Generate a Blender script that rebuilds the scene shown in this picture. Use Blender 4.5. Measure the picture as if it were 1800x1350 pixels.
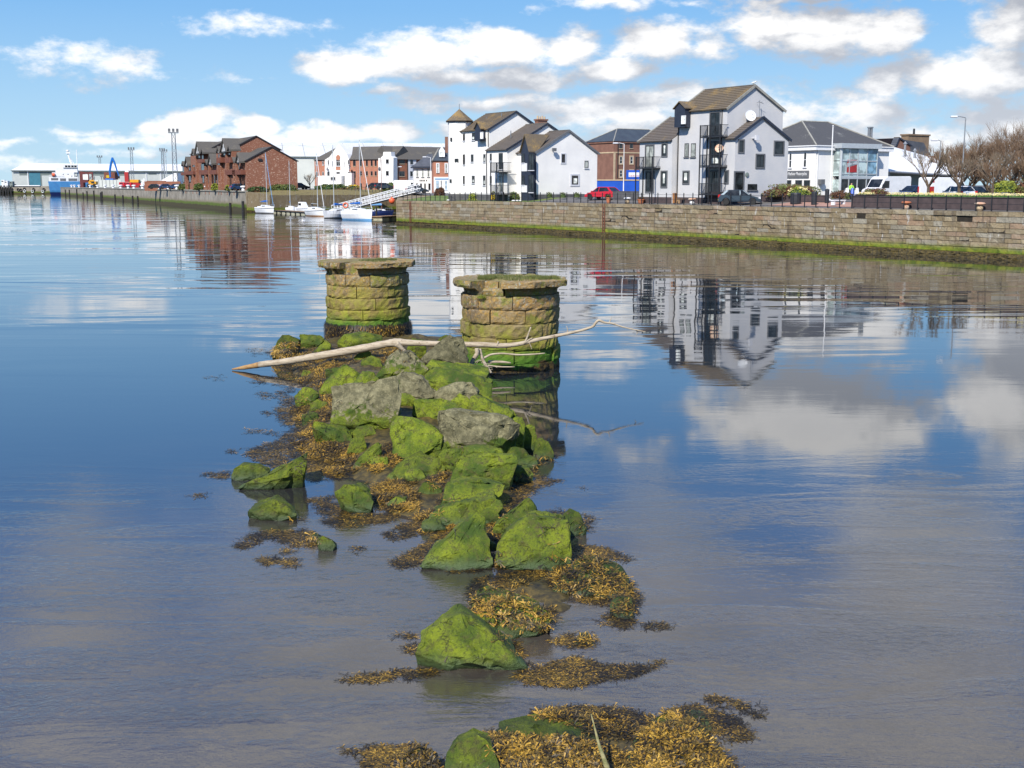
import bpy, bmesh, math, random
import numpy as np
from mathutils import Vector, Matrix
from mathutils.bvhtree import BVHTree
PI = math.pi
random.seed(7); np.random.seed(7)
scene = bpy.context.scene
for o in list(bpy.data.objects): bpy.data.objects.remove(o)
COL = scene.collection

# ------------------------------------------------------------------ camera
FPX, CX, CY, HOR, HCAM = 2100.0, 900.0, 675.0, 325.0, 5.5
PITCH = math.atan((CY - HOR) / FPX)
cam_d = bpy.data.cameras.new('camera'); cam = bpy.data.objects.new('camera', cam_d); COL.objects.link(cam)
cam_d.sensor_width = 36.0; cam_d.lens = FPX / 1800.0 * 36.0
cam_d.clip_start = 0.1; cam_d.clip_end = 6000
cam.location = (0, 0, HCAM); cam.rotation_euler = (PI / 2 - PITCH, 0, 0)
scene.camera = cam

# ------------------------------------------------------------------ light
SUN_EL, SUN_AZ = math.radians(41), math.radians(180 + 23)     # azimuth clockwise from +Y
SKY_STRENGTH = 0.1
sun_d = bpy.data.lights.new('sun', 'SUN'); sun = bpy.data.objects.new('sun', sun_d); COL.objects.link(sun)
sun_d.energy = 5.0; sun_d.angle = math.radians(0.5); sun_d.color = (1.0, 0.95, 0.87)
SUN_DIR = Vector((math.sin(SUN_AZ) * math.cos(SUN_EL), math.cos(SUN_AZ) * math.cos(SUN_EL), math.sin(SUN_EL)))
sun.rotation_euler = SUN_DIR.to_track_quat('Z', 'Y').to_euler()
scene.view_settings.view_transform = 'Standard'
scene.view_settings.look = 'None'
scene.view_settings.gamma = 1.0
scene.view_settings.exposure = 0.3
scene.view_settings.use_curve_mapping = False
scene.cycles.max_bounces = 6
scene.cycles.glossy_bounces = 3
scene.cycles.diffuse_bounces = 2
scene.cycles.transmission_bounces = 3
scene.cycles.caustics_reflective = False
scene.cycles.caustics_refractive = False

# ------------------------------------------------------------------ sightline helpers (design-time measuring)
CP, SP = math.cos(PITCH), math.sin(PITCH)
def ray(px, py):
    a = (px - CX) / FPX; b = -(py - CY) / FPX
    return Vector((a, CP + b * SP, -SP + b * CP))
CAM = Vector((0, 0, HCAM))
def G(px, py, z=0.0):
    r = ray(px, py); t = (z - HCAM) / r.z
    return CAM + r * t
def P(px, py, Y):
    r = ray(px, py); return CAM + r * (Y / r.y)
def ang(px, py):
    r = ray(px, py); return math.atan2(r.x, r.y), abs(math.atan2(r.z, math.hypot(r.x, r.y)))

# ------------------------------------------------------------------ node helpers
class NT:
    def __init__(s, tree): s.t = tree; s.n = tree.nodes; s.l = tree.links
    def new(s, typ, **kw):
        nd = s.n.new(typ)
        for k, v in kw.items():
            if k.startswith('_'): setattr(nd, k[1:], v)
        return nd
    def link(s, a, b): s.l.new(a, b)
    def setin(s, sock, v):
        if isinstance(v, bpy.types.NodeSocket): s.l.new(v, sock)
        elif v is not None: sock.default_value = v
    def math(s, op, a, b=None, c=None, clamp=False):
        nd = s.n.new('ShaderNodeMath'); nd.operation = op; nd.use_clamp = clamp
        for i, v in enumerate((a, b, c)):
            if v is not None: s.setin(nd.inputs[i], v)
        return nd.outputs[0]
    def vmath(s, op, a, b=None, scale=None):
        nd = s.n.new('ShaderNodeVectorMath'); nd.operation = op
        s.setin(nd.inputs[0], a)
        if b is not None: s.setin(nd.inputs[1], b)
        if scale is not None: s.setin(nd.inputs['Scale'], scale)
        return nd.outputs['Value'] if op in ('LENGTH', 'DOT_PRODUCT', 'DISTANCE') else nd.outputs[0]
    def noise(s, vec, scale, detail=4, rough=.55, dist=0.0, out='Fac'):
        nd = s.n.new('ShaderNodeTexNoise'); s.setin(nd.inputs['Vector'], vec)
        nd.inputs['Scale'].default_value = scale; nd.inputs['Detail'].default_value = detail
        nd.inputs['Roughness'].default_value = rough; nd.inputs['Distortion'].default_value = dist
        return nd.outputs[out]
    def ramp(s, fac, stops, interp='LINEAR'):
        nd = s.n.new('ShaderNodeValToRGB'); s.setin(nd.inputs[0], fac); cr = nd.color_ramp; cr.interpolation = interp
        while len(cr.elements) < len(stops): cr.elements.new(0.5)
        for e, (p, c) in zip(cr.elements, stops):
            e.position = p; e.color = c if len(c) == 4 else (*c, 1)
        return nd.outputs[0]
    def mix(s, fac, a, b, blend='MIX'):
        nd = s.n.new('ShaderNodeMix'); nd.data_type = 'RGBA'; nd.blend_type = blend
        s.setin(nd.inputs[0], fac)
        for i, v in ((6, a), (7, b)):
            if isinstance(v, tuple) and len(v) == 3: v = (*v, 1)
            s.setin(nd.inputs[i], v)
        return nd.outputs[2]
    def smooth(s, v, lo, hi, tlo=0.0, thi=1.0):
        nd = s.n.new('ShaderNodeMapRange'); nd.interpolation_type = 'SMOOTHSTEP'
        s.setin(nd.inputs[0], v); nd.inputs[1].default_value = lo; nd.inputs[2].default_value = hi
        nd.inputs[3].default_value = tlo; nd.inputs[4].default_value = thi
        return nd.outputs[0]
    def sep(s, v):
        nd = s.n.new('ShaderNodeSeparateXYZ'); s.setin(nd.inputs[0], v); return nd.outputs
    def comb(s, x, y, z):
        nd = s.n.new('ShaderNodeCombineXYZ')
        for i, v in enumerate((x, y, z)): s.setin(nd.inputs[i], v)
        return nd.outputs[0]

# ------------------------------------------------------------------ world: sky with broken cumulus
# clouds: centre and half size on the sky as seen from here, density; pictures of the sky above the frame come from its reflection
CLOUDS = [  # px, py, rx, ry, s   (py < 325: seen directly; py > 325: seen mirrored in the water)
 (150,112,125,34,.62),(235,122,50,16,.4),(425,46,120,18,.42),(440,140,60,12,.3),(620,118,105,34,.95),(760,92,130,40,1),(890,90,115,42,1),(1000,78,60,36,1),
 (880,135,230,26,.9),(1080,120,110,24,.8),(1160,68,100,44,1),(1250,95,60,30,.7),(1350,50,80,46,1),(1450,58,130,52,1),(1545,62,75,38,1),(1400,2,300,11,.62),(1560,140,50,34,.95),(1640,132,90,42,1),
 (1740,135,95,52,1),(1790,30,75,48,.98),(850,185,190,26,.8),(1050,190,200,32,.85),(1250,175,160,44,.8),(1300,235,300,34,.72),(1520,200,150,40,.75),
 (1620,250,270,42,.72),(1760,215,120,50,.75),(700,165,90,14,.5),(1000,255,260,20,.5),(340,213,60,22,1),(290,220,40,14,.85),(455,222,46,20,1),(560,236,62,16,.9),(420,248,180,20,.6),(520,262,200,14,.4),
 (690,232,62,19,1),(640,240,60,12,.7),(785,228,40,17,.8),(120,228,60,9,.35),(190,246,70,10,.5),(30,252,60,11,.5),(60,290,90,14,.4),(230,275,110,12,.4),(960,18,30,10,.3),(330,268,80,10,.35),
 (1430,730,240,92,1.5),(1330,690,120,50,.6),(1765,700,115,120,1.2),(1100,790,150,55,.45),(1060,640,120,26,.5),(1620,955,165,95,1.35),(1200,930,120,60,.5),(1770,1080,60,80,.8),
 (1400,1260,760,200,1.9),(950,1170,500,220,1.6),(640,1250,400,220,1.6),(120,1190,190,100,1.1),(150,920,90,40,.6),(620,990,190,80,.85),(330,1300,220,80,1.1),(150,1070,150,130,.95),(560,1080,150,150,1.0),(450,900,150,36,.55),(100,1330,300,60,1),(760,880,120,40,.35)]
world = bpy.data.worlds.new('World'); scene.world = world; world.use_nodes = True
def build_world():
    wt = world.node_tree; wt.nodes.clear(); N = NT(wt)
    # density group
    g = bpy.data.node_groups.new('cloud_density', 'ShaderNodeTree')
    g.interface.new_socket('P', in_out='INPUT', socket_type='NodeSocketVector')
    g.interface.new_socket('D', in_out='INPUT', socket_type='NodeSocketVector')
    g.interface.new_socket('Density', in_out='OUTPUT', socket_type='NodeSocketFloat')
    M = NT(g); gi = M.new('NodeGroupInput'); go = M.new('NodeGroupOutput')
    Pv, Dv = gi.outputs[0], gi.outputs[1]
    big = M.noise(Dv, 15.0, 8, .58); sml = M.noise(Dv, 58.0, 6, .62)
    wob = M.vmath('SCALE', M.vmath('SUBTRACT', M.noise(Dv, 22.0, 3, .5, out='Color'), (.5, .5, .5)), scale=.022)
    Pw = M.vmath('ADD', Pv, wob); cur = None
    for px, py, rx, ry, s in CLOUDS:
        a, e = ang(px, py); ra = rx / FPX * 1.06; re = ry / FPX * 1.1
        L = M.vmath('LENGTH', M.vmath('MULTIPLY', M.vmath('SUBTRACT', Pw, (a, e, 0)), (1 / ra, 1 / re, 0)))
        v = M.math('MULTIPLY_ADD', L, -s, s)
        cur = v if cur is None else M.math('SMOOTH_MAX', cur, v, .12)
    # open sky beyond the frame: the same kind of broken cloud everywhere
    x, y, z = M.sep(Pv)
    far = M.math('MAXIMUM', M.smooth(M.math('ABSOLUTE', x), .44, .56), M.smooth(y, .49, .6))
    gen = M.math('MULTIPLY_ADD', M.noise(Dv, 3.2, 3, .5), 5.0, -2.95)
    cur = M.math('MAXIMUM', cur, M.math('SUBTRACT', gen, M.math('MULTIPLY_ADD', far, -1.5, 1.5)))
    den = M.math('ADD', cur, M.math('MULTIPLY_ADD', big, 1.9, -.97))
    den = M.math('ADD', den, M.math('MULTIPLY_ADD', sml, .9, -.45))
    M.link(den, go.inputs[0])
    tc = N.new('ShaderNodeTexCoord'); d = N.vmath('NORMALIZE', tc.outputs['Generated'])
    x, y, z = N.sep(d)
    el = N.math('ARCTAN2', N.math('ABSOLUTE', z), N.math('SQRT', N.math('ADD', N.math('MULTIPLY', x, x), N.math('MULTIPLY', y, y))))
    az = N.math('ARCTAN2', x, y)
    Pn = N.comb(az, el, 0.0); Dn = N.comb(x, y, N.math('MULTIPLY', N.math('ABSOLUTE', z), 2.0))
    def dens(dx, dz):
        nd = N.new('ShaderNodeGroup'); nd.node_tree = g
        N.link(N.vmath('ADD', Pn, (dx, dz, 0)), nd.inputs[0]); N.link(N.vmath('ADD', Dn, (dx, 0, dz * 2.0)), nd.inputs[1])
        return nd.outputs[0]
    d0 = dens(0, 0); d1 = dens(-.008, .026)
    alpha = N.smooth(d0, -.06, .55)
    lit = N.math('ADD', N.smooth(N.math('SUBTRACT', d0, d1), -.45, .85), N.math('MULTIPLY', N.math('SUBTRACT', .5, d0), .16), clamp=True)
    ccol = N.mix(lit, (3.7, 3.95, 4.5), (9.4, 9.3, 9.2))
    hz = N.math('SUBTRACT', 1.0, N.smooth(el, .0, .16))
    ccol = N.mix(N.math('MULTIPLY', hz, .3), ccol, (7.6, 8.4, 9.4))
    sky = N.new('ShaderNodeTexSky'); sky.sky_type = 'NISHITA'; sky.sun_disc = False
    sky.sun_elevation = SUN_EL; sky.sun_rotation = SUN_AZ; sky.altitude = 0; sky.air_density = 1.0; sky.dust_density = .6; sky.ozone_density = 2.2
    hs = N.new('ShaderNodeHueSaturation'); hs.inputs['Saturation'].default_value = 1.22; hs.inputs['Value'].default_value = 1.0
    N.link(sky.outputs[0], hs.inputs['Color'])
    clear = N.ramp(N.math('MULTIPLY', el, .8), [(0, (.46, .66, .80)), (.04, (.34, .56, .78)), (.11, (.19, .42, .74)), (.22, (.10, .31, .76)), (.5, (.07, .21, .60)), (1, (.05, .15, .45))])
    skyc = N.mix(.88, hs.outputs[0], N.vmath('SCALE', clear, scale=10.0))
    col = N.mix(alpha, skyc, ccol)
    bg = N.new('ShaderNodeBackground'); N.link(col, bg.inputs[0]); bg.inputs[1].default_value = SKY_STRENGTH
    out = N.new('ShaderNodeOutputWorld'); N.link(bg.outputs[0], out.inputs[0])
SKYTINT = (1.0, 1.0, 1.0)
build_world()
world.cycles.sampling_method = 'MANUAL'; world.cycles.sample_map_resolution = 512

# ------------------------------------------------------------------ materials
MATS = {}
def newmat(name):
    m = bpy.data.materials.new(name); m.use_nodes = True; m.node_tree.nodes.clear(); N = NT(m.node_tree)
    b = N.new('ShaderNodeBsdfPrincipled'); o = N.new('ShaderNodeOutputMaterial'); N.link(b.outputs[0], o.inputs[0])
    MATS[name] = m; return m, N, b
def mat(name, c1, c2=None, scale=3.0, rough=.7, metal=0.0, bump=0.0, bscale=None, spec=.4, coords='Object', detail=5, stretch=None, rnd=0.0):
    """two-tone noisy surface"""
    m, N, b = newmat(name)
    tc = N.new('ShaderNodeTexCoord'); v = tc.outputs[coords]
    if stretch: v = N.vmath('MULTIPLY', v, stretch)
    if c2 is None: c2 = tuple(x * .8 for x in c1)
    f = N.smooth(N.noise(v, scale, detail), .32, .68)
    col = N.mix(f, c1, c2)
    if rnd:
        oi = N.new('ShaderNodeObjectInfo')
        r = N.math('MULTIPLY_ADD', oi.outputs['Random'], rnd * 2, 1 - rnd)
        col = N.vmath('SCALE', col, scale=r)
    N.setin(b.inputs['Base Color'], col)
    b.inputs['Roughness'].default_value = rough; b.inputs['Metallic'].default_value = metal
    b.inputs['Specular IOR Level'].default_value = spec
    if bump:
        bn = N.new('ShaderNodeBump'); bn.inputs['Strength'].default_value = 1.0; bn.inputs['Distance'].default_value = bump
        N.link(N.noise(v, bscale or scale * 3, 5), bn.inputs['Height']); N.link(bn.outputs[0], b.inputs['Normal'])
    return m
mat('white_render', (.85, .83, .79), (.77, .755, .725), .45, .85, bump=.01, bscale=6)
mat('white_roof', (.80, .80, .79), (.70, .71, .70), .15, .6)
mat('pale_sheet', (.60, .62, .57), (.54, .56, .52), .2, .7)
mat('sheet_roof', (.66, .67, .66), (.58, .59, .58), .15, .6)
mat('grey_render', (.575, .565, .56), (.50, .505, .52), .5, .9, bump=.02, bscale=8)
mat('dark_plinth', (.07, .07, .075), (.11, .11, .11), 1.2, .9)
mat('surround_grey', (.115, .12, .13), (.14, .147, .155), 1, .7)
mat('surround_white', (.62, .63, .66), (.55, .56, .6), 1, .7)
mat('black_paint', (.018, .019, .022), (.03, .03, .033), 4, .45)
mat('navy_trim', (.022, .028, .045), (.03, .038, .058), 3, .5)
mat('red_and_shaded_brick', (.30, .125, .075), (.22, .09, .055), 1.3, .9, bump=.01, bscale=20)  # red brick, also the shaded copy of the orange brick on the apartments
mat('orange_brick', (.43, .19, .12), (.35, .15, .095), 1.3, .9)
mat('old_brick', (.235, .12, .085), (.18, .09, .065), .8, .9)
mat('sandstone_trim', (.55, .42, .27), (.45, .34, .22), 2, .85)
mat('slate', (.095, .10, .115), (.065, .07, .08), .8, .6)
mat('dark_slate', (.055, .07, .085), (.045, .055, .07), .8, .6)
mat('ridge_stone', (.33, .32, .28), (.24, .23, .2), 2, .9)
mat('frame_white', (.78, .78, .78), (.72, .72, .72), 3, .5)
mat('white_paint', (.78, .79, .80), (.70, .71, .72), 2, .4)
mat('gelcoat', (.80, .81, .82), (.74, .75, .77), 1.5, .25, spec=.5)
mat('metal_grey', (.32, .33, .34), (.25, .26, .27), 3, .45, .6)
mat('pale_metal', (.50, .54, .55), (.45, .48, .5), 3, .45, .2)
mat('sheet_grey', (.55, .58, .54), (.50, .53, .50), .3, .6)
mat('sheet_dark', (.20, .24, .22), (.17, .20, .19), .3, .6)
mat('teal_door', (.07, .23, .30), (.06, .19, .25), .3, .5)
mat('blue_paint', (.02, .10, .52), (.02, .085, .42), 1, .4)
mat('hull_blue', (.06, .23, .48), (.05, .18, .40), .4, .4)
mat('hull_navy', (.012, .03, .13), (.01, .02, .09), .5, .35)
mat('crane_blue', (.02, .17, .55), (.015, .13, .42), 1, .4)
mat('red_paint', (.40, .03, .03), (.32, .025, .025), 1, .35)
mat('dark_red', (.13, .025, .025), (.09, .02, .022), 1, .6)
mat('rust_brown', (.20, .075, .045), (.14, .05, .035), 1, .85)
mat('yellow_paint', (.70, .36, .02), (.6, .28, .02), 1, .45)
mat('orange_buoy', (.78, .14, .04), (.68, .10, .035), 1.5, .45)
mat('rubber', (.015, .015, .017), (.03, .03, .03), 3, .8)
mat('cover_blue', (.02, .14, .50), (.015, .10, .36), 2, .7)
mat('sail_blue_pale', (.15, .35, .62), (.1, .28, .5), 2, .7)
mat('tan_antifoul', (.35, .20, .10), (.3, .16, .08), 2, .6)
mat('brown_stone', (.25, .175, .11), (.19, .13, .085), 1.5, .9)
mat('joint_dark', (.035, .028, .02), (.02, .016, .012), 2, .95)
mat('timber', (.34, .22, .12), (.24, .15, .08), 3, .8)
mat('fence_timber', (.26, .11, .045), (.20, .08, .03), 2, .8)
mat('pontoon_float', (.48, .46, .34), (.34, .33, .24), 2, .8)
mat('concrete', (.30, .285, .24), (.21, .20, .17), .5, .9, bump=.03, bscale=3)
mat('terracotta', (.48, .17, .08), (.38, .13, .06), 3, .8)
mat('weathered_iron', (.55, .28, .17), (.66, .55, .42), 3, .8)
mat('planter_brick', (.085, .062, .062), (.06, .045, .046), 2, .9)
mat('paving_pink', (.42, .24, .18), (.34, .2, .15), 1, .9)
mat('bin_plastic', (.02, .022, .027), (.03, .032, .036), 3, .5)
mat('shed_wood', (.33, .15, .05), (.25, .11, .04), 3, .8)
mat('tyre', (.015, .015, .015), (.025, .025, .025), 3, .8)
mat('alloy', (.62, .63, .65), (.5, .5, .52), 3, .35, .5)
mat('car_red', (.52, .012, .03), (.50, .012, .028), 1, .22, spec=.6)
mat('car_silver', (.065, .09, .115), (.06, .083, .105), 1, .25, .5)
mat('car_blue', (.03, .07, .16), (.028, .065, .15), 1, .25, .4)
mat('car_black', (.012, .017, .02), (.015, .02, .02), 1, .2, spec=.6)
mat('lamp_red', (.5, .01, .01), (.4, .01, .01), 1, .3)
mat('lamp_clear', (.75, .77, .8), (.7, .7, .72), 1, .15)
mat('hi_vis', (.42, .85, .08), (.38, .78, .07), 2, .8)
mat('skin', (.52, .30, .21), (.46, .26, .18), 3, .6)
mat('dark_cloth', (.03, .035, .05), (.025, .03, .04), 3, .9)
mat('leaf_dark', (.035, .07, .02), (.055, .10, .025), 2, .8, rnd=.25)
mat('leaf_olive', (.13, .145, .035), (.085, .11, .03), 2, .8)
mat('leaf_lime', (.28, .30, .03), (.18, .22, .03), 2, .8)
mat('leaf_red', (.12, .055, .025), (.09, .04, .02), 2, .8)
mat('leaf_yellow', (.62, .42, .02), (.5, .34, .02), 2, .8)
mat('daffodil', (.75, .68, .40), (.72, .6, .2), 9, .8)
mat('daffodil_leaf', (.06, .15, .03), (.08, .19, .04), 5, .8)
mat('lawn', (.10, .17, .03), (.15, .17, .05), 1.2, .95, bump=.05, bscale=8)
mat('dry_grass', (.22, .19, .07), (.15, .11, .05), 3, .95)
mat('bark', (.13, .095, .065), (.09, .065, .045), 4, .95)
mat('twig', (.13, .08, .05), (.20, .135, .085), .8, .9)
mat('twig_grey', (.20, .16, .12), (.13, .095, .06), .8, .9)
mat('seagull_white', (.8, .8, .8), (.6, .6, .6), 20, .7)
mat('tarmac', (.16, .15, .14), (.12, .115, .11), 1, .95)
def glass(name, c, rough=.08):
    m, N, b = newmat(name); b.inputs['Base Color'].default_value = (*c, 1); b.inputs['Roughness'].default_value = rough
    b.inputs['Specular IOR Level'].default_value = .45
    tc = N.new('ShaderNodeTexCoord')
    N.setin(b.inputs['Base Color'], N.mix(N.smooth(N.noise(tc.outputs['Object'], 1.3, 2), .4, .62), c, tuple(x * 2.2 + .01 for x in c)))
    return m
glass('dark_glass', (.010, .012, .014)); glass('net_curtain', (.20, .21, .19), .2); glass('pale_blind', (.50, .52, .48), .25)
glass('atrium_glass', (.22, .27, .27), .06); glass('sky_glass', (.10, .18, .24), .05)
def lichen_tiles(name, base, lich, amt):
    m, N, b = newmat(name); tc = N.new('ShaderNodeTexCoord'); v = tc.outputs['Object']
    t = N.mix(N.noise(v, 5, 4), base, tuple(x * .62 for x in base))
    l = N.smooth(N.math('ADD', N.math('MULTIPLY', N.noise(v, .55, 3), .7), N.math('MULTIPLY', N.noise(v, 6, 5, .7), .5)), .62 - amt, .86 - amt)
    N.setin(b.inputs['Base Color'], N.mix(l, t, lich)); b.inputs['Roughness'].default_value = .9
lichen_tiles('tiles_brown', (.15, .125, .105), (.26, .18, .08), -.04)
lichen_tiles('tiles_lichen', (.16, .125, .085), (.30, .195, .065), .05)
lichen_tiles('tiles_grey', (.115, .105, .092), (.17, .145, .10), .0)
lichen_tiles('slate_stained', (.085, .085, .088), (.33, .33, .30), -.06)
def spec_brick(name, c1, c2, speck):
    m, N, b = newmat(name); tc = N.new('ShaderNodeTexCoord'); v = tc.outputs['Object']
    c = N.mix(N.noise(v, 1.1, 4), c1, c2)
    s = N.smooth(N.noise(N.vmath('MULTIPLY', v, (1, 1, 2.2)), 3.2, 2, .4), .61, .67)
    c = N.mix(s, c, speck)
    bt = N.new('ShaderNodeTexBrick'); xx, yy, zz = N.sep(v)
    N.link(N.comb(N.math('ADD', xx, yy), zz, 0.0), bt.inputs['Vector']); bt.inputs['Scale'].default_value = 3.4
    bt.inputs['Color1'].default_value = (1, 1, 1, 1); bt.inputs['Color2'].default_value = (.78, .76, .76, 1); bt.inputs['Mortar'].default_value = (.8, .8, .8, 1)
    c = N.mix(.8, c, bt.outputs['Color'], 'MULTIPLY')
    N.setin(b.inputs['Base Color'], c); b.inputs['Roughness'].default_value = .9
spec_brick('speckled_brick', (.29, .125, .075), (.22, .09, .055), (.50, .34, .25))

# ------------------------------------------------------------------ mesh builder
class MB:
    def __init__(s): s.v = []; s.f = []
    def add(s, vs, fs):
        o = len(s.v); s.v += [tuple(v) for v in vs]; s.f += [tuple(i + o for i in f) for f in fs]; return s
    def box(s, x0, x1, y0, y1, z0, z1):
        return s.add([(x0, y0, z0), (x1, y0, z0), (x1, y1, z0), (x0, y1, z0), (x0, y0, z1), (x1, y0, z1), (x1, y1, z1), (x0, y1, z1)],
                     [(0, 3, 2, 1), (4, 5, 6, 7), (0, 1, 5, 4), (1, 2, 6, 5), (2, 3, 7, 6), (3, 0, 4, 7)])
    def hexa(s, p): return s.add(p, [(0, 3, 2, 1), (4, 5, 6, 7), (0, 1, 5, 4), (1, 2, 6, 5), (2, 3, 7, 6), (3, 0, 4, 7)])
    def prism(s, poly, d):
        """poly: list of 3d points, extruded by vector d"""
        n = len(poly); d = Vector(d)
        vs = [Vector(p) for p in poly] + [Vector(p) + d for p in poly]
        fs = [tuple(range(n))[::-1], tuple(range(n, 2 * n))] + [(i, (i + 1) % n, n + (i + 1) % n, n + i) for i in range(n)]
        return s.add(vs, fs)
    def tube(s, pts, rs, n=6, cap=True, close=False):
        pts = [Vector(p) for p in pts]
        if not hasattr(rs, '__len__'): rs = [rs] * len(pts)
        vs = []; ref = None
        for i, p in enumerate(pts):
            a = pts[max(0, i - 1)]; b = pts[min(len(pts) - 1, i + 1)]; t = (b - a)
            t = t.normalized() if t.length > 1e-9 else Vector((0, 0, 1))
            if ref is None: ref = Vector((0, 0, 1)) if abs(t.z) < .9 else Vector((1, 0, 0))
            u = t.cross(ref); u = u.normalized() if u.length > 1e-6 else t.orthogonal().normalized()
            w = u.cross(t).normalized(); ref = w
            for k in range(n):
                an = 2 * PI * k / n; vs.append(p + (u * math.cos(an) + w * math.sin(an)) * rs[i])
        fs = [(i * n + k, i * n + (k + 1) % n, (i + 1) * n + (k + 1) % n, (i + 1) * n + k) for i in range(len(pts) - 1) for k in range(n)]
        if cap: fs += [tuple(range(n))[::-1], tuple(range((len(pts) - 1) * n, len(pts) * n))]
        return s.add(vs, fs)
    def lathe(s, prof, c=(0, 0, 0), n=16, axis='z', cap=True):
        vs = []
        for r, h in prof:
            for k in range(n):
                a = 2 * PI * k / n
                q = (r * math.cos(a), r * math.sin(a), h) if axis == 'z' else ((h, r * math.cos(a), r * math.sin(a)) if axis == 'x' else (r * math.cos(a), h, r * math.sin(a)))
                vs.append((q[0] + c[0], q[1] + c[1], q[2] + c[2]))
        fs = [(i * n + k, i * n + (k + 1) % n, (i + 1) * n + (k + 1) % n, (i + 1) * n + k) for i in range(len(prof) - 1) for k in range(n)]
        if cap: fs += [tuple(range(n))[::-1], tuple(range((len(prof) - 1) * n, len(prof) * n))]
        return s.add(vs, fs)
    def xf(s, M): s.v = [tuple(M @ Vector(v)) for v in s.v]; return s
    def build(s, name, m, parent=None, smooth=False, bevel=0.0, bseg=1, loc=None, **kw):
        me = bpy.data.meshes.new(name); me.from_pydata(s.v, [], s.f)
        bm = bmesh.new(); bm.from_mesh(me); bmesh.ops.recalc_face_normals(bm, faces=bm.faces)
        if bevel: bmesh.ops.bevel(bm, geom=list(bm.edges), offset=bevel, segments=bseg, affect='EDGES', clamp_overlap=True)
        bm.to_mesh(me); bm.free()
        if smooth: me.polygons.foreach_set('use_smooth', [True] * len(me.polygons))
        return mesh_obj(name, me, m, parent, loc=loc, **kw)
def mesh_obj(name, me, m, parent=None, loc=None, label=None, cat=None, group=None, kind=None, color=None):
    if m is not None and not me.materials: me.materials.append(MATS[m] if isinstance(m, str) else m)
    o = bpy.data.objects.new(name, me); COL.objects.link(o)
    if parent is not None: o.parent = parent
    if loc is not None: o.location = loc
    if color is not None: o.color = color
    return tag(o, label, cat, group, kind)
def tag(o, label=None, cat=None, group=None, kind=None):
    if label: o['label'] = label
    if cat: o['category'] = cat
    if group: o['group'] = group
    if kind: o['kind'] = kind
    return o
def thing(name, label, cat, loc=(0, 0, 0), rz=0.0, group=None, scale=1.0):
    o = bpy.data.objects.new(name, None); COL.objects.link(o); o.location = loc; o.rotation_euler = (0, 0, rz)
    o.empty_display_size = .2; o.scale = (scale,) * 3
    return tag(o, label, cat, group)
CHILD = {}
def copy_tree(o, parent=None, kids=None):
    kids = kids if kids is not None else {}
    if parent is None and not kids:
        for q in bpy.data.objects:
            if q.parent: kids.setdefault(q.parent.name, []).append(q)
        kids['#'] = []
    c = o.copy(); COL.objects.link(c)
    if parent is not None: c.parent = parent
    for ch in kids.get(o.name, []): copy_tree(ch, c, kids)
    return c
def dup(o, label, loc=None, rz=None, group=None, scale=None):
    c = copy_tree(o); c['label'] = label
    if group: c['group'] = group
    if loc is not None: c.location = loc
    if rz is not None: c.rotation_euler[2] = rz
    if scale is not None: c.scale = (scale,) * 3
    return c
def np_mesh(name, V, F, m, parent=None, attr=None, smooth=False, **kw):
    """V (n,3), F (k,4) or (k,3) numpy"""
    me = bpy.data.meshes.new(name); k = F.shape[1]
    me.vertices.add(len(V)); me.vertices.foreach_set('co', np.ascontiguousarray(V, dtype=np.float32).ravel())
    me.loops.add(F.size); me.loops.foreach_set('vertex_index', np.ascontiguousarray(F, dtype=np.int32).ravel())
    me.polygons.add(len(F)); me.polygons.foreach_set('loop_start', np.arange(0, F.size, k, dtype=np.int32))
    me.update(calc_edges=True); me.validate()
    if attr is not None:
        at = me.attributes.new('tone', 'FLOAT', 'POINT'); at.data.foreach_set('value', np.ascontiguousarray(attr, dtype=np.float32))
    if smooth: me.polygons.foreach_set('use_smooth', [True] * len(me.polygons))
    return mesh_obj(name, me, m, parent, **kw)
def text_part(name, s, size, m, parent, loc, rot, extrude=.01, align='LEFT', sx=1.0):
    c = bpy.data.curves.new(name, 'FONT'); c.body = s; c.size = size; c.extrude = extrude; c.align_x = align
    o = bpy.data.objects.new(name + '_tmp', c); COL.objects.link(o)
    dg = bpy.context.evaluated_depsgraph_get(); dg.update()
    me = bpy.data.meshes.new_from_object(o.evaluated_get(dg)); bpy.data.objects.remove(o); bpy.data.curves.remove(c)
    me.materials.clear(); q = mesh_obj(name, me, m, parent, loc=loc); q.rotation_euler = rot; q.scale = (sx, 1, 1)
    return q
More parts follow.
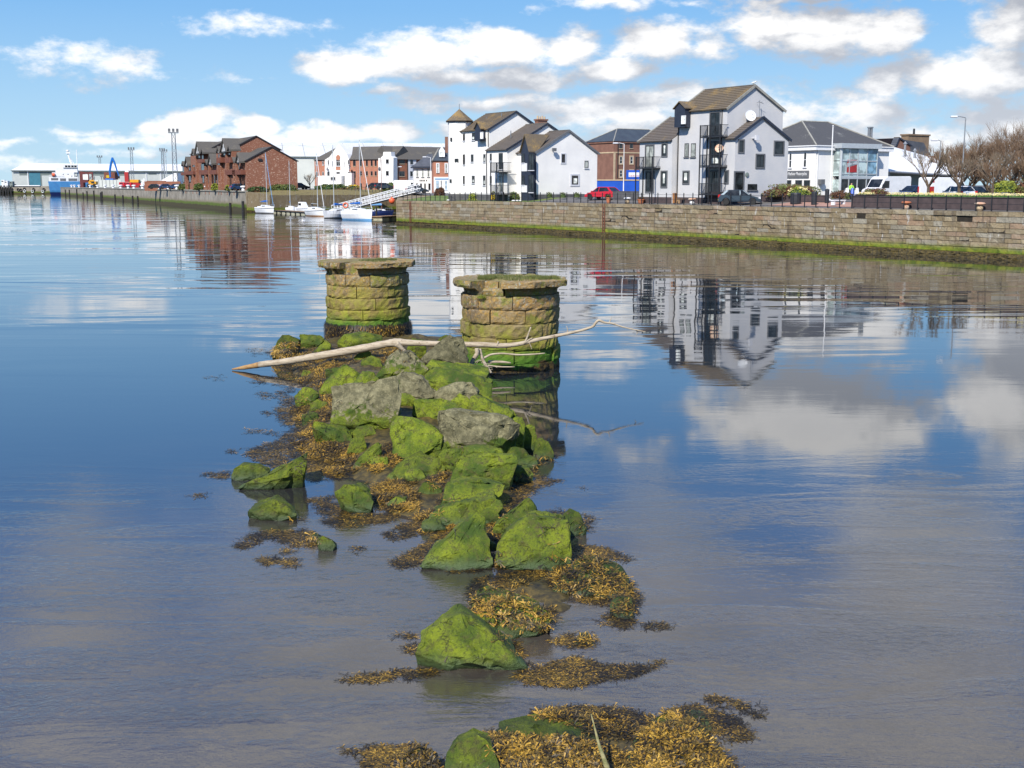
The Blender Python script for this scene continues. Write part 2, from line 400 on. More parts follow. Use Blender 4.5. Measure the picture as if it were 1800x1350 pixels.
# ================================================================== water
def water_mat():
    m, N, b = newmat('water')
    geo = N.new('ShaderNodeNewGeometry'); pos = geo.outputs['Position']
    b.inputs['Roughness'].default_value = .015; b.inputs['IOR'].default_value = 2.05
    b.inputs['Specular IOR Level'].default_value = .5
    # turbid brownish body, with darker weed-brown patches in the shallows
    x, y, z = N.sep(pos)
    silt = N.math('SUBTRACT', 1.0, N.smooth(N.math('ADD', y, N.math('MULTIPLY', N.noise(pos, .12, 4), 14)), 19, 34))
    c = N.mix(silt, (.016, .020, .024), N.mix(N.smooth(N.noise(pos, .35, 4), .35, .65), (.048, .040, .032), (.072, .060, .047)))
    N.setin(b.inputs['Base Color'], c)
    dist = y
    # long swell bands (crests roughly across the view), medium ripples, fine ripples
    w1 = N.noise(N.vmath('MULTIPLY', pos, (.22, 1.0, 0)), .42, 2, .45, .6)
    w2 = N.noise(N.vmath('MULTIPLY', pos, (.35, 1.0, 0)), 1.5, 3, .5, .4)
    w3 = N.noise(N.vmath('MULTIPLY', pos, (.75, 1.0, 0)), 8.0, 4, .6, 1.3)
    calm = N.noise(N.vmath('MULTIPLY', pos, (.045, .08, 0)), 1.0, 3, .5)          # cat's paws
    gust = N.smooth(calm, .42, .62)
    farw = N.smooth(dist, 26, 60)
    near = N.math('SUBTRACT', 1.0, N.smooth(dist, 12, 26))
    h = N.math('MULTIPLY', w1, N.math('MULTIPLY', farw, N.math('MULTIPLY_ADD', gust, .04, .014)))
    h = N.math('ADD', h, N.math('MULTIPLY', w2, N.math('MULTIPLY_ADD', N.math('MULTIPLY', farw, gust), .0045, .0008)))
    w4 = N.noise(N.vmath('MULTIPLY', pos, (.7, 1.0, 0)), 30.0, 3, .6, .5)
    h = N.math('ADD', h, N.math('MULTIPLY', w3, N.math('MULTIPLY', N.math('MULTIPLY_ADD', near, .0082, .0002), N.math('MULTIPLY_ADD', N.smooth(N.noise(N.vmath('MULTIPLY', pos, (.22, .8, 0)), 1.0, 4, .6, 1.5), .4, .65), 1.3, .35))))
    h = N.math('ADD', h, N.math('MULTIPLY', w4, N.math('MULTIPLY', near, .0013)))
    bn = N.new('ShaderNodeBump'); bn.inputs['Strength'].default_value = 1.0; bn.inputs['Distance'].default_value = 1.0
    N.link(h, bn.inputs['Height']); N.link(bn.outputs[0], b.inputs['Normal'])
water_mat()
MB().add([(-2500, -60, 0), (2500, -60, 0), (2500, 4500, 0), (-2500, 4500, 0)], [(0, 1, 2, 3)]).build('water', 'water', label='calm tidal river water with soft ripples', kind='structure')
# ================================================================== stone materials
def wall_stone(name, green_lo, green_hi, tone=1.0, weed_hi=.8, pier=False):
    m, N, b = newmat(name)
    geo = N.new('ShaderNodeNewGeometry'); pos = geo.outputs['Position']; x, y, z = N.sep(pos)
    oi = N.new('ShaderNodeObjectInfo')
    r = N.math('FRACT', N.math('ADD', N.math('MULTIPLY', oi.outputs['Random'], 7.31), geo.outputs['Random Per Island']))
    r2 = N.math('FRACT', N.math('MULTIPLY', r, 13.7))
    if pier:
        c = N.ramp(r, [(0, (.25, .17, .075)), (.35, (.29, .20, .085)), (.6, (.29, .185, .085)), (.8, (.22, .17, .08)), (1, (.30, .22, .11))])
    else:
        c = N.ramp(r, [(0, (.21, .16, .09)), (.3, (.27, .21, .125)), (.5, (.33, .265, .165)), (.7, (.18, .14, .085)), (.85, (.33, .30, .235)), (.97, (.29, .18, .105)), (1, (.24, .19, .13))])
    n1 = N.noise(pos, 3.0 if pier else 1.3, 6, .65); n2 = N.noise(pos, 14 if pier else 6, 5, .7)
    c = N.mix(N.smooth(n1, .45, .75), c, N.mix(.5, c, (.40, .36, .27)))
    c = N.mix(N.smooth(n2, .5, .8), c, tuple(t * .5 for t in (.2, .16, .12)))
    st = N.noise(N.vmath('MULTIPLY', pos, (1, 1, .12)), 2.2, 3, .5)
    c = N.mix(N.math('MULTIPLY', N.smooth(st, .58, .7), .6), c, (.09, .07, .055))
    st2 = N.noise(N.vmath('MULTIPLY', pos, (1, 1, .25)), 3.1, 3, .5)
    c = N.mix(N.math('MULTIPLY', N.smooth(st2, .66, .72), .7), c, (.48, .46, .42))
    if pier:
        # lichen on the upper courses
        li = N.noise(pos, 9, 6, .75)
        c = N.mix(N.math('MULTIPLY', N.smooth(li, .5, .62), N.smooth(z, 1.1, 1.9)), c, (.40, .24, .06))
        lg = N.noise(N.vmath('ADD', pos, (9, 3, 1)), 13, 6, .75)
        c = N.mix(N.math('MULTIPLY', N.smooth(lg, .55, .63), N.smooth(z, 1.5, 2.2)), c, (.40, .40, .32))
        nn = N.noise(pos, 2.1, 6, .7); c = N.mix(N.math('MULTIPLY', N.smooth(nn, .5, .62), .8), c, (.19, .20, .03)); c = N.mix(N.smooth(N.noise(pos, 22, 4, .7), .55, .75), c, N.vmath('SCALE', c, scale=.45))
    # algae
    zz = N.math('ADD', z, N.math('MULTIPLY_ADD', N.noise(pos, 1.4 if pier else .8, 4, .6), .9 if pier else .3, -.45 if pier else -.15))
    g = N.math('SUBTRACT', 1.0, N.smooth(zz, green_lo + .15, green_hi))
    gcol = N.mix(N.smooth(N.noise(pos, 5 if pier else 1.7, 5, .6), .35, .65), (.10, .155, .010), (.20, .225, .018))
    if pier: gcol = N.mix(N.smooth(zz, green_lo - .1, green_lo + .5), (.06, .16, .012), N.mix(N.smooth(n1, .4, .6), (.27, .27, .03), (.20, .15, .04)))
    c = N.mix(N.math('MULTIPLY', g, .93), c, gcol)
    wd = N.math('SUBTRACT', 1.0, N.smooth(zz, weed_hi - .07, weed_hi + .05))
    wcol = N.mix(N.smooth(N.noise(pos, 9 if pier else 2.5, 5, .7), .4, .62), (.018, .014, .009), (.10, .065, .015))
    c = N.mix(wd, c, wcol)
    N.setin(b.inputs['Base Color'], N.vmath('SCALE', c, scale=tone)); b.inputs['Roughness'].default_value = .88
    b.inputs['Specular IOR Level'].default_value = .3
    bn = N.new('ShaderNodeBump'); bn.inputs['Distance'].default_value = .045 if pier else .06; bn.inputs['Strength'].default_value = 1
    N.link(N.math('ADD', n2, N.math('MULTIPLY', n1, 1.5)), bn.inputs['Height']); N.link(bn.outputs[0], b.inputs['Normal'])
wall_stone('quay_stone', .42, 1.12, weed_hi=.42)
def concrete_wall_mat():
    m, N, b = newmat('stained_concrete')
    geo = N.new('ShaderNodeNewGeometry'); pos = geo.outputs['Position']; x, y, z = N.sep(pos)
    c = N.mix(N.smooth(N.noise(pos, .35, 6, .65), .35, .65), (.33, .30, .25), (.20, .18, .145))
    s = N.noise(N.vmath('MULTIPLY', pos, (1, 1, .1)), .9, 4, .6)
    c = N.mix(N.math('MULTIPLY', N.smooth(s, .56, .66), .55), c, (.10, .085, .065))
    s = N.noise(N.vmath('MULTIPLY', pos, (1, .6, .3)), .8, 5, .7)
    c = N.mix(N.smooth(s, .68, .73), c, (.5, .49, .45))
    zz = N.math('ADD', z, N.math('MULTIPLY_ADD', N.noise(pos, .35, 4, .6), .9, -.45))
    c = N.mix(N.math('MULTIPLY', N.math('SUBTRACT', 1.0, N.smooth(zz, 1.5, 2.3)), .5), c, (.19, .15, .07))
    c = N.mix(N.math('SUBTRACT', 1.0, N.smooth(zz, 1.2, 1.75)), c, (.085, .125, .014))
    c = N.mix(N.math('SUBTRACT', 1.0, N.smooth(zz, .75, .95)), c, (.05, .042, .015))
    N.setin(b.inputs['Base Color'], c); b.inputs['Roughness'].default_value = .9
concrete_wall_mat()
def weed_mat():
    m, N, b = newmat('seaweed')
    at = N.new('ShaderNodeAttribute'); at.attribute_name = 'tone'
    geo = N.new('ShaderNodeNewGeometry'); pos = geo.outputs['Position']
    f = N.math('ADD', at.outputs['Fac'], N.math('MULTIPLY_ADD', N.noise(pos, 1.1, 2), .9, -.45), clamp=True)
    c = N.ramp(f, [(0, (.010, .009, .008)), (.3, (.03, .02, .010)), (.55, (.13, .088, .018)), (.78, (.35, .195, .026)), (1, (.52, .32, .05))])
    N.setin(b.inputs['Base Color'], c); b.inputs['Roughness'].default_value = .5; b.inputs['Specular IOR Level'].default_value = .3
weed_mat()
m_, N_, b_ = newmat('weed_mass'); g_ = N_.new('ShaderNodeNewGeometry')
N_.setin(b_.inputs['Base Color'], N_.ramp(N_.noise(g_.outputs['Position'], 6, 6, .75), [(.3, (.012, .010, .007)), (.5, (.06, .045, .012)), (.62, (.13, .09, .02)), (.75, (.05, .06, .012))]))
b_.inputs['Roughness'].default_value = .6
# ================================================================== the right quay wall
def rw(px): return G(px, 428 + .0597 * (px - 1280))
E0 = rw(697); E1 = rw(1800); WD = (E1 - E0).normalized(); WN = Vector((-WD.y, WD.x, 0))   # WN points inland
if WN.x < 0: WN = -WN
LVIS = (E1 - E0).length; LEN = LVIS + 26
def T_at(s):
    return float(np.interp(s, [0, 8, 26, 60, 130], [3.26, 3.30, 3.46, 3.54, 3.56]))
def WP(s, d, z): return Vector((E0.x + WD.x * s + WN.x * d, E0.y + WD.y * s + WN.y * d, z))
def ground_z(s, d): return T_at(s) + (3.98 - T_at(s)) * min(1, max(0, (d - .9) / 5.0))
def sd(x, y):
    q = Vector((x - E0.x, y - E0.y, 0)); return q.dot(WD), q.dot(WN)
def gz(x, y):
    s, d = sd(x, y); return ground_z(s, d)
wall = thing('quay_wall', 'long coursed stone quay wall with green algae band below the railings', 'wall', (E0.x, E0.y, 0))
wrz = math.atan2(WD.y, WD.x)
wall.rotation_euler = (0, 0, wrz)   # local x along the wall, local y = outward or inland
INL = 1.0 if (Matrix.Rotation(wrz, 3, 'Z') @ Vector((0, 1, 0))).dot(WN) > 0 else -1.0
core = MB(); n = 40
for i in range(n):
    s0, s1 = LEN * i / n, LEN * (i + 1) / n
    t0, t1 = T_at(s0) - .03, T_at(s1) - .03
    a, c_ = sorted((.05 * INL, 1.2 * INL))
    core.hexa([(s0, a, -1.5), (s1, a, -1.5), (s1, c_, -1.5), (s0, c_, -1.5), (s0, a, t0), (s1, a, t1), (s1, c_, t1), (s0, c_, t0)])
core.build('wall_core', 'joint_dark', wall)
def block_mesh(seed, big=False):
    rr = random.Random(seed)
    bm = bmesh.new(); bmesh.ops.create_cube(bm, size=1.0)
    bmesh.ops.subdivide_edges(bm, edges=[e for e in bm.edges if abs(e.verts[0].co.x - e.verts[1].co.x) > .5], cuts=2)
    for v in bm.verts:
        if v.co.y < 0: v.co.y += rr.uniform(-.05, .09)
        v.co.x *= rr.uniform(.985, 1.0); v.co.z *= rr.uniform(.90, 1.0)
    me = bpy.data.meshes.new('stone_block'); bm.to_mesh(me); bm.free(); me.materials.append(MATS['quay_stone']); return me
BL = [block_mesh(i) for i in range(8)]
blocks = []; rr = random.Random(3)
offs = [0, .39, .83, 1.25, 1.62, 1.97, 2.31, 2.72, 3.1]
for c_i in range(8):
    s = -rr.uniform(0, 1)
    while s < LEN:
        l = rr.uniform(1.2, 3.0) if c_i == 0 else rr.choice([.7, .9, 1.2, 1.5, 1.9, 2.4]) * rr.uniform(.9, 1.1)
        s0 = max(0, s); s1 = min(LEN, s + l)
        if s1 - s0 > .15:
            if not (c_i in (1, 2) and s0 > 82 and rr.random() < .14): blocks.append((s0, s1, c_i))
        s += l
near = sorted([b for b in blocks if b[0] < LVIS + 2], key=lambda b: -b[0])[:296]
nearset = set(near); joined = MB()
for (s0, s1, ci) in blocks:
    sm = (s0 + s1) / 2; zt, zb = T_at(sm) - offs[ci], T_at(sm) - offs[ci + 1]
    dep = .42; out = rr.uniform(-.03, .035) + (.05 if ci == 0 else 0)
    gap = .022; tilt = rr.uniform(-.006, .006)
    if (s0, s1, ci) in nearset:
        o = mesh_obj('stone', rr.choice(BL), None, wall)
        o.location = (sm, INL * (dep / 2 - out), (zt + zb) / 2); o.scale = ((s1 - s0 - gap), dep * (1 if INL > 0 else 1), (zt - zb - gap * .9))
        if INL < 0: o.rotation_euler = (0, 0, PI); o.location = (sm, -(dep / 2 - out), (zt + zb) / 2)
        o.rotation_euler[1] = tilt
    else:
        ya, yb = sorted((-out * INL, (dep - out) * INL))
        joined.box(s0 + gap / 2, s1 - gap / 2, ya, yb, zb + gap, zt)
joined.build('stone', 'quay_stone', wall, kind='stuff', bevel=.02)
# weed-hung foot of the wall
V = []; F = []; nx, nz = 620, 12
for i in range(nx + 1):
    s = LEN * i / nx
    for j in range(nz + 1):
        z = -.15 + (T_at(s) - 3.1 + .15) * j / nz
        o = .10 + .16 * (1 - j / nz) + .14 * random.random() + .08 * math.sin(s * 1.7) * (1 - j / nz)
        if j == nz: o = 0.0
        V.append((s + random.uniform(-.06, .06), -INL * o, z + random.uniform(-.05, .05) * (j < nz)))
for i in range(nx):
    for j in range(nz):
        a = i * (nz + 1) + j; F.append((a, a + nz + 1, a + nz + 2, a + 1))
np_mesh('seaweed_fringe', np.array(V), np.array(F), 'weed_mass', wall, kind='stuff')
# rusty ladders / chains on the wall, dark drain hole streaks
_r = ray(1062, 400); s_lad = (_r.x * E0.y - _r.y * E0.x) / (_r.y * WD.x - _r.x * WD.y)
for s in (4.5, s_lad):
    lad = thing('wall_ladder', 'rusty iron ladder strip on the quay wall near its %s' % ('far end' if s < 10 else 'middle, by the flower pots'), 'ladder', WP(s, -.09, 0), wrz)
    MB().box(-.2, -.15, -.04, .04, .3, T_at(s) - .02).build('rail', 'rust_brown', lad); MB().box(.15, .2, -.04, .04, .3, T_at(s) - .02).build('rail', 'rust_brown', lad)
    rg = None
    for k in range(9):
        rg = MB().box(-.15, .15, -.02, .02, 0, .035).build('rung', 'rust_brown', lad, loc=(0, 0, .4 + k * .32)) if rg is None else mesh_obj('rung', rg.data, None, lad, loc=(0, 0, .4 + k * .32))
# ================================================================== ground behind the right wall
def strip(name, s0, s1, d_list, zf, m, ns=40, **kw):
    V = []; F = []
    for i in range(ns + 1):
        s = s0 + (s1 - s0) * i / ns
        for d in d_list: V.append(tuple(WP(s, d, zf(s, d))))
    k = len(d_list)
    for i in range(ns):
        for j in range(k - 1): a = i * k + j; F.append((a, a + k, a + k + 1, a + 1))
    return MB().add(V, F).build(name, m, **kw)
strip('quay_ground', 34, LEN, [.35, .9, 2, 3.5, 5.9], lambda s, d: ground_z(s, d) - .01, 'tarmac', label='tarmac and gravel strip on top of the stone quay', kind='structure')
strip('lawn', 0, 34, [.35, .9, 2, 3.5, 5.9], lambda s, d: ground_z(s, d) - .01, 'lawn', label='short grass on the far end of the stone quay', kind='structure')
Rb = G(703, 369.8); Rb.z = 0
zr = 3.97
# wide flat town ground
town = MB(); q = [WP(0, 5.9, zr), WP(LEN, 5.9, zr), WP(LEN, 60, zr), Vector((900, 60, zr)), Vector((2500, 4000, zr)), Vector((-60, 4000, zr)), Vector((Rb.x, Rb.y, zr))]
town.add(q, [tuple(range(len(q)))]).build('ground', 'tarmac', label='flat town ground behind the quays', kind='structure')
# return wall at the far end of the right quay (into the basin)
ret = MB(); a = WP(0, .0, 0); b2 = Rb
ret.add([(a.x, a.y, -1), (b2.x, b2.y, -1), (b2.x, b2.y, zr), (a.x, a.y, T_at(0)), (a.x + 6, a.y + 1, -1), (b2.x + 6, b2.y, -1), (b2.x + 6, b2.y, zr), (a.x + 5, a.y + 3.3, zr)], [(0, 1, 2, 3), (3, 2, 6, 7), (4, 7, 6, 5), (0, 3, 7, 4)])
ret.build('basin_side_wall', 'quay_stone', label='end face of the stone quay turning into the boat basin', cat='wall')
# paved pink path near the grey houses
def path_z(s, d): return ground_z(s, d) + .002
strip('paved_path', LVIS * .72, LVIS * .925, [1.6, 2.2, 3.5, 5.6], path_z, 'paving_pink', label='pink paved path behind the railings', kind='structure')
# ================================================================== left quay, inner basin wall, dock wall
TL = 4.35
C2 = G(107, 343.3); C3 = G(432, 372.5)
LD = (C3 - C2).normalized(); LNn = Vector((-LD.y, LD.x, 0)); LNn = LNn if LNn.x > 0 else -LNn
LLEN = (C3 - C2).length
lq = thing('harbour_quay', 'long stained concrete harbour quay with black fenders and green algae line', 'quay', (C2.x, C2.y, 0), math.atan2(LD.y, LD.x))
lrz = math.atan2(LD.y, LD.x); LINL = 1.0 if (Matrix.Rotation(lrz, 3, 'Z') @ Vector((0, 1, 0))).dot(LNn) > 0 else -1.0
b = MB(); y0, y1 = sorted((0, 3 * LINL)); b.box(0, LLEN, y0, y1, -1.5, TL - .3); b.build('wall_face', 'stained_concrete', lq)
y0, y1 = sorted((-.18 * LINL, 1.2 * LINL)); nseg = 24
for k in range(nseg): MB().box(LLEN * k / nseg + .03, LLEN * (k + 1) / nseg - .03, y0, y1, TL - .3 + .003, TL).build('coping_slab', 'concrete', lq)
fend = [.035, .075, .105, .15, .178, .205, .245, .30, .325, .43, .52, .62, .66]
for k, f in enumerate(fend):
    s = LLEN * f if f < .4 else LLEN * f
    # px to length: fenders read at these pixels
for k, (px, zt, zb, w) in enumerate([(116, 3.2, -.2, .9), (123, 3.2, -.2, 1.3), (136, 3.6, -.2, 1.5), (147, 2.2, -.2, .8), (154, 2.9, -.2, 1.6), (166, 3.2, -.2, 1.0), (178, 2.6, -.2, 1.1), (180.5, 3.0, .2, .6), (203, 2.1, -.2, 1.0), (217, 2.0, -.2, .9), (234, 2.0, -.2, .8), (243, 2.0, .1, .7), (406, 1.7, -.2, .4), (428.5, 2.2, -.3, .6)]):
    # intersect sightline with quay line
    r = ray(px, 340); den = r.x * LD.y - r.y * LD.x; s = (r.x * (-C2.y) - r.y * (-C2.x)) / den
    s = (r.x * C2.y - r.y * C2.x) / (r.y * LD.x - r.x * LD.y)
    ya, yb = sorted((-.5 * LINL, -.02 * LINL))
    fm = MB().box(s - w / 2, s + w / 2, ya, yb, zb, zt); fm.build('fender', 'rubber', lq, bevel=.08)
def Lq(px):
    r = ray(px, 340); return (r.x * C2.y - r.y * C2.x) / (r.y * LD.x - r.x * LD.y)
def LP(s, d, z=TL): return Vector((C2.x + LD.x * s + LNn.x * d, C2.y + LD.y * s + LNn.y * d, z))
# ground behind left quay
lg = MB(); q = [LP(0, 1.1, TL - .02), LP(LLEN, 1.1, TL - .02), G(470, 368.5) + Vector((4, 8, TL - .02)), Vector((Rb.x, Rb.y + 9, TL - .02)), Vector((-30, 700, TL - .02)), Vector((-150, 900, TL - .02)), LP(0, 30, TL - .02)]
lg.add(q, [tuple(range(len(q)))]).build('harbour_ground', 'tarmac', label='flat harbour ground behind the concrete quay', kind='structure')
# end face of the pier
MB().hexa([LP(0, .05, -1), LP(1.5, 3, -1), LP(1.5, 30, -1), LP(0, 30, -1), LP(0, .05, TL - .31), LP(1.5, 3, TL - .31), LP(1.5, 30, TL - .31), LP(0, 30, TL - .31)]).build('quay_end_wall', 'stained_concrete', label='end wall of the concrete harbour quay', cat='wall')
# inner basin wall with bank above
I0 = C3.copy(); I1 = G(475, 373.6); I2 = Rb.copy() + Vector((1.5, 0, 0))
iw = MB()
def wallseg(mb, a, c, za, zc, th=1.0):
    n = Vector((-(c - a).y, (c - a).x, 0)).normalized()
    if n.y < 0: n = -n
    n *= th
    mb.hexa([(a.x, a.y, -1), (c.x, c.y, -1), (c.x + n.x, c.y + n.y, -1), (a.x + n.x, a.y + n.y, -1), (a.x, a.y, za), (c.x, c.y, zc), (c.x + n.x, c.y + n.y, zc), (a.x + n.x, a.y + n.y, za)])
wallseg(iw, I0 + Vector((.3, -.4, 0)), I1, 4.1, 3.45); wallseg(iw, I1 + Vector((.02, 0, 0)), I2, 3.45, 3.4)
wall_stone('basin_stone', .5, 1.2, .8, .35)
iw.build('basin_wall', 'basin_stone', label='weathered stone wall behind the moored boats', cat='wall')
bank = MB()
bank.add([(I0.x + .5, I0.y + .6, 4.08), (I1.x, I1.y + .6, 3.43), (I2.x, I2.y + .6, 3.38), (I2.x + 1, I2.y + 9.5, 4.5), (I1.x + 2, I1.y + 10.5, 4.5), (I0.x + 2, I0.y + 14.5, 4.5)], [(0, 1, 4, 5), (1, 2, 3, 4)])
bank.build('grass_bank', 'dry_grass', label='rough grass bank above the basin wall', kind='structure')
# dock wall far left
D0 = G(-330, 340.2); D1 = G(95, 340.9); DD = (D1 - D0).normalized()
dk = thing('dock_wall', 'distant dock wall hung with tyres at the left edge', 'wall', (D0.x, D0.y, 0), math.atan2(DD.y, DD.x)); Ld = (D1 - D0).length
MB().box(0, Ld + 70, 0, 4, -1.5, 4.75).build('wall_face', 'stained_concrete', dk, bevel=.05)
def Dq(px):
    r = ray(px, 340); return (r.x * D0.y - r.y * D0.x) / (r.y * DD.x - r.x * DD.y)
for px, z in ((33, 2.6), (37.5, 2.3), (44, 2.9), (44, 1.7), (60, 2.7), (58, 1.5), (78, 2.7), (76, 1.5)):
    t = MB(); pts = [(Dq(px) + math.cos(a) * .75, -.35, z + math.sin(a) * .75) for a in [2 * PI * k / 12 for k in range(13)]]
    t.tube(pts, .28, 6, cap=False).build('tyre_fender', 'rubber' if z > 2 else 'pale_metal', dk)
MB().box(Dq(24), Dq(72), -.7, .9, 4.05 + .72, 5.3).build('white_beam', 'white_paint', dk)
tj = MB()
for k, px in enumerate((1, 4, 8, 13, 17, 22)):
    s = Dq(px); tj.box(s - .35, s + .35, -1.6, -1.0, -1, 4.6)
for z in (1.6, 2.6, 3.6): tj.box(Dq(-60), Dq(24), -1.45, -1.1, z, z + .35)
for k in range(5): tj.tube([(Dq(0 + 4.5 * k), -1.7, .4), (Dq(4 + 4.5 * k), -1.7, 4.2)], .2, 4)
tj.build('timber_fendering', 'rubber', dk)
dg_ = MB(); z = 4.7
q = [D0 + Vector((0, 3.9, z)), D1 + DD * 70 + Vector((0, 3.9, z)), Vector((-150, 900, z)), Vector((-100, 2500, z)), Vector((-2500, 2500, z)), Vector((-2500, D0.y + 4, z))]
dg_.add(q, [tuple(range(len(q)))]).build('dock_ground', 'tarmac', label='flat dock ground at the far left', kind='structure')
# ================================================================== buildings
class House:
    def __init__(s, name, label, cat, px, Y, zb, theta):
        p = P(px, 325, Y); s.o = Vector((p.x, p.y, 0)); s.zb = zb; s.th = theta
        s.X = Vector((math.cos(theta), math.sin(theta), 0)); s.Y = Vector((-math.sin(theta), math.cos(theta), 0))
        s.root = thing(name, label, cat, (s.o.x, s.o.y, zb), theta)
    def loc(s, px, py, face, val):
        r = ray(px, py); n = s.X if face == 'x' else s.Y
        t = (s.o.dot(n) + val - CAM.dot(n)) / r.dot(n); q = CAM + r * t
        d = q - s.o
        return (d.dot(s.Y) if face == 'x' else d.dot(s.X)), q.z - s.zb
    def world(s, x, y, z): return Vector((s.o.x, s.o.y, s.zb)) + s.X * x + s.Y * y + Vector((0, 0, z))
    def bf(s, mb, face, val, a0, a1, d0, d1, z0, z1):
        if face == 'y': mb.box(a0, a1, val - d1, val - d0, z0, z1)
        else: mb.box(val - d1, val - d0, a0, a1, z0, z1)
        return mb
    def wall(s, pts, y0, y1, m, name='wall'):
        """pts: outline (x,z) extruded from y0 to y1"""
        return MB().prism([(x, y0, z) for x, z in pts], (0, y1 - y0, 0)).build(name, m, s.root)
    def gable(s, x0, x1, y0, y1, ze, xr, zr, m, ze2=None, z0=-1.2, name='wall'):
        return s.wall([(x0, z0), (x1, z0), (x1, ze if ze2 is None else ze2), (xr, zr), (x0, ze)], y0, y1, m, name)
    def slope(s, xe, ze, xr, zr, y0, y1, m, oh=.28, pitch=.34, name='roof', parent=None):
        d = Vector((xr - xe, 0, zr - ze)); L = d.length; u = d / L
        nrm = Vector((-u.z, 0, u.x)) if u.x > 0 else Vector((u.z, 0, -u.x))
        base = Vector((xe, 0, ze)) - u * oh + nrm * .03; L += oh; n = max(2, int(L / pitch)); mb = MB()
        for i in range(n):
            a = base + u * (L * i / n); b = base + u * (L * min(n, i + 1.15) / n)
            q = [a, a + nrm * .085, b + nrm * .03, b]
            mb.prism([(p.x, y0, p.z) for p in q], (0, y1 - y0, 0))
        mb.prism([(base.x, y0 + .02, base.z - .02), ((base + u * L).x, y0 + .02, (base + u * L).z - .02), ((base + u * L).x, y0 + .02, (base + u * L).z + .02), (base.x, y0 + .02, base.z + .02)], (0, y1 - y0 - .04, 0))
        return mb.build(name, m, parent or s.root)
    def verge(s, xe, ze, xr, zr, y, m='navy_trim', th=.16, oh=.3, up=.05, w=.08):
        d = Vector((xr - xe, 0, zr - ze)); L = d.length; u = d / L; nrm = Vector((-u.z, 0, u.x)) if u.x > 0 else Vector((u.z, 0, -u.x))
        a = Vector((xe, 0, ze)) - u * oh; b = Vector((xr, 0, zr))
        q = [a - nrm * (th - up), a + nrm * (up + .07), b + nrm * (up + .07), b - nrm * (th - up)]
        return MB().prism([(p.x, y - w, p.z) for p in q], (0, w, 0)).build('verge_board', m, s.root)
    def droof(s, x0, x1, y0, y1, ze, xr, zr, m, oy=.12, ze2=None, verge=True, vm='navy_trim', far=True):
        s.slope(x0, ze, xr, zr, y0 - oy, y1 + (oy if far else 0), m); s.slope(x1, ze if ze2 is None else ze2, xr, zr, y0 - oy, y1 + (oy if far else 0), m)
        MB().tube([(xr, y0 - oy - .01, zr + .07), (xr, y1, zr + .07)], .1, 6).build('ridge', 'tiles_grey', s.root)
        if verge:
            s.verge(x0, ze, xr, zr, y0 - oy - .005, vm); s.verge(x1, ze if ze2 is None else ze2, xr, zr, y0 - oy - .005, vm)
    def gutter(s, x, z, y0, y1, m='black_paint'):
        MB().box(x - .16, x - .03, y0, y1, z - .13, z - .01).build('gutter', m, s.root)
    def rect(s, face, val, px0, py0, px1, py1):
        pm = (py0 + py1) / 2; a0, _ = s.loc(px0, pm, face, val); a1, _ = s.loc(px1, pm, face, val); pc = (px0 + px1) / 2
        _, z1 = s.loc(pc, py0, face, val); _, z0 = s.loc(pc, py1, face, val)
        return min(a0, a1), max(a0, a1), z0, z1
    def win(s, face, val, px0, py0, px1, py1, gl='dark_glass', sur=None, mull=(1, 0), fr='black_paint', sill=None, name='window', sw=.13, blind=None):
        a0, a1, z0, z1 = s.rect(face, val, px0, py0, px1, py1)
        if sur:
            mb = MB(); w = sw
            s.bf(mb, face, val, a0 - w, a0, -.02, .07, z0 - w, z1 + w); s.bf(mb, face, val, a1, a1 + w, -.02, .07, z0 - w, z1 + w)
            s.bf(mb, face, val, a0, a1, -.02, .069, z1, z1 + w); s.bf(mb, face, val, a0, a1, -.02, .069, z0 - w, z0)
            mb.build('window_surround', sur, s.root)
        f = .055; mb = MB(); h = a1 - a0; v = z1 - z0
        s.bf(mb, face, val, a0, a0 + f, -.02, .045, z0, z1); s.bf(mb, face, val, a1 - f, a1, -.02, .045, z0, z1)
        s.bf(mb, face, val, a0 + f, a1 - f, -.02, .044, z1 - f, z1); s.bf(mb, face, val, a0 + f, a1 - f, -.02, .044, z0, z0 + f)
        for k in range(mull[0]):
            c = a0 + h * (k + 1) / (mull[0] + 1); s.bf(mb, face, val, c - f / 2, c + f / 2, -.02, .042, z0 + f, z1 - f)
        for k in range(mull[1]):
            c = z0 + v * (k + 1) / (mull[1] + 1); s.bf(mb, face, val, a0 + f, a1 - f, -.02, .040, c - f / 2, c + f / 2)
        w = mb.build(name, fr, s.root)
        s.bf(MB(), face, val, a0 + f * .6, a1 - f * .6, -.02, .016, z0 + f * .6, z1 - f * .6).build('pane', gl, w)
        if blind:   # a drawn curtain or blind behind part of the pane
            u0, u1, v0, v1 = blind
            s.bf(MB(), face, val, a0 + f + (h - 2 * f) * u0, a0 + f + (h - 2 * f) * u1, .005, .022, z0 + f + (v - 2 * f) * v0, z0 + f + (v - 2 * f) * v1).build('blind', 'pale_blind', w)
        if sill or (sur is None and sill is None):
            s.bf(MB(), face, val, a0 - .08, a1 + .08, -.02, .11, z0 - .1, z0 - .002).build('sill', sill or 'surround_white', w)
        return w
    def pipe(s, face, val, px, py0, py1, m='black_paint', r=.055):
        a, z1 = s.loc(px, py0, face, val); _, z0 = s.loc(px, py1, face, val)
        q = (lambda z: (a, val - r - .02, z)) if face == 'y' else (lambda z: (val - r - .02, a, z))
        MB().tube([q(z0), q(z1)], r, 6).build('downpipe', m, s.root)
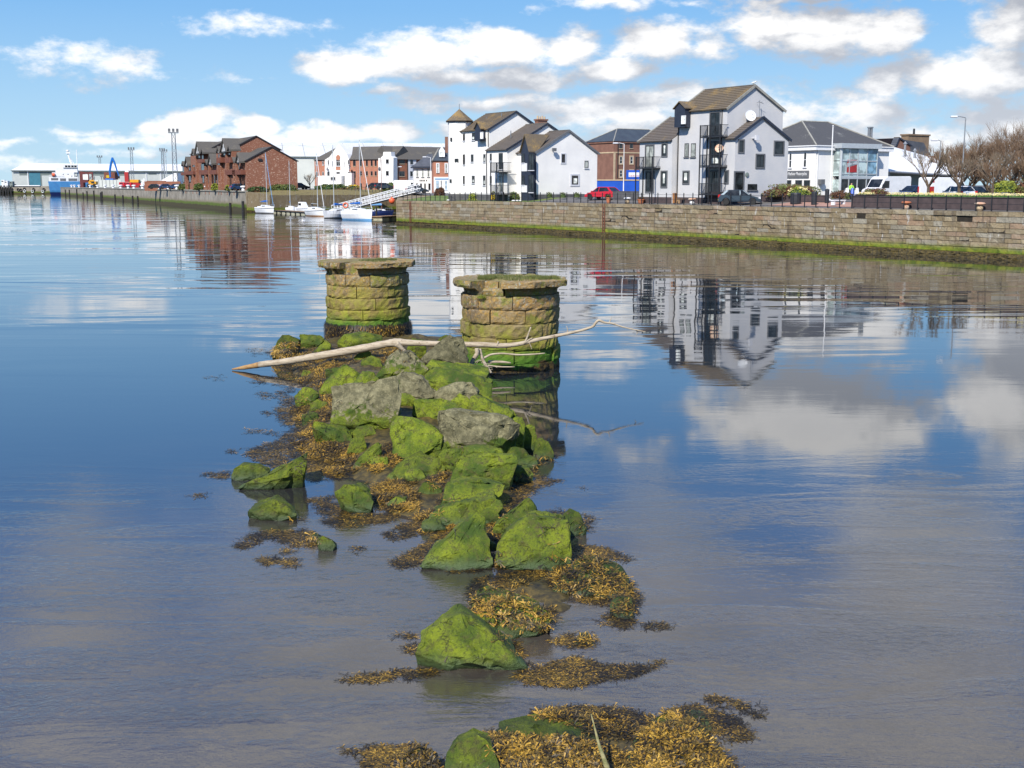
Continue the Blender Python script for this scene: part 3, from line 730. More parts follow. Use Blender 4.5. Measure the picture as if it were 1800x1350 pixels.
    def balcony(s, val, a0, a1, depth, z0, z1, m='black_paint', n=None, name='balcony'):
        """balcony in front of an 'x' facade: slab, rails, balusters"""
        mb = MB(); x0 = val - depth
        mb.box(x0, val + .0, a0, a1, z0 - .1, z0)
        for z in (z1, z0 + .12):
            mb.box(x0 - .02, x0 + .03, a0, a1, z - .05, z); mb.box(x0 + .03, val, a0, a0 + .05, z - .05, z); mb.box(x0 + .03, val, a1 - .05, a1, z - .05, z)
        n = n or int((a1 - a0) / .16)
        b = mb.build(name, m, s.root); bb = MB()
        for k in range(n + 1):
            c = a0 + .02 + (a1 - a0 - .04) * k / n; bb.box(x0 - .005, x0 + .018, c - .012, c + .012, z0, z1 - .05)
        for k in range(1, int(depth / .16)):
            for c in (a0 + .02, a1 - .02): bb.box(x0 + k * .16, x0 + k * .16 + .02, c - .012, c + .012, z0, z1 - .05)
        bb.build('baluster', m, b, kind='stuff')
        return b
    def oriel(s, px0, px1, py_eave, py_bot, py_apex, val, depth, body='navy_trim', roofm='tiles_lichen', pane=None, back=2.2):
        a0, a1, z0, z1 = s.rect('x', val, px0, py_eave, px1, py_bot); _, za = s.loc((px0 + px1) / 2, py_apex, 'x', val); x0 = val - depth; am = (a0 + a1) / 2
        MB().prism([(x0, a0, z0), (x0, a1, z0), (x0, a1, z1), (x0, am, za - .08), (x0, a0, z1)], (depth + .05, 0, 0)).build('oriel_bay', body, s.root)
        for sgn, ae in ((0, a0), (1, a1)):
            MB().hexa([(x0 - .15, ae - (.15 if not sgn else -.15), z1 - .12), (back, ae - (.15 if not sgn else -.15), z1 - .12), (back, am, za), (x0 - .15, am, za),
                       (x0 - .15, ae - (.15 if not sgn else -.15), z1 - .02), (back, ae - (.15 if not sgn else -.15), z1 - .02), (back, am, za + .1), (x0 - .15, am, za + .1)]).build('oriel_roof', roofm, s.root)
        if pane:
            w = s.win('x', x0, *pane, gl='pale_blind', mull=(0, 0), fr='frame_white', sill='black_paint')
    def dish(s, face, val, px, py, r, m, look=(-.3, -.9, .3)):
        a, z = s.loc(px, py, face, val); c = Vector((a, val, z)) if face == 'y' else Vector((val, a, z))
        dsh(c, r, m, s.root, look, Vector((0, 1, 0)) if face == 'y' else Vector((1, 0, 0)))
def dsh(c, r, m, parent, look, back, off=.45):
    n = 14; mb = MB(); L = Vector(look).normalized(); u = L.orthogonal().normalized(); w = L.cross(u); cc = c - back * off
    vs = []; fs = []
    for j, (q, dd) in enumerate(((.12, 0.0), (.5, .05), (.8, .12), (1, .19))):
        for k in range(n): a = 2 * PI * k / n; vs.append(cc + (u * math.cos(a) + w * math.sin(a)) * r * q + L * r * dd)
    fs = [(j * n + k, j * n + (k + 1) % n, (j + 1) * n + (k + 1) % n, (j + 1) * n + k) for j in range(3) for k in range(n)] + [tuple(range(n))]
    me_back = [v - L * .03 for v in vs]; o = len(vs)
    fs2 = [tuple(i + o for i in f) for f in fs] + [(3 * n + k, 3 * n + (k + 1) % n, 3 * n + (k + 1) % n + o, 3 * n + k + o) for k in range(n)]
    mb.add(vs + me_back, fs + fs2)
    b = mb.build('satellite_dish', m, parent)
    MB().tube([cc, c], .03, 5).tube([cc + w * r * .9, cc + L * r * .8], .015, 4).lathe([(.04, -.05), (.05, .05)], tuple(cc + L * r * .8), 6).build('bracket', 'metal_grey', b)

TH = math.atan2(.538, .843)   # houses follow the line of the quay
# ------------------------------------------------------------------ grey house
h = grey = House('grey_house', 'light grey rendered house with black balconies and lichened tile roofs', 'house', 1275, 118.6, 3.9, TH)
W = h.loc(1375, 240, 'y', 0)[0]; _, ze = h.loc(1275, 189, 'y', 0); xa, za = h.loc(1326, 151, 'y', 0); Lm = h.loc(1192, 250, 'x', 0)[0]
h.gable(0, W, 0, Lm, ze, xa, za, 'grey_render'); h.droof(0, W, 0, Lm, ze, xa, za, 'tiles_lichen', vm='ridge_stone'); h.gutter(0, ze, 0, Lm, 'navy_trim')
# far verge upstand
h.verge(0, ze, xa, za, Lm + .1, 'ridge_stone', w=.2, up=.12)
d1 = 1.25
W2 = h.loc(1385, 280, 'y', -d1)[0]; _, ze2 = h.loc(1287, 242, 'y', -d1); x2, z2 = h.loc(1340, 206, 'y', -d1)
h.gable(0.0, W2, -d1, -.003, ze2, x2, z2, 'grey_render'); h.slope(0, ze2, x2, z2, -d1 - .12, -.01, 'tiles_brown'); h.slope(W2, ze2, x2, z2, -d1 - .12, -.01, 'tiles_brown')
h.verge(0, ze2, x2, z2, -d1 - .125); h.verge(W2, ze2, x2, z2, -d1 - .125)
h.gutter(0, ze2, -d1, 0, 'navy_trim')
xw = -.75; Lw = h.loc(1124, 290, 'x', xw)[0]; _, zw = h.loc(1153, 247, 'x', xw); 
xr_, zr_ = 3.6, 0
_, zr_ = h.loc(1187, 207, 'y', Lw); 
h.gable(xw, 7.5, Lm + .003, Lw, zw, 3.5, zr_, 'grey_render'); h.slope(xw, zw, 3.5, zr_, Lm + .05, Lw + .12, 'tiles_brown'); h.slope(7.5, zw, 3.5, zr_, Lm + .05, Lw + .12, 'tiles_brown')
h.verge(xw, zw, 3.5, zr_, Lw + .14, 'ridge_stone', w=.2, up=.1); h.gutter(xw, zw, Lm, Lw, 'navy_trim')
MB().box(-.04, W2 + .03, -d1 - .03, -d1 + .1, -1.2, .35).box(-.04, .05, -d1 + .1, Lm - .02, -1.2, .35).box(xw - .04, xw + .05, Lm, Lw, -1.2, .35).build('plinth', 'planter_brick', h.root)
SG = 'surround_grey'
h.oriel(1195.5, 1214, 190, 224, 180, 0, .75, pane=(1198, 203, 1205.5, 218))
h.win('x', 0, 1203.7, 252, 1211, 276, 'net_curtain', mull=(0, 0), sill=SG); h.win('x', 0, 1215, 252, 1223, 276, 'net_curtain', mull=(0, 0), sill=SG)
h.win('x', 0, 1201.5, 302, 1211, 322, 'dark_glass', SG, mull=(0, 0), blind=(.3, .9, .25, .95)); h.win('x', 0, 1249, 198, 1265, 239, 'dark_glass', SG, mull=(1, 0), name='balcony_door')
h.win('x', 0, 1249, 250, 1265, 290, 'dark_glass', SG, mull=(1, 1), name='balcony_door', blind=(.1, .85, .05, .3)); h.win('x', 0, 1245, 301, 1266, 339, 'dark_glass', SG, mull=(2, 0), name='balcony_door')
b0, b1, _, _ = h.rect('x', -.9, 1232, 219, 1268, 240)
for (ya, yb) in ((219.5, 240), (271.5, 292.5), (322, 341)):
    _, zb_ = h.loc(1250, yb, 'x', -.9); _, zt_ = h.loc(1250, ya, 'x', -.9); h.balcony(0, b0, b1, 1.0, zb_, zt_)
_, zt_ = h.loc(1250, 219.5, 'x', -.9); _, zm_ = h.loc(1250, 342, 'x', -.9)
for (xx, yy) in ((-1.0, b0 + .04), (-1.0, b1 - .04), (-.08, b1 - .04), (-1.0, (b0 + b1) / 2)): MB().box(xx - .045, xx + .045, yy - .045, yy + .045, -1, zt_ + .02).build('balcony_post', 'black_paint', h.root)
h.pipe('x', 0, 1194.3, 196, 345); h.pipe('x', 0, 1270.5, 190, 342); 
h.win('x', 0, 1274.5, 301, 1280, 321, 'dark_glass', SG, mull=(0, 0))
h.win('y', -d1, 1299, 247, 1306.5, 267, 'dark_glass', SG, mull=(0, 0)); h.win('y', -d1, 1361.5, 249.5, 1376.5, 271, 'dark_glass', SG, mull=(0, 0)); h.win('y', -d1, 1329.5, 272.5, 1342.5, 294, 'dark_glass', SG, mull=(1, 0))
h.win('y', -d1, 1291.5, 303, 1306, 334, 'dark_glass', SG, mull=(0, 0), name='door', sill=SG); h.win('y', -d1, 1314, 323.5, 1330.5, 334, 'dark_glass', mull=(0, 0), sill=SG)
a, z = h.loc(1312.5, 307, 'y', -d1); MB().lathe([(.02, -.12), (.22, -.1), (.22, 0)], (a, -d1, z), 12, axis='y').build('round_plaque', 'sheet_dark', h.root)
a, z = h.loc(1322, 243, 'y', -d1); fl = MB().box(a - .05, a + .25, -d1 - .5, -d1, z - .03, z + .06).build('floodlight', 'surround_white', h.root); MB().box(a - .1, a + .3, -d1 - .7, -d1 - .45, z - .2, z + .28).build('lamp_head', 'surround_white', fl)
h.dish('y', 0, 1313, 204, .56, 'white_paint'); h.dish('x', 0, 1270.5, 261, .42, 'weathered_iron', look=(-.8, -.5, .3))
a, z = h.loc(1329, 184, 'y', 0); MB().tube([(a, -.5, z - 1.9), (a, -.5, z + .4)], .03, 5).tube([(a, -.9, z + .2), (a, -.1, z + .2)], .02, 4).tube([(a - .2, -.5, z + .3), (a + .6, -.5, z + .05)], .02, 4).build('aerial', 'metal_grey', h.root)
for (px0, py0, px1, py1, gl) in ((1164.5, 253, 1172.5, 274, 'dark_glass'), (1163, 302, 1172, 328, 'dark_glass')): h.win('x', xw, px0, py0, px1, py1, gl, SG, mull=(0, 0), blind=(.35, .75, .2, .9))
h.win('x', xw, 1135.5, 256, 1149, 296, 'net_curtain', SG, mull=(1, 0), name='balcony_door'); h.win('x', xw, 1136, 303, 1149, 337, 'dark_glass', SG, mull=(1, 0), name='balcony_door')
b0, b1, _, _ = h.rect('x', xw - 1.0, 1118, 275, 1148, 295); _, zb_ = h.loc(1134, 295, 'x', xw - 1); _, zt_ = h.loc(1134, 275.5, 'x', xw - 1)
h.balcony(xw, b0, b1, 1.05, zb_, zt_)
for (xx, yy) in ((xw - 1.05, b0 + .05), (xw - 1.05, b1 - .05), (xw - .08, b1 - .05)): MB().box(xx - .045, xx + .045, yy - .045, yy + .045, -1, zt_ + .02).build('balcony_post', 'black_paint', h.root)
# ------------------------------------------------------------------ white stepped houses
h = white = House('white_house', 'long white rendered house stepping down in three gables behind the railings', 'house', 943, 148, 3.8, TH)
TR = 'navy_trim'
def gb(pxl, pye, pxa, pya, pxr, y): # eave left, apex, right eave
    x0, ze = h.loc(pxl, pye, 'y', y); xa, za = h.loc(pxa, pya, 'y', y); x1, _ = h.loc(pxr, pye, 'y', y); return x0, ze, xa, za, x1
x0, ze, xa, za, x1 = gb(943, 267, 1000, 230, 1050, 0); y2 = 4.3
h.gable(x0, x1, 0, y2 + 2.0, ze, xa, za, 'white_render'); h.droof(x0, x1, 0, y2 + 2.0, ze, xa, za, 'tiles_brown', far=False, vm='surround_grey')
xg2, zg2 = h.loc(891.7, 262, 'y', y2)[0], h.loc(891.7, 262, 'y', y2)[1]; xa2, za2 = h.loc(961.7, 217.5, 'y', y2); xr2 = 2 * xa2 - xg2
y1 = y2 + 4.9
h.gable(xg2, xr2, y2 + .003, y1, zg2, xa2, za2, 'white_render'); h.droof(xg2, xr2, y2, y1, zg2, xa2, za2, 'tiles_brown', far=False); h.gutter(xg2, zg2, y2, y1, TR)
xg1, zg1 = h.loc(860, 226.5, 'y', y1); xa1, za1 = h.loc(907, 196.5, 'y', y1); xr1 = 2 * xa1 - xg1; yt = h.loc(808.5, 280, 'x', xg1)[0]
h.gable(xg1, xr1, y1 + .006, yt, zg1, xa1, za1, 'white_render'); h.droof(xg1, xr1, y1, yt, zg1, xa1, za1, 'tiles_lichen'); h.gutter(xg1, zg1, y1, yt, TR)
# round tower at the far corner
tc_ = P(808, 280, (h.world(xg1, yt, 0)).y + 1.0); dloc = tc_ - h.o; tx, ty = dloc.dot(h.X), dloc.dot(h.Y); R_ = 20.5 * tc_.y / 2100
zt1 = h.loc(808, 213, 'y', ty)[1]; zap = h.loc(808, 192, 'y', ty)[1]
MB().lathe([(R_, -1.2), (R_, zt1)], (tx, ty, 0), 8).build('tower', 'white_render', h.root)
tr_ = MB(); 
for k in range(8):
    f0, f1 = k / 8, (k + 1.1) / 8; rr0 = (R_ + .28) * (1 - f0); rr1 = (R_ + .28) * max(0.01, 1 - f1)
    tr_.lathe([(rr0, zt1 + (zap - zt1) * f0 - .03), (rr0, zt1 + (zap - zt1) * f0 + .06), (rr1, zt1 + (zap - zt1) * min(1, f1) + .03)], (tx, ty, 0), 8)
tr_.build('tower_roof', 'tiles_lichen', h.root); MB().lathe([(R_ + .2, zt1 - .16), (R_ + .3, zt1 - .04)], (tx, ty, 0), 8).build('gutter', TR, h.root)
MB().tube([(tx, ty, zap), (tx, ty, zap + .7)], .04, 5).build('finial', 'metal_grey', h.root)
MB().box(x0 - .03, x1 + .03, -.03, .06, -1.2, .55).box(xg2 - .03, xg2 + .08, y2, y1, -1.2, .5).box(xg1 - .03, xg1 + .08, y1, yt, -1.2, .5).build('plinth', 'dark_plinth', h.root)
MB().lathe([(R_ + .03, -1.2), (R_ + .03, .5)], (tx, ty, 0), 8).build('plinth', 'dark_plinth', h.root)
SW = 'surround_white'
for q in ((814, 234.5, 817.5, 247.5), (830, 233.5, 835, 246.5), (814, 271.5, 817.5, 289.5), (828.3, 271.5, 832.3, 284.5), (850, 271, 853.5, 284.5), (814, 309, 817, 323.5), (830, 309, 834.5, 322), (849.5, 308.5, 853.5, 326)):
    h.win('x', xg1, *q, gl='dark_glass', mull=(0, 1), blind=(.2, .9, .1, .55) if q[0] > 829 else None)
for (pxa_, pyb_, pxc_, pyd_) in ((792, 242, 794.7, 248), (800, 279, 805, 284.8), (791, 315, 794, 321)):
    rr_ = ray((pxa_ + pxc_) / 2, (pyb_ + pyd_) / 2); o2 = Vector((h.world(tx, ty, 0).x, h.world(tx, ty, 0).y)); dd = Vector((rr_.x, rr_.y)); c2 = -o2
    A_ = dd.dot(dd); B_ = 2 * dd.dot(c2); C_ = c2.dot(c2) - (R_ * .97) ** 2; t_ = (-B_ - math.sqrt(max(0, B_ * B_ - 4 * A_ * C_))) / (2 * A_); q = CAM + rr_ * t_
    nx = (q - h.world(tx, ty, 0)); nx.z = 0; nx.normalize(); hw = (pxc_ - pxa_) / 2 * q.y / 2100 * 1.3; hh = (pyd_ - pyb_) / 2 * q.y / 2100
    lq_ = q - h.o; lx, ly = lq_.dot(h.X), lq_.dot(h.Y); ln = Vector((nx.dot(h.X), nx.dot(h.Y), 0)); lt = Vector((-ln.y, ln.x, 0))
    c3 = Vector((lx, ly, q.z - h.zb))
    MB().hexa([c3 + lt * a_ + ln * b_ + Vector((0, 0, z_)) for z_ in (-hh, hh) for a_, b_ in ((-hw, .0), (hw, .0), (hw, .08), (-hw, .08))]).build('window', 'dark_glass', h.root)
h.oriel(843, 853.5, 226, 248, 215, xg1, .7, pane=(844.5, 232, 849.5, 244), back=1.6)
h.pipe('x', xg1, 809.5, 213, 340); h.pipe('x', xg1, 859, 227, 258); h.pipe('x', xg2, 856, 263, 340)
for q in ((861.5, 270, 864.5, 282.5), (861.5, 309.5, 864.5, 322.5)): h.win('x', xg2, *q, mull=(0, 0))
h.win('x', xg2, 877, 269, 884, 297.5, mull=(1, 0), name='balcony_door'); h.win('x', xg2, 877, 309, 884, 337, mull=(1, 0), name='balcony_door', gl='net_curtain')
b0, b1, _, _ = h.rect('x', xg2 - 1.2, 862, 285, 884.5, 302); 
for ya, yb in ((285.5, 302), (325, 341)):
    _, zb_ = h.loc(873, yb, 'x', xg2 - 1.2); _, zt_ = h.loc(873, ya, 'x', xg2 - 1.2); h.balcony(xg2, b0, b1, 1.2, zb_, zt_)
_, zt_ = h.loc(873, 285.5, 'x', xg2 - 1.2)
for yy in (b0 + .05, (b0 + b1) / 2, b1 - .05): MB().box(xg2 - 1.25, xg2 - 1.15, yy - .05, yy + .05, -1, zt_).build('balcony_post', 'black_paint', h.root)
# glazed stair bay with dark gable on the front block
a0, a1, zb_, zt_ = h.rect('x', x0 - .9, 916, 267, 941, 340); a0 = max(a0, .06)
MB().prism([(x0 - .9, a0, -1), (x0 - .9, a1, -1), (x0 - .9, a1, zt_), (x0 - .9, (a0 + a1) / 2, zt_ + 2.0), (x0 - .9, a0, zt_)], (.92, 0, 0)).build('stair_bay', TR, h.root)
am = (a0 + a1) / 2; zq = h.loc(922, 248.5, 'x', x0 - .9)[1]
for ae in (a0 - .02, a1 + .15):
    MB().hexa([(x0 - 1.1, ae, zt_ - .05), (x0 + .15, ae, zt_ - .05), (x0 + 2.6, am, zt_ + 2.05), (x0 - 1.1, am, zt_ + 2.05), (x0 - 1.1, ae, zt_ + .07), (x0 + .15, ae, zt_ + .07), (x0 + 2.6, am, zt_ + 2.17), (x0 - 1.1, am, zt_ + 2.17)]).build('bay_roof', 'tiles_lichen', h.root)
for q in ((929.5, 270, 938.5, 299), (929.5, 307.5, 938.5, 338)): h.win('x', x0 - .9, *q, mull=(1, 0), gl='dark_glass', name='balcony_door')
for ya, yb in ((270, 286), (308.5, 325)): h.win('x', x0 - .9, 917.5, ya, 922, yb, mull=(0, 0), gl='dark_glass')
for ya, yb in ((287, 301), (326, 338)):
    aa0, aa1, z0_, z1_ = h.rect('x', x0 - .9, 917, ya, 926.5, yb); h.bf(MB(), 'x', x0 - .9, aa0, aa1, -.01, .05, z0_, z1_).build('white_panel', 'frame_white', h.root)
h.win('y', 0, 986.8, 271, 993, 286, 'dark_glass', SW, mull=(0, 0)); h.win('y', 0, 1027.5, 282.5, 1034, 295.5, 'net_curtain', mull=(0, 0)); h.win('y', 0, 1004.5, 308.5, 1016, 324.5, 'dark_glass', SW, mull=(0, 0), sw=.2, blind=(.3, .9, .1, .7))
a, z = h.loc(971, 264.5, 'y', 0); fl = MB().box(a - .05, a + .05, -.5, 0, z - .04, z + .04).build('floodlight', 'black_paint', h.root); MB().box(a - .28, a + .2, -.62, -.32, z - .1, z + .28).build('lamp_head', 'surround_grey', fl)
h.dish('x', xg1, 804.5, 311, .5, 'metal_grey', look=(-.7, -.5, .3)); h.dish('x', xg2, 913, 225, .35, 'metal_grey', look=(-.5, -.7, .3)) if False else None
# chimney behind the middle roof
cx, cz = h.loc(951, 217, 'y', y1 + 3); _, cz2 = h.loc(951, 209.5, 'y', y1 + 3); _, cz3 = h.loc(951, 203.5, 'y', y1 + 3)
ch = MB().box(cx - .75, cx + .75, y1 + 2.6, y1 + 3.4, cz - 3, cz2 - .2).box(cx - .85, cx + .85, y1 + 2.5, y1 + 3.5, cz2 - .2 + .001, cz2).build('chimney', 'old_brick', h.root)
for k in range(4): MB().lathe([(.13, cz2), (.11, cz3 - .1 * (k % 2))], (cx - .55 + k * .37, y1 + 3, 0), 8).build('chimney_pot', 'sandstone_trim', ch)
for (px_, py_, yy_) in ((882, 203, y1 + 1.5), (856, 210, yt - 2.5), (898, 234, y2 + 3)):
    aa, zz = h.loc(px_, py_, 'y', yy_); MB().tube([(aa, yy_, zz - .6), (aa, yy_, zz + .3)], .06, 5).build('roof_vent', 'metal_grey', h.root)
# ------------------------------------------------------------------ old red brick block with slate hip roof
h = House('brick_block', 'tall old red brick building with slate hipped roof between the white and grey houses', 'building', 1078, 230, 3.9, TH)
La = h.loc(1031, 290, 'x', 0)[0]; Wb = 16; zE = h.loc(1078, 248, 'y', 0)[1]
MB().box(0, Wb, 0, La, -1, zE).build('wall', 'old_brick', h.root)
def hip(h, x0, x1, y0, y1, ze, zr, inset_x, m, oh=.3, name='roof', rid=True):
    x0 -= oh; x1 += oh; y0 -= oh; y1 += oh; ym = (y0 + y1) / 2; A = (x0 + inset_x, ym, zr); B = (x1 - inset_x, ym, zr)
    c = [(x0, y0, ze), (x1, y0, ze), (x1, y1, ze), (x0, y1, ze)]
    mb = MB(); mb.add(c + [A, B], [(0, 1, 5, 4), (1, 2, 5), (2, 3, 4, 5), (3, 0, 4), (3, 2, 1, 0)])
    r = mb.build(name, m, h.root)
    if rid:
        for a, b in ((c[0], A), (c[1], B), (A, B), (c[3], A)): MB().tube([a, b], .11, 5).build('hip_ridge', 'ridge_stone', r)
    return r
zR = h.loc(1074, 226, 'y', La / 2)[1]
hip(h, 0, Wb, 0, La, zE, zR, La * .5, 'dark_slate'); MB().box(-.2, Wb + .2, -.2, -.003, zE - .3, zE - .05).box(-.2, -.003, -.0, La, zE - .3, zE - .05).build('cornice', 'old_brick', h.root)
a_, z_ = h.loc(1078, 268, 'y', 0); MB().box(-.06, Wb, -.06, -.001, z_ - .12, z_ + .12).box(-.06, -.001, 0, La, z_ - .12, z_ + .12).build('string_course', 'sandstone_trim', h.root)
qn = [h.rect('y', 0, 1077, 270, 1079.5, 312)]
MB().box(-.05, .4, -.07, -.061 + .06, -1, z_ - .13).build('quoin', 'sandstone_trim', h.root)
for px in (1091.5, 1110):
    h.win('y', 0, px - 3, 252, px + 2.5, 261, mull=(0, 0), fr='surround_grey', sill='sandstone_trim'); 
    for ya, yb in ((275.5, 287.5), (299.5, 311)): h.win('y', 0, px - 2.3, ya, px + 2.3, yb, 'dark_glass', 'sandstone_trim', mull=(0, 1), fr='frame_white', sw=.22)
h.pipe('y', 0, 1086, 250, 312, r=.08)
# ------------------------------------------------------------------ blue hoarding and kiosk beside it
h = House('blue_hoarding', 'bright blue painted hoarding wall with white coping behind the red car', 'hoarding', 1049, 175, 3.9, math.radians(10))
a0, a1, z0, z1 = h.rect('y', 0, 1049, 317.5, 1128, 334); MB().box(a0, a1, 0, .25, -.5, z1).build('panel', 'blue_paint', h.root); MB().box(a0 - .05, a1 + .05, -.08, .33, z1 + .001, z1 + .16).build('coping', 'sandstone_trim', h.root)
MB().box(a0 + 6.2, a1 + .4, .26, 2.2, z1 + .17, z1 + .55).build('curved_top', 'blue_paint', h.root)
h = House('blue_sign', 'blue board with white panel above the hoarding', 'sign', 1101.5, 178, 3.9, math.radians(10))
a0, a1, z0, z1 = h.rect('y', 0, 1101.5, 299, 1126, 317); MB().box(a0, a1, 0, .3, z0 - 2, z1).build('board', 'blue_paint', h.root)
a0, a1, z0, z1 = h.rect('y', 0, 1105, 303, 1124, 311); MB().box(a0, a1, -.03, -.001, z0, z1).build('panel', 'frame_white', h.root)
mb = MB()
for k in range(9): mb.box(a0 + .12 + k * .17, a0 + .12 + k * .17 + .07 + .05 * (k % 2), -.045, -.031, z0 + .1, z0 + .22)
mb.build('lettering', 'car_red', h.root, kind='stuff')
# ------------------------------------------------------------------ motorcycle showroom
h = shop = House('showroom', 'white two storey showroom with slate hipped roof and glass entrance tower', 'shop', 1432, 135, 3.97, TH)
Ls = 12.0; _, zE = h.loc(1432, 257, 'y', 0); Wf = h.loc(1562, 290, 'y', 0)[0]
MB().box(0, Wf, 0, Ls, -1, zE).build('wall', 'white_render', h.root)
MB().box(-.35, Wf + .35, -.35, Ls, zE - .42, zE + .0).build('fascia', 'frame_white', h.root); MB().box(-.45, Wf + .45, -.45, Ls, zE + .001, zE + .12).build('gutter', 'frame_white', h.root)
_, zR = h.loc(1460, 214, 'y', Ls / 2 - 1)
hip(h, -.1, Wf, -.1, Ls, zE + .125, zR, 4.2, 'slate_stained')
for q in ((1387.5, 269, 1392, 295), (1413, 267.5, 1418, 294)): h.win('x', 0, *q, gl='dark_glass', mull=(0, 1), fr='frame_white')
a0, a1, z0, z1 = h.rect('x', 0, 1380, 300, 1422.5, 312.5); MB().box(-.12, -.001, a0, a1, z0, z1).build('sign_board', 'surround_grey', h.root)
t = text_part('lettering', 'South Harbour Motorcycles', .52, 'frame_white', h.root, (-.14, a0 + .25, z0 + .28), (PI / 2, 0, -PI / 2), align='RIGHT', sx=.62)
for q in ((1382.5, 316.5, 1391, 336), (1398, 316.5, 1410, 336), (1413, 316.5, 1424, 336)): h.win('x', 0, *q, gl='dark_glass', mull=(0, 0), fr='surround_grey')
a_, z_ = h.loc(1441, 320, 'y', 0); MB().box(a_ - .3, a_ + .3, -.5, 0, z_ - .25, z_ + .3).build('wall_lamp', 'surround_grey', h.root)
h.pipe('y', 0, 1437.5, 258, 335, 'frame_white')
# glass tower
yA = -1.1; xA0 = h.loc(1478, 290, 'y', yA)[0]; xA1 = h.loc(1541.5, 290, 'y', yA)[0]; zT0 = h.loc(1505, 261, 'y', yA)[1]; zT1 = h.loc(1505, 252.5, 'y', yA)[1]
MB().box(xA0 - .35, xA1 + .3, yA - .35, .5, zT0, zT1).build('tower_cap', 'pale_metal', h.root)
zg = h.loc(1505, 314, 'y', yA)[1]
pan = [h.loc(p_, 290, 'y', yA)[0] for p_ in (1478, 1493, 1508, 1524, 1541.5)]; zs = [zg + .25, h.loc(1505, 306, 'y', yA)[1], h.loc(1505, 283, 'y', yA)[1], zT0]
for i in range(4):
    for j in range(3):
        MB().box(pan[i] + .04, pan[i + 1] - .04, yA + .02, yA + .05, zs[j] + .04, zs[j + 1] - .04).build('glass_pane', 'atrium_glass' if i < 3 else 'sky_glass', h.root)
for i in range(4): MB().box(pan[i] + .05, pan[i + 1] - .05, yA + .02, yA + .05, 0, zg - .1).build('glass_pane', 'dark_glass', h.root)
for j in range(3): MB().box(xA0 - .001, xA0 + .03, yA + .1, -.02, zs[j] + .04, zs[j + 1] - .04).build('glass_pane', 'atrium_glass', h.root)
MB().box(xA0, xA0 + .03, yA + .1, -.02, 0, zg - .1).build('glass_pane', 'atrium_glass', h.root)
for i, xx in enumerate(pan): MB().box(xx - .06, xx + .06, yA - .04, yA + .08, -.3, zT0).build('mullion', 'pale_metal', h.root)
MB().lathe([(.16, -.3), (.16, zT0)], (xA0, yA, 0), 10).build('column', 'pale_metal', h.root)
for z_ in zs[:3] + [zg]: MB().box(xA0, xA1, yA - .05, yA + .07, z_ - .05, z_ + .05).build('transom', 'pale_metal', h.root)
MB().box(xA0, xA1, yA - .06, yA + .06, zg + .05, zs[0] - .05).build('spandrel', 'pale_metal', h.root)
MB().box(xA1 - .1, xA1, yA, .05, 0, zT0).build('side_wall', 'atrium_glass', h.root)
MB().box(xA0 + .05, xA1 - .15, yA + .25, -.01, -.2, .02).build('entrance_floor', 'tarmac', h.root)
a0, a1, z0, z1 = h.rect('y', yA - .07, 1490, 281, 1507, 303); ban = MB().box(a0, a1, yA - .02, yA - .001 + .02, z0, z1).build('banner', 'red_paint', h.root)
MB().prism([(a0, yA - .035, z0 + .55), (a1, yA - .035, z0 + 1.35), (a1, yA - .035, z1 - .5), (a0, yA - .035, z0 + 1.05)], (0, .012, 0)).build('emblem_stripe', 'pale_metal', ban)
# chimney flues on the roof
for px_ in (1527, 1531):
    a_, z_ = h.loc(px_, 245, 'y', 3); MB().lathe([(.16, z_ - 1.2), (.16, z_ + 1.3), (.22, z_ + 1.3), (.22, z_ + 1.45)], (a_, 3, 0), 8).build('flue', 'metal_grey', h.root)
# ------------------------------------------------------------------ low white roofed shed on the right
def poly_house(name, label, cat, top, eave_z, m_roof, m_wall, zb, th=.25):
    o = top[0]; r = thing(name, label, cat, (o.x, o.y, zb)); off = Vector((o.x, o.y, zb))
    return r, off
A_ = P(1556, 299, 143); B_ = P(1692, 307.5, 150); C_ = P(1684, 293, 168); D_ = P(1545, 251, 172)
r = thing('white_shed', 'low shed with large white sloping roof right of the showroom', 'shed', (A_.x, A_.y, 3.97)); off = Vector((A_.x, A_.y, 3.97))
Bk = D_ + Vector((30, 12, -6)); Bk.z = C_.z - 1
C2_ = P(1640, 277.5, 170)
pts = [p - off for p in (A_, B_, C_, C2_, D_)]; mb = MB(); n_ = len(pts)
mb.add(pts + [p - Vector((0, 0, .3)) for p in pts], [(0, 1, 2, 3, 4)] + [(9, 8, 7, 6, 5)] + [(i, (i + 1) % 5, (i + 1) % 5 + 5, i + 5) for i in range(5)]); mb.build('roof', 'white_roof', r)
w = [Vector((p.x, p.y, 0)) for p in pts]; iA = w[0].lerp(w[2], .06); iB = w[1].lerp(w[4], .06); iC = w[2]; iD = w[4]
zA, zB = pts[0].z - .35, pts[1].z - .35
mb = MB(); mb.hexa([(iA.x, iA.y, -1), (iB.x, iB.y, -1), (iC.x, iC.y, -1), (iD.x, iD.y, -1), (iA.x, iA.y, zA + .3), (iB.x, iB.y, zB + .3), (iC.x, iC.y, pts[2].z - .4), (iD.x, iD.y, pts[4].z - .4)]); mb.build('wall', 'sheet_dark', r)
mb = MB().tube([pts[0] + Vector((.2, -.1, -.2)), pts[1] + Vector((0, -.1, -.2))], .14, 6); mb.build('gutter', 'metal_grey', r)
for px_, py_ in ((1608, 270), (1591, 258)): 
    q = P(px_, py_, 160) - off; MB().lathe([(.15, q.z - 1.4), (.15, q.z + .3), (.3, q.z + .4), (.05, q.z + .7)], (q.x, q.y, 0), 8).build('roof_vent', 'metal_grey', r)
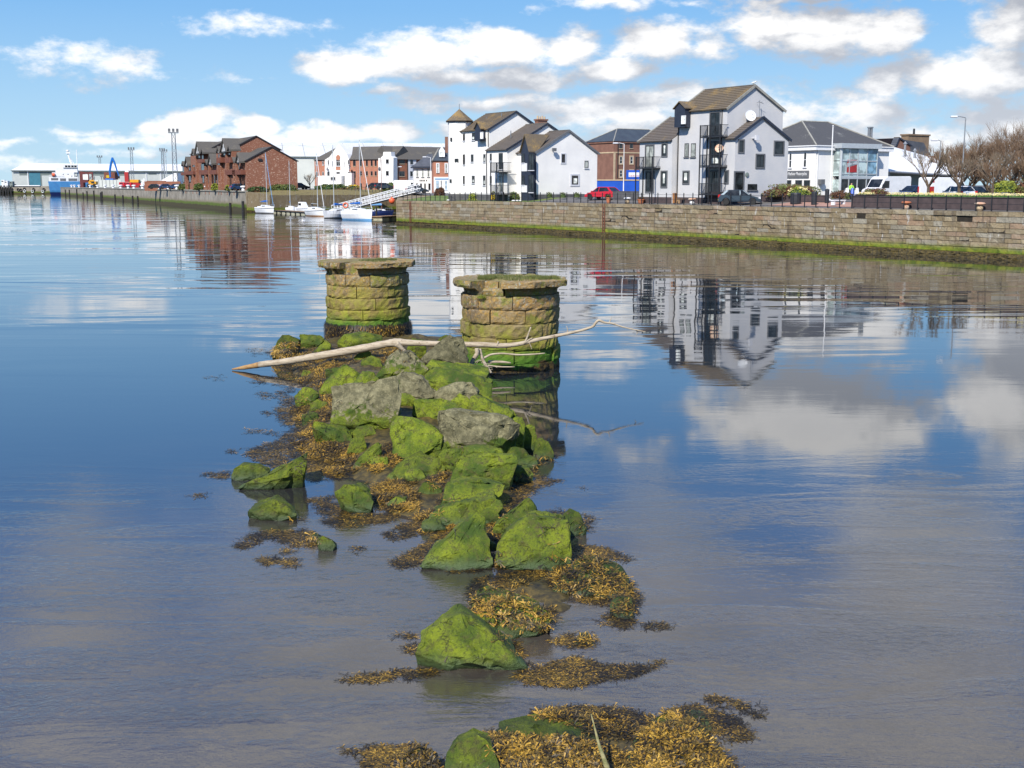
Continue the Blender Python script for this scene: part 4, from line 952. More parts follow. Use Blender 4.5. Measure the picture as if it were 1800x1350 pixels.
# ------------------------------------------------------------------ cottage behind the shed
h = House('stone_cottage', 'brown stone cottage with slate roof and broad chimney behind the white shed', 'house', 1571, 200, 3.97, TH)
zE = h.loc(1571, 255, 'y', 0)[1]; xa, za = h.loc(1580, 242.5, 'y', 0); x1 = h.loc(1596, 258, 'y', 0)[0]
h.gable(0, x1 + .6, 0, 1.0, zE, xa, za, 'old_brick'); h.droof(0, x1 + .6, 0, 1.0, zE, xa, za, 'slate', far=False)
MB().prism([(xa, 1.0, za), (xa + 7.5, 1.0, za - .6), (xa + 9.5, 1.0, zE - 1.5), (x1, 1.0, zE - 1.5)], (0, 4, 0)).build('wing_roof', 'slate', h.root)
a0, a1, z0, z1 = h.rect('y', 3, 1597, 238.5, 1633, 262); ch = MB().box(a0, a1, 3, 4.6, z0 - 2, z1).box(a0 - .15, a1 + .15, 2.85, 4.75, z1 + .001, z1 + .25).build('chimney', 'brown_stone', h.root)
MB().lathe([(.2, z1 + .25), (.16, z1 + 1.2)], (a0 + (a1 - a0) * .4, 3.7, 0), 8).build('chimney_pot', 'black_paint', ch)
MB().box(-1, 12, 1.1, 8, -1, zE - 1.6).build('wall', 'old_brick', h.root)
# ------------------------------------------------------------------ white and brick apartment block behind the boats
h = House('apartment_block', 'red brick and white rendered apartment block with grey tiled roofs behind the boats', 'apartment block', 690, 280, 4.3, math.radians(36))
zE = h.loc(690, 279, 'y', 0)[1]; zR = h.loc(690, 257, 'y', 5)[1]
Lp = 25.5; WB = 16
th2 = math.radians(26)   # the left wing turns away from the corner
Lx = House('x', 'x', 'x', 690, 280, 4.3, math.radians(-28)); bpy.data.objects.remove(Lx.root); Lx.root = thing('wing_tmp', 'x', 'x', (0, 0, 0), math.radians(-28) - math.radians(36))
for k in ('label', 'category'): del Lx.root[k]
Lx.root.name = 'left_wing'; Lx.root.parent = h.root
# left wing: facade plane 'y' of frame Lx, running to the left (negative x)
xl = Lx.loc(553, 300, 'y', 0)[0]; zl = Lx.loc(600, 279, 'y', 0)[1]
mb = MB().box(xl, 0, 0, 9, -1, zE); mb.build('wall', 'orange_brick', Lx.root)
mb = MB(); mb.add([(xl - .3, -.35, zE - .1), (.3, -.35, zE - .1), (.3, 9.3, zE - .1), (xl - .3, 9.3, zE - .1), (xl + 3.5, 4.5, zR), (.3, 4.5, zR)], [(0, 1, 5, 4), (2, 3, 4, 5), (3, 0, 4), (1, 2, 5), (3, 2, 1, 0)]); mb.build('roof', 'tiles_grey', Lx.root)
def white_front(pxs, pys, y, name='white_front', d=.4):
    pts = [Lx.loc(px, py, 'y', y) for px, py in zip(pxs, pys)]
    return MB().prism([(a, y, z) for a, z in pts], (0, d, 0)).build(name, 'white_render', Lx.root)
white_front((571, 613, 613, 609.5, 595.5, 579, 571), (334, 334, 279, 271, 253, 276, 281), -.45, d=6)
aL, zL = Lx.loc(579, 276, 'y', -.45); aT, zT = Lx.loc(595.5, 253, 'y', -.45); aR, zRR = Lx.loc(610, 275, 'y', -.45)
for ae, ze_ in ((aL, zL), (aR, zRR)):
    MB().hexa([(ae, -.2, ze_ - .1), (aT, -.2, zT - .12), (aT, 5.5, zT - .12), (ae, 5.5, ze_ - .1), (ae, -.2, ze_ + .1), (aT, -.2, zT - .02), (aT, 5.5, zT - .02), (ae, 5.5, ze_ + .1)]).build('cross_roof', 'tiles_grey', Lx.root)
white_front((665, 691, 691.5, 688, 687, 674, 673, 668, 665), (334, 334, 277, 275, 267, 267, 274, 278, 278), -.8, d=1.6)
white_front((559, 600, 600, 559), (334, 334, 309, 309), -2.6, 'white_extension', d=2.1)
white_front((606, 618, 618, 606), (334, 334, 304, 304), -1.6, 'white_extension', d=1.1)
for px, w_, ys, m_ in ((557, 4, ((283, 290), (302, 310)), 'frame_white'), (568, 3, ((283, 290), (302, 309)), 'frame_white')):
    for ya, yb in ys: Lx.win('y', 0, px - w_ / 2, ya, px + w_ / 2, yb, mull=(0, 0), fr=m_)
for px in (623, 634.5, 645, 653.5, 660.5):
    for ya, yb in ((281.5, 292), (301, 309 if px > 630 else 313), (322, 330)): Lx.win('y', 0, px - (2.4 if px < 630 else 1.7), ya, px + (2.4 if px < 630 else 1.7), yb, mull=(0, 0), fr='surround_grey', sill='sandstone_trim')
Lx.win('y', -.45, 591, 276, 598, 292, 'dark_glass', mull=(1, 1), fr='frame_white'); 
pa = Lx.loc(594.5, 277, 'y', -.45); mb = MB(); mb.lathe([(.62, -.04), (.62, .0)], (pa[0], -.46, pa[1]), 14, axis='y'); mb.build('brick_arch', 'orange_brick', Lx.root)
a0, a1, z0, z1 = Lx.rect('y', -.45, 590.5, 293, 598.5, 299); MB().box(a0, a1, -.5, -.451, z0, z1).build('brick_panel', 'orange_brick', Lx.root)
for q in ((576, 281, 578.5, 290), (583.5, 283, 585, 292), (604.5, 283, 606, 292), (611.5, 281, 614, 289), (575, 302, 580, 310), (591, 302, 598, 306), (611, 302, 617, 312)): Lx.win('y', -.45, *q, mull=(0, 0), fr='frame_white')
Lx.win('y', -2.6, 581, 311, 590, 317, mull=(2, 0), fr='frame_white')
for ya, yb in ((280, 287.5), (300.5, 308.5), (322, 329)): Lx.win('y', -.8, 678.5, ya, 683.5, yb, mull=(0, 0), fr='surround_grey')
for q in ((577.5, 297), (617, 295.5), (668.5, 296)): Lx.dish('y', -.5, *q, .4, 'metal_grey', look=(-.5, -.8, .3))
# right wing
xr_ = h.loc(735, 300, 'y', 0)[0]
xr_ = 22
MB().box(0.2, xr_, .2, 9, -1, zE).build('wall', 'red_and_shaded_brick', h.root)  # darker brick than the left wing: this side's shade is put into the colour
mb = MB(); mb.add([(-.3, -.35, zE - .1), (xr_ + .3, -.35, zE - .1), (xr_ + .3, 9.3, zE - .1), (-.3, 9.3, zE - .1), (-.3, 4.5, zR), (xr_, 4.5, zR)], [(0, 1, 5, 4), (2, 3, 4, 5), (3, 0, 4), (1, 2, 5), (3, 2, 1, 0)]); mb.build('roof', 'tiles_grey', h.root)
for q in ((702, 281, 711, 288), (702, 301, 711, 310)): h.win('y', 0.2, *q, mull=(1, 0), fr='surround_grey', sill='sandstone_trim')
a0, a1, z0, z1 = h.rect('y', 0.2, 717, 279.5, 731, 334); MB().box(a0, a1, -.05, .199, z0, z1).build('grey_panel', 'surround_white', h.root)
for q in ((721, 281.5, 726, 289), (721, 301, 726, 310)): h.win('y', -.05, *q, mull=(0, 0), fr='surround_grey')
h.pipe('y', .2, 716, 280, 333, r=.12)
# ------------------------------------------------------------------ white pub and brick house
h = House('white_pub', 'small white two storey pub with grey slate roof and navy eaves', 'pub', 727.5, 238, 4.2, math.radians(6))
W_ = h.loc(761, 310, 'y', 0)[0]; zE = h.loc(745, 293.5, 'y', 0)[1]; zR = h.loc(760, 270, 'y', 4)[1]
MB().box(0, W_, 0, 8, -1, zE).build('wall', 'white_render', h.root)
mb = MB(); mb.add([(-.5, -.4, zE), (W_ + .1, -.4, zE), (W_ + .1, 8.4, zE), (-.5, 8.4, zE), (3.1, 4, zR), (W_ + .1, 4, zR)], [(0, 1, 5, 4), (2, 3, 4, 5), (3, 0, 4), (1, 2, 5), (3, 2, 1, 0)]); mb.build('roof', 'slate', h.root)
MB().box(-.6, W_ + .15, -.5, -.401, zE - .25, zE + .08).build('eaves_board', 'navy_trim', h.root); MB().tube([(3.1, 4, zR + .05), (W_, 4, zR + .05)], .12, 5).build('ridge', 'ridge_stone', h.root)
for px in (733.5, 743, 753): h.win('y', 0, px - 2, 296.5, px + 2, 311.5, 'net_curtain', mull=(0, 1), fr='frame_white', sill='navy_trim')
for px, w_ in ((733, 4), (740, 3), (747, 2.5), (755, 4)): h.win('y', 0, px - w_ / 2, 322.5, px + w_ / 2, 333, 'dark_glass', mull=(0, 0), fr='black_paint', sill='black_paint')
for k, px in enumerate((737.5, 740, 742.6, 745, 749)): a0, a1, z0, z1 = h.rect('y', 0, px, 316, px + 1.6, 318.6); MB().box(a0, a1, -.05, -.001, z0, z1).build('sign_letter', 'black_paint', h.root)
h = House('brick_house', 'orange brick house with slate roof and white dormer beside the white pub', 'house', 762, 228, 4.2, math.radians(6))
W_ = 6; zE = h.loc(775, 282.5, 'y', 0)[1]; zR = h.loc(780, 262, 'y', 4)[1]
MB().box(0, W_, 0, 8, -1, zE).build('wall', 'orange_brick', h.root)
mb = MB(); mb.add([(-.2, -.3, zE), (W_, -.3, zE), (W_, 8, zE), (-.2, 8, zE), (-.2 + 1.4, 4, zR), (W_, 4, zR)], [(0, 1, 5, 4), (2, 3, 4, 5), (3, 0, 4), (1, 2, 5), (3, 2, 1, 0)]); mb.build('roof', 'dark_slate', h.root)
MB().tube([(-.2, -.3, zE + .05), (1.2, 4, zR + .05)], .15, 5).build('hip_ridge', 'ridge_stone', h.root)
a0, a1, z0, z1 = h.rect('y', .6, 772, 265, 782, 276); dm = MB().prism([(a0, .6, z0), (a1, .6, z0), (a1, .6, z1), ((a0 + a1) / 2, .6, z1 + .8), (a0, .6, z1)], (0, 2.5, 0)).build('dormer', 'frame_white', h.root)
h.win('y', .58, 773, 266, 777, 275, 'pale_blind', mull=(0, 0), fr='frame_white'); h.win('y', .58, 777.5, 266, 781.5, 275, 'pale_blind', mull=(0, 0), fr='frame_white')
for px in (769.5, 784.5): h.win('y', 0, px - 2, 287.5, px + 2, 304, 'net_curtain', 'frame_white', mull=(0, 1), fr='frame_white', sill='old_brick', sw=.1)
a0, a1, z0, z1 = h.rect('y', 0, 762.5, 311, 789, 336); MB().box(a0, a1 + .5, -.15, -.001, z0 - .5, z1).build('ground_floor_front', 'white_render', h.root)
for px, w_ in ((769, 5), (775.5, 2.6), (784, 4)): h.win('y', -.15, px - w_ / 2, 317, px + w_ / 2, 334, 'dark_glass' if w_ < 3 else 'sky_glass', mull=(1 if w_ > 3 else 0, 1), fr='frame_white')
a0, a1, z0, z1 = h.rect('y', -.15, 764.5, 313.5, 788, 315.5); MB().box(a0, a1, -.22, -.151, z0, z1).build('blue_arch_sign', 'sail_blue_pale', h.root)
c_ = h.loc(785.5, 250, 'y', 3); MB().box(c_[0] - .35, c_[0] + .5, 2.6, 3.4, zR - 1, c_[1] + 1).build('chimney', 'old_brick', h.root)
# ------------------------------------------------------------------ big white shed behind
h = House('white_warehouse', 'huge white metal warehouse rising behind the brick houses', 'warehouse', 470, 400, 4.3, math.radians(12))
W_ = 75; zE = h.loc(530, 276, 'y', 0)[1]; zR = h.loc(530, 251.5, 'y', 22)[1]
MB().box(-8, W_, 0, 44, -1, zE).build('wall', 'sheet_grey', h.root).data.materials[0] = MATS['pale_sheet']
for i in range(12): 
    xa_ = -8.3 + i * (W_ + 8.6) / 12; xb_ = xa_ + (W_ + 8.6) / 12 - .12
    MB().hexa([(xa_, -.5, zE + .02), (xb_, -.5, zE + .02), (xb_, 22, zR), (xa_, 22, zR), (xa_, -.5, zE + .25), (xb_, -.5, zE + .25), (xb_, 22, zR + .23), (xa_, 22, zR + .23)]).build('roof_panel', 'sheet_roof', h.root)
MB().hexa([(-8.3, 22.01, zR), (W_ + .3, 22.01, zR), (W_ + .3, 44.5, zE), (-8.3, 44.5, zE), (-8.3, 22.01, zR + .2), (W_ + .3, 22.01, zR + .2), (W_ + .3, 44.5, zE + .2), (-8.3, 44.5, zE + .2)]).build('roof', 'white_roof', h.root)
MB().box(-8, W_, -.55, -.5, zE - .1, zE + .2).build('gutter', 'sheet_dark', h.root)
rl = MB()
for i in range(12):
    for t_ in (.25, .5, .75):
        xx = -5 + i * 7.3 + t_ * 2; yy = 22 * t_; zz = zE + (zR - zE) * t_ + .27; MB and rl.box(xx, xx + 2.4, yy, yy + .5, zz, zz + .05)
rl.build('rooflight', 'metal_grey', h.root, kind='stuff')
# ------------------------------------------------------------------ brown brick harbour flats
TH2 = math.atan2(LD.y, LD.x) - PI / 2 if LD.y > 0 else math.atan2(-LD.y, -LD.x) - PI / 2
h = House('brick_flats', 'terrace of brown brick harbour flats with half timbered dormers and stepped gables', 'flats', 432, 252, 4.3, TH2)
def T_(px, val=0): return h.loc(px, 300, 'x', val)[0]
segs = [(432, 410.5, 'low'), (410.5, 383.5, 'tall'), (383.5, 360.5, 'low'), (360.5, 338, 'tall'), (338, 319.5, 'low')]
x0_, zL_ = h.loc(432, 282, 'y', 0); xa_, za_ = h.loc(476, 258, 'y', 0); x1_ = h.loc(521, 283, 'y', 0)[0]
tl = T_(410.5)
xt0, zt0 = h.loc(406.7, 262, 'y', tl); xta, zta = h.loc(450, 239, 'y', tl); xt1 = h.loc(493, 264, 'y', tl)[0]
for (pa_, pb_, kd) in segs:
    ya_, yb_ = T_(pa_), T_(pb_)
    if kd == 'low': g_ = (x0_, x1_, zL_, xa_, za_)
    else: g_ = (xt0, xt1, zt0, xta, zta)
    h.gable(g_[0], g_[1], ya_ + .005, yb_, g_[2], g_[3], g_[4], 'speckled_brick')
    h.slope(g_[0], g_[2], g_[3], g_[4], ya_ - .12, yb_ + .1, 'tiles_grey', pitch=.5); h.slope(g_[1], g_[2], g_[3], g_[4], ya_ - .12, yb_ + .1, 'tiles_grey', pitch=.5)
    h.verge(g_[0], g_[2], g_[3], g_[4], ya_ - .13, 'black_paint'); h.verge(g_[1], g_[2], g_[3], g_[4], ya_ - .13, 'black_paint')
def dormer(px0, px1, py_bot, py_apex, val, dep=.9, back=4):
    a0, a1, z0, z1 = h.rect('x', val - dep, px0, py_apex, px1, py_bot); a0 = max(a0, .7)
    if a1 - a0 < .5: return
    am = (a0 + a1) / 2; x_ = val - dep
    d_ = MB().prism([(x_, a0, z0), (x_, a1, z0), (x_, am, z1)], (.12, 0, 0)).build('dormer_gable', 'frame_white', h.root)
    w_ = a1 - a0; hh = z1 - z0; st = MB()
    if w_ > 3:
        for t_ in (-.22, 0, .22):
            st.box(x_ - .06, x_ - .001, am + t_ * w_ - .11, am + t_ * w_ + .11, z0, z0 + hh * (1 - abs(t_) * 2) * .92)
    st.box(x_ - .07, x_ - .001, a0, a1, z0 - .25, z0)
    st.build('timber_strut', 'black_paint', d_)
    for ae in (a0, a1):
        sg = -1 if ae == a0 else 1
        MB().hexa([(x_ - .35, ae + sg * .3, z0 - .2), (val + back, ae + sg * .3, z0 - .2), (val + back, am, z1 + .1), (x_ - .35, am, z1 + .1), (x_ - .35, ae + sg * .3, z0 + .15), (val + back, ae + sg * .3, z0 + .15), (val + back, am, z1 + .4), (x_ - .35, am, z1 + .4)]).build('dormer_roof', 'tiles_grey', h.root)
for q in ((416, 425, 285, 271, x0_), (409.5, 412.5, 285, 279.5, x0_), (427, 430, 284, 278, x0_), (389, 398.5, 266, 246, xt0), (382.5, 386.5, 268, 260, xt0), (402, 405.5, 264, 258, xt0),
          (367, 373.5, 288.5, 273.5, x0_), (361.5, 364.5, 288, 283, x0_), (344, 351.5, 269.5, 251.5, xt0), (338.5, 342, 272, 264, xt0), (355, 358, 269, 263, xt0), (326, 331, 291, 278, x0_), (321, 323.5, 291, 286, x0_)):
    dormer(q[0], q[1], q[2], q[3], q[4], back=(5 if q[2] - q[3] > 10 else 1.2))
# piers, recessed openings, balconies on the harbour front
for (px0, px1, py0, py1, val) in ((412, 414.5, 310, 326, 0), (417.5, 421, 289, 299, 0), (423.5, 426.5, 309, 327, 0), (427, 430, 289, 300, 0), (428, 431, 309, 328, 0), (393, 396.5, 268, 279, 1), (402, 405, 269, 281, 1), (401, 405, 287, 300, 1),
          (402, 407, 308, 325, 1), (409, 413, 308, 325, 0), (384, 386.5, 271, 283, 1), (382, 387, 287, 299, 1), (382, 386, 308, 322, 1), (376, 380, 308, 322, 0), (371, 374, 309, 320, 0), (371.5, 374.5, 291, 299, 0), (362.5, 365, 292, 299, 0), (364, 368, 309, 321, 0),
          (355, 358, 272, 281, 1), (354, 359, 288, 301, 1), (356, 359, 309, 321, 1), (349, 352, 272, 280, 1), (338.5, 342.5, 290, 302, 1), (338, 342, 309, 320, 1), (332.5, 335.5, 309, 320, 0), (321, 323.5, 293, 303, 0), (320.5, 324, 308, 320, 0), (332.5, 335, 294, 300, 0)):
    h.win('x', xt0 if val else x0_, px0, py0, px1, py1, mull=(0, 0), fr='black_paint', sill='black_paint')
for (px0, px1, py0, py1, val) in ((408.5, 424, 299, 307, 0), (396, 406, 277, 286, 1), (396, 414, 298, 307, 0), (369, 381, 299, 306.5, 0), (381, 388, 277, 286, 1), (350, 366, 299, 307, 0), (347, 358, 280, 286, 1), (326, 340, 301, 307, 0), (318.5, 326, 303, 308, 0)):
    v_ = xt0 if val else x0_; a0, a1, z0, z1 = h.rect('x', v_ - 1.0, px0, py0, px1, py1); a0 = max(a0, .5)
    b_ = MB().box(v_ - 1.1, v_, a0, a1, z0, z0 + .15).box(v_ - 1.1, v_ - 1.0, a0, a1, z0 + .15, z1).box(v_ - 1.0, v_, a0, a0 + .1, z0 + .15, z1).build('balcony', 'rust_brown', h.root)
for px in (410.5, 388, 383.5, 360.5, 345, 338, 325.5, 398.5, 367, 415):
    a0, _ = h.loc(px, 300, 'x', xt0 - .5); v_ = min(x0_, xt0)
    MB().box(v_ - .6, v_, a0 - .35, a0 + .35, -1, zL_ + (1.5 if px in (388, 345, 398.5) else -.6)).build('brick_pier', 'speckled_brick', h.root)
for (pa, pb) in ((477, 484),):
    for ya, yb in ((289.5, 297.5), (312, 320.5)): h.win('y', 0, pa, ya, pb - .3, yb, mull=(1, 0), fr='black_paint', sill='sandstone_trim')
a_, z_ = h.loc(456, 281, 'y', 0); MB().box(a_ - .4, a_ + .4, -.7, 0, z_ - .2, z_ + .25).build('floodlight', 'black_paint', h.root)
# ------------------------------------------------------------------ grey dock warehouse
ang_ = math.atan2(P(305, 325, 913).y - P(24, 325, 780).y, P(305, 325, 913).x - P(24, 325, 780).x)
ang_ = math.radians(24)
h = House('dock_warehouse', 'long pale grey dock warehouse with white roof and teal door at the far left', 'warehouse', 24.5, 780, 4.7, ang_)
zE = h.loc(25, 299, 'y', 0)[1]; zR = h.loc(36, 287, 'y', 14)[1]; W_ = 175
MB().box(0, W_, 0, 28, -.5, zE).build('wall', 'sheet_grey', h.root)
MB().add([(-1, -1, zE), (W_, -1, zE), (W_, 29, zE), (-1, 29, zE), (8, 14, zR), (W_ - 3, 14, zR)], [(0, 1, 5, 4), (1, 2, 5), (2, 3, 4, 5), (3, 0, 4), (3, 2, 1, 0)]).build('roof', 'white_roof', h.root)
MB().box(-1, W_, -1.2, -1.01, zE - .7, zE).build('gutter', 'sheet_dark', h.root)
a0, a1, z0, z1 = h.rect('y', 0, 51.5, 304, 71, 327); MB().box(a0 - .8, a1 + .8, -.12, -.001, z0, z1 + .8).build('door_frame', 'sheet_dark', h.root); MB().box(a0, a1, -.25, -.121, z0, z1).build('roller_door', 'teal_door', h.root)
for pa, pb, ya, yb in ((34, 48.5, 301.5, 308), (50, 51, 301.5, 308), (72, 92, 301.5, 308), (160, 219, 303.5, 308.5), (261, 275, 304, 307)): 
    a0, a1, z0, z1 = h.rect('y', 0, pa, ya, pb, yb); MB().box(a0, a1, -.1, -.001, z0, z1).build('cladding_band', 'sheet_dark', h.root)
for pa in (49, 96, 226, 257, 282): a0, z0 = h.loc(pa, 310, 'y', 0); MB().box(a0 - .25, a0 + .25, -.3, 0, -.4, zE - .71).build('downpipe', 'white_paint', h.root)
a0, a1, z0, z1 = h.rect('y', -6, 148, 311.5, 182, 316.5)
text_part('lettering', 'ENGI    TERMS', 3.1, 'surround_grey', h.root, (h.loc(148, 316, 'y', -.1)[0], -.15, h.loc(148, 315.5, 'y', -.1)[1]), (PI / 2, 0, 0), .03, sx=.95)
from mathutils import noise as MN
# ================================================================== the two old round piers
wall_stone('pier_stone', .42, 1.85, 1.0, .18, pier=True); wall_stone('pier_stone_green', .6, 2.55, 1.0, .5, pier=True)
def pier(name_label, px, py_base, cap_left, seed, zoff=0.0):
    g = G(px, py_base); R0 = 1.5; zoff += .1
    c = Vector((g.x, g.y + R0, 0)); root = thing('stone_pier', name_label, 'bridge pier', c)
    rr = random.Random(seed)
    def sector(a0, a1, r_in, prof, nseg=6, rough=.03, mt='pier_stone', nm='stone', gap=.012):
        """prof: list of (r, z) from bottom to top"""
        rows = len(prof); V = []; F = []
        ga = gap / prof[0][0]; a0 += ga; a1 -= ga
        for i in range(nseg + 1):
            a = a0 + (a1 - a0) * i / nseg
            edge = i in (0, nseg)
            for j, (r, z) in enumerate(prof):
                q = r + (rr.uniform(-rough, rough) if not edge else -.006) - (rr.uniform(.0, .018) if j in (0, rows - 1) else 0)
                V.append((q * math.cos(a), q * math.sin(a), z))
            V.append((r_in * math.cos(a), r_in * math.sin(a), prof[-1][1])); V.append((r_in * math.cos(a), r_in * math.sin(a), prof[0][1]))
        k = rows + 2
        for i in range(nseg):
            for j in range(k): F.append((i * k + j, (i + 1) * k + j, (i + 1) * k + (j + 1) % k, i * k + (j + 1) % k))
        F.append(tuple(range(k))); F.append(tuple(nseg * k + j for j in range(k))[::-1])
        return MB().add(V, F).build(nm, mt, root)
    zs = [-.9, .14, .55, .91, 1.33, 1.75, 2.16]
    for ci in range(6):
        off = rr.uniform(0, 2 * PI); n = rr.choice([6, 7, 8, 9]); cuts = [off + 2 * PI * k / n + rr.uniform(-.16, .16) for k in range(n)]; cuts.append(cuts[0] + 2 * PI)
        for k in range(n):
            z0, z1 = zs[ci] + zoff * (ci > 0) + .008, zs[ci + 1] + zoff - .008; ro = R0 + rr.uniform(-.05, .04)
            sector(cuts[k], cuts[k + 1], .9, [(ro, z0), (ro + .012, z0 + (z1 - z0) * .15), (ro + .014, z0 + (z1 - z0) * .5), (ro + .012, z0 + (z1 - z0) * .85), (ro, z1)], rough=.024, nseg=9)
    if zoff > .15:
        for o in bpy.data.objects:
            if o.parent == root: o.data.materials[0] = MATS['pier_stone_green']
    zn, zc0, zc1 = 2.16 + zoff, 2.40 + zoff, 2.60 + zoff
    MB().lathe([(1.35, -.9), (1.35, zn)], n=20).build('core', 'dark_plinth', root)
    # neck + cap
    def slab(a_list, ro, z0, z1, nm, rin=0.0):
        """flat-sided octagon slab piece between corner angles"""
        pts = [(ro * math.cos(a), ro * math.sin(a)) for a in a_list]; inn = [(rin * math.cos(a), rin * math.sin(a)) for a in a_list[::-1]] if rin else [(-.25, .2)]
        poly = pts + inn
        m = MB().prism([(x, y, z0) for x, y in poly], (0, 0, z1 - z0)); o = m.build(nm, 'pier_stone', root, bevel=.02)
        bm = bmesh.new(); bm.from_mesh(o.data); bmesh.ops.triangulate(bm, faces=bm.faces)
        for _ in range(4): bmesh.ops.subdivide_edges(bm, edges=[e for e in bm.edges if e.calc_length() > .14], cuts=1); bmesh.ops.triangulate(bm, faces=bm.faces)
        bm.normal_update()
        mv = [v.normal * (MN.fractal((v.co + Vector((seed, 0, 0))) * 4, .8, 2.1, 4) * .035 - max(0, MN.noise(v.co * 2.3 + Vector((0, seed, 0))) - .25) * .12) for v in bm.verts]
        for v, d in zip(bm.verts, mv): v.co += d
        bm.to_mesh(o.data); bm.free(); return o
    A0 = math.radians(-90 + 22.5)   # octagon corners
    cl = math.radians(cap_left)
    # right part: octagon slab on a set back neck
    for k in range(5):
        sector(math.radians(-97) + k * .98, math.radians(-97) + (k + 1) * .98, .8, [(1.42, zn + .01), (1.44, zn + .12), (1.5, zc0 - .05), (1.56, zc0 - .004)], rough=.012)
    corners = [cl] + [math.radians(x) for x in (-67.5, -22.5, 22.5, 67.5, 112.5, 150)]
    ro = 1.84
    slab(corners[:3], ro, zc0, zc1, 'cap_slab'); slab([corners[2] + .012] + corners[3:5], ro, zc0 + .01, zc1 - .01, 'cap_slab'); slab([corners[4] + .012] + corners[5:], ro, zc0, zc1 - .02, 'cap_slab')
    # left part: corbelled full height blocks, broken edge
    prof = [(1.46, zn + .01), (1.48, zn + .1), (1.58, zn + .22), (1.74, zc0 - .02), (1.78, zc0 + .06), (1.76, zc1 - .01)]
    if zoff > .15:   # the far pier keeps its left blocks
        for a, b in ((152, 176), (176, 205), (205, 222), (222.3, 240)): sector(math.radians(a), math.radians(b), .5, [(r - .02 * (a > 204) - (.14 if a > 221 else 0), z) for r, z in prof], rough=.02)
        sector(math.radians(240), math.radians(263), .4, [(1.30, zn), (1.3, zc1 - .04)], rough=.03)
    else:
        for a, b in ((152, 180), (180, 228)): sector(math.radians(a), math.radians(b), .5, [(r - (.10 if a < 190 and z < zc0 - .1 else 0), z) for r, z in prof], rough=.035)
        sector(math.radians(228.5), math.radians(252), .4, [(1.22, zn), (1.2, zn + .12), (1.18, zc1 - .03)], rough=.02); sector(math.radians(236), math.radians(262), .8, [(1.47, zn + .01), (1.5, zn + .15), (1.45, zn + .22)], rough=.02)
    MB().lathe([(1.1, zn), (1.12, zc1 - .05), (.8, zc1 + .01), (.3, zc1 + .03)], n=18).build('top_fill', 'dry_grass', root)
    return root, c, zc1
pierL, cL, zL_top = pier('left of the two old round stone piers, green with algae and ringed by black weed', 639, 601, -98, 11, .10)
pierR, cR, zR_top = pier('right of the two old round stone piers, reddish stone with a grassy cap', 897.5, 655, -99, 5, 0.0)
def grass_patch(name, label, spots, m, blade=(.05, .13), n=900, flat=.35):
    V = []; F = []
    for _ in range(n):
        cx_, cy_, cz_, r_ = random.choice(spots); a = random.uniform(0, 2 * PI); q = r_ * math.sqrt(random.random()); x, y = cx_ + q * math.cos(a), cy_ + q * math.sin(a) * .9
        L = random.uniform(*blade); d = Vector((random.uniform(-1, 1) * flat * 2, random.uniform(-1, 1) * flat * 2, 1)).normalized() * L; w = Vector((random.uniform(-1, 1), random.uniform(-1, 1), 0)).normalized() * .007
        b = Vector((x, y, cz_)); o = len(V); V += [tuple(b - w), tuple(b + w), tuple(b + d)]; F.append((o, o + 1, o + 2))
    return np_mesh(name, np.array(V), np.array(F), m, label=label, cat='grass', kind='stuff')
grass_patch('grass', 'tufted grass growing over the cap of the right stone pier', [(cR.x + .35, cR.y - .55, zR_top, .75), (cR.x + 1.0, cR.y - .3, zR_top, .5), (cR.x - .3, cR.y + .1, zR_top, .7), (cR.x - .7, cR.y - .5, zR_top, .3)], 'leaf_olive', n=3200, blade=(.05, .16))
grass_patch('grass', 'thin grass tuft on the cap of the left stone pier', [(cL.x + .25, cL.y - .5, zL_top, .5), (cL.x + .7, cL.y, zL_top, .4)], 'leaf_olive', n=1300, blade=(.04, .12))
grass_patch('yellow_green_plant', 'small leafy plant growing in the broken edge of the right pier', [(cR.x - .85, cR.y - 1.3, 2.2, .14)], 'leaf_lime', n=240, blade=(.06, .17), flat=.8)
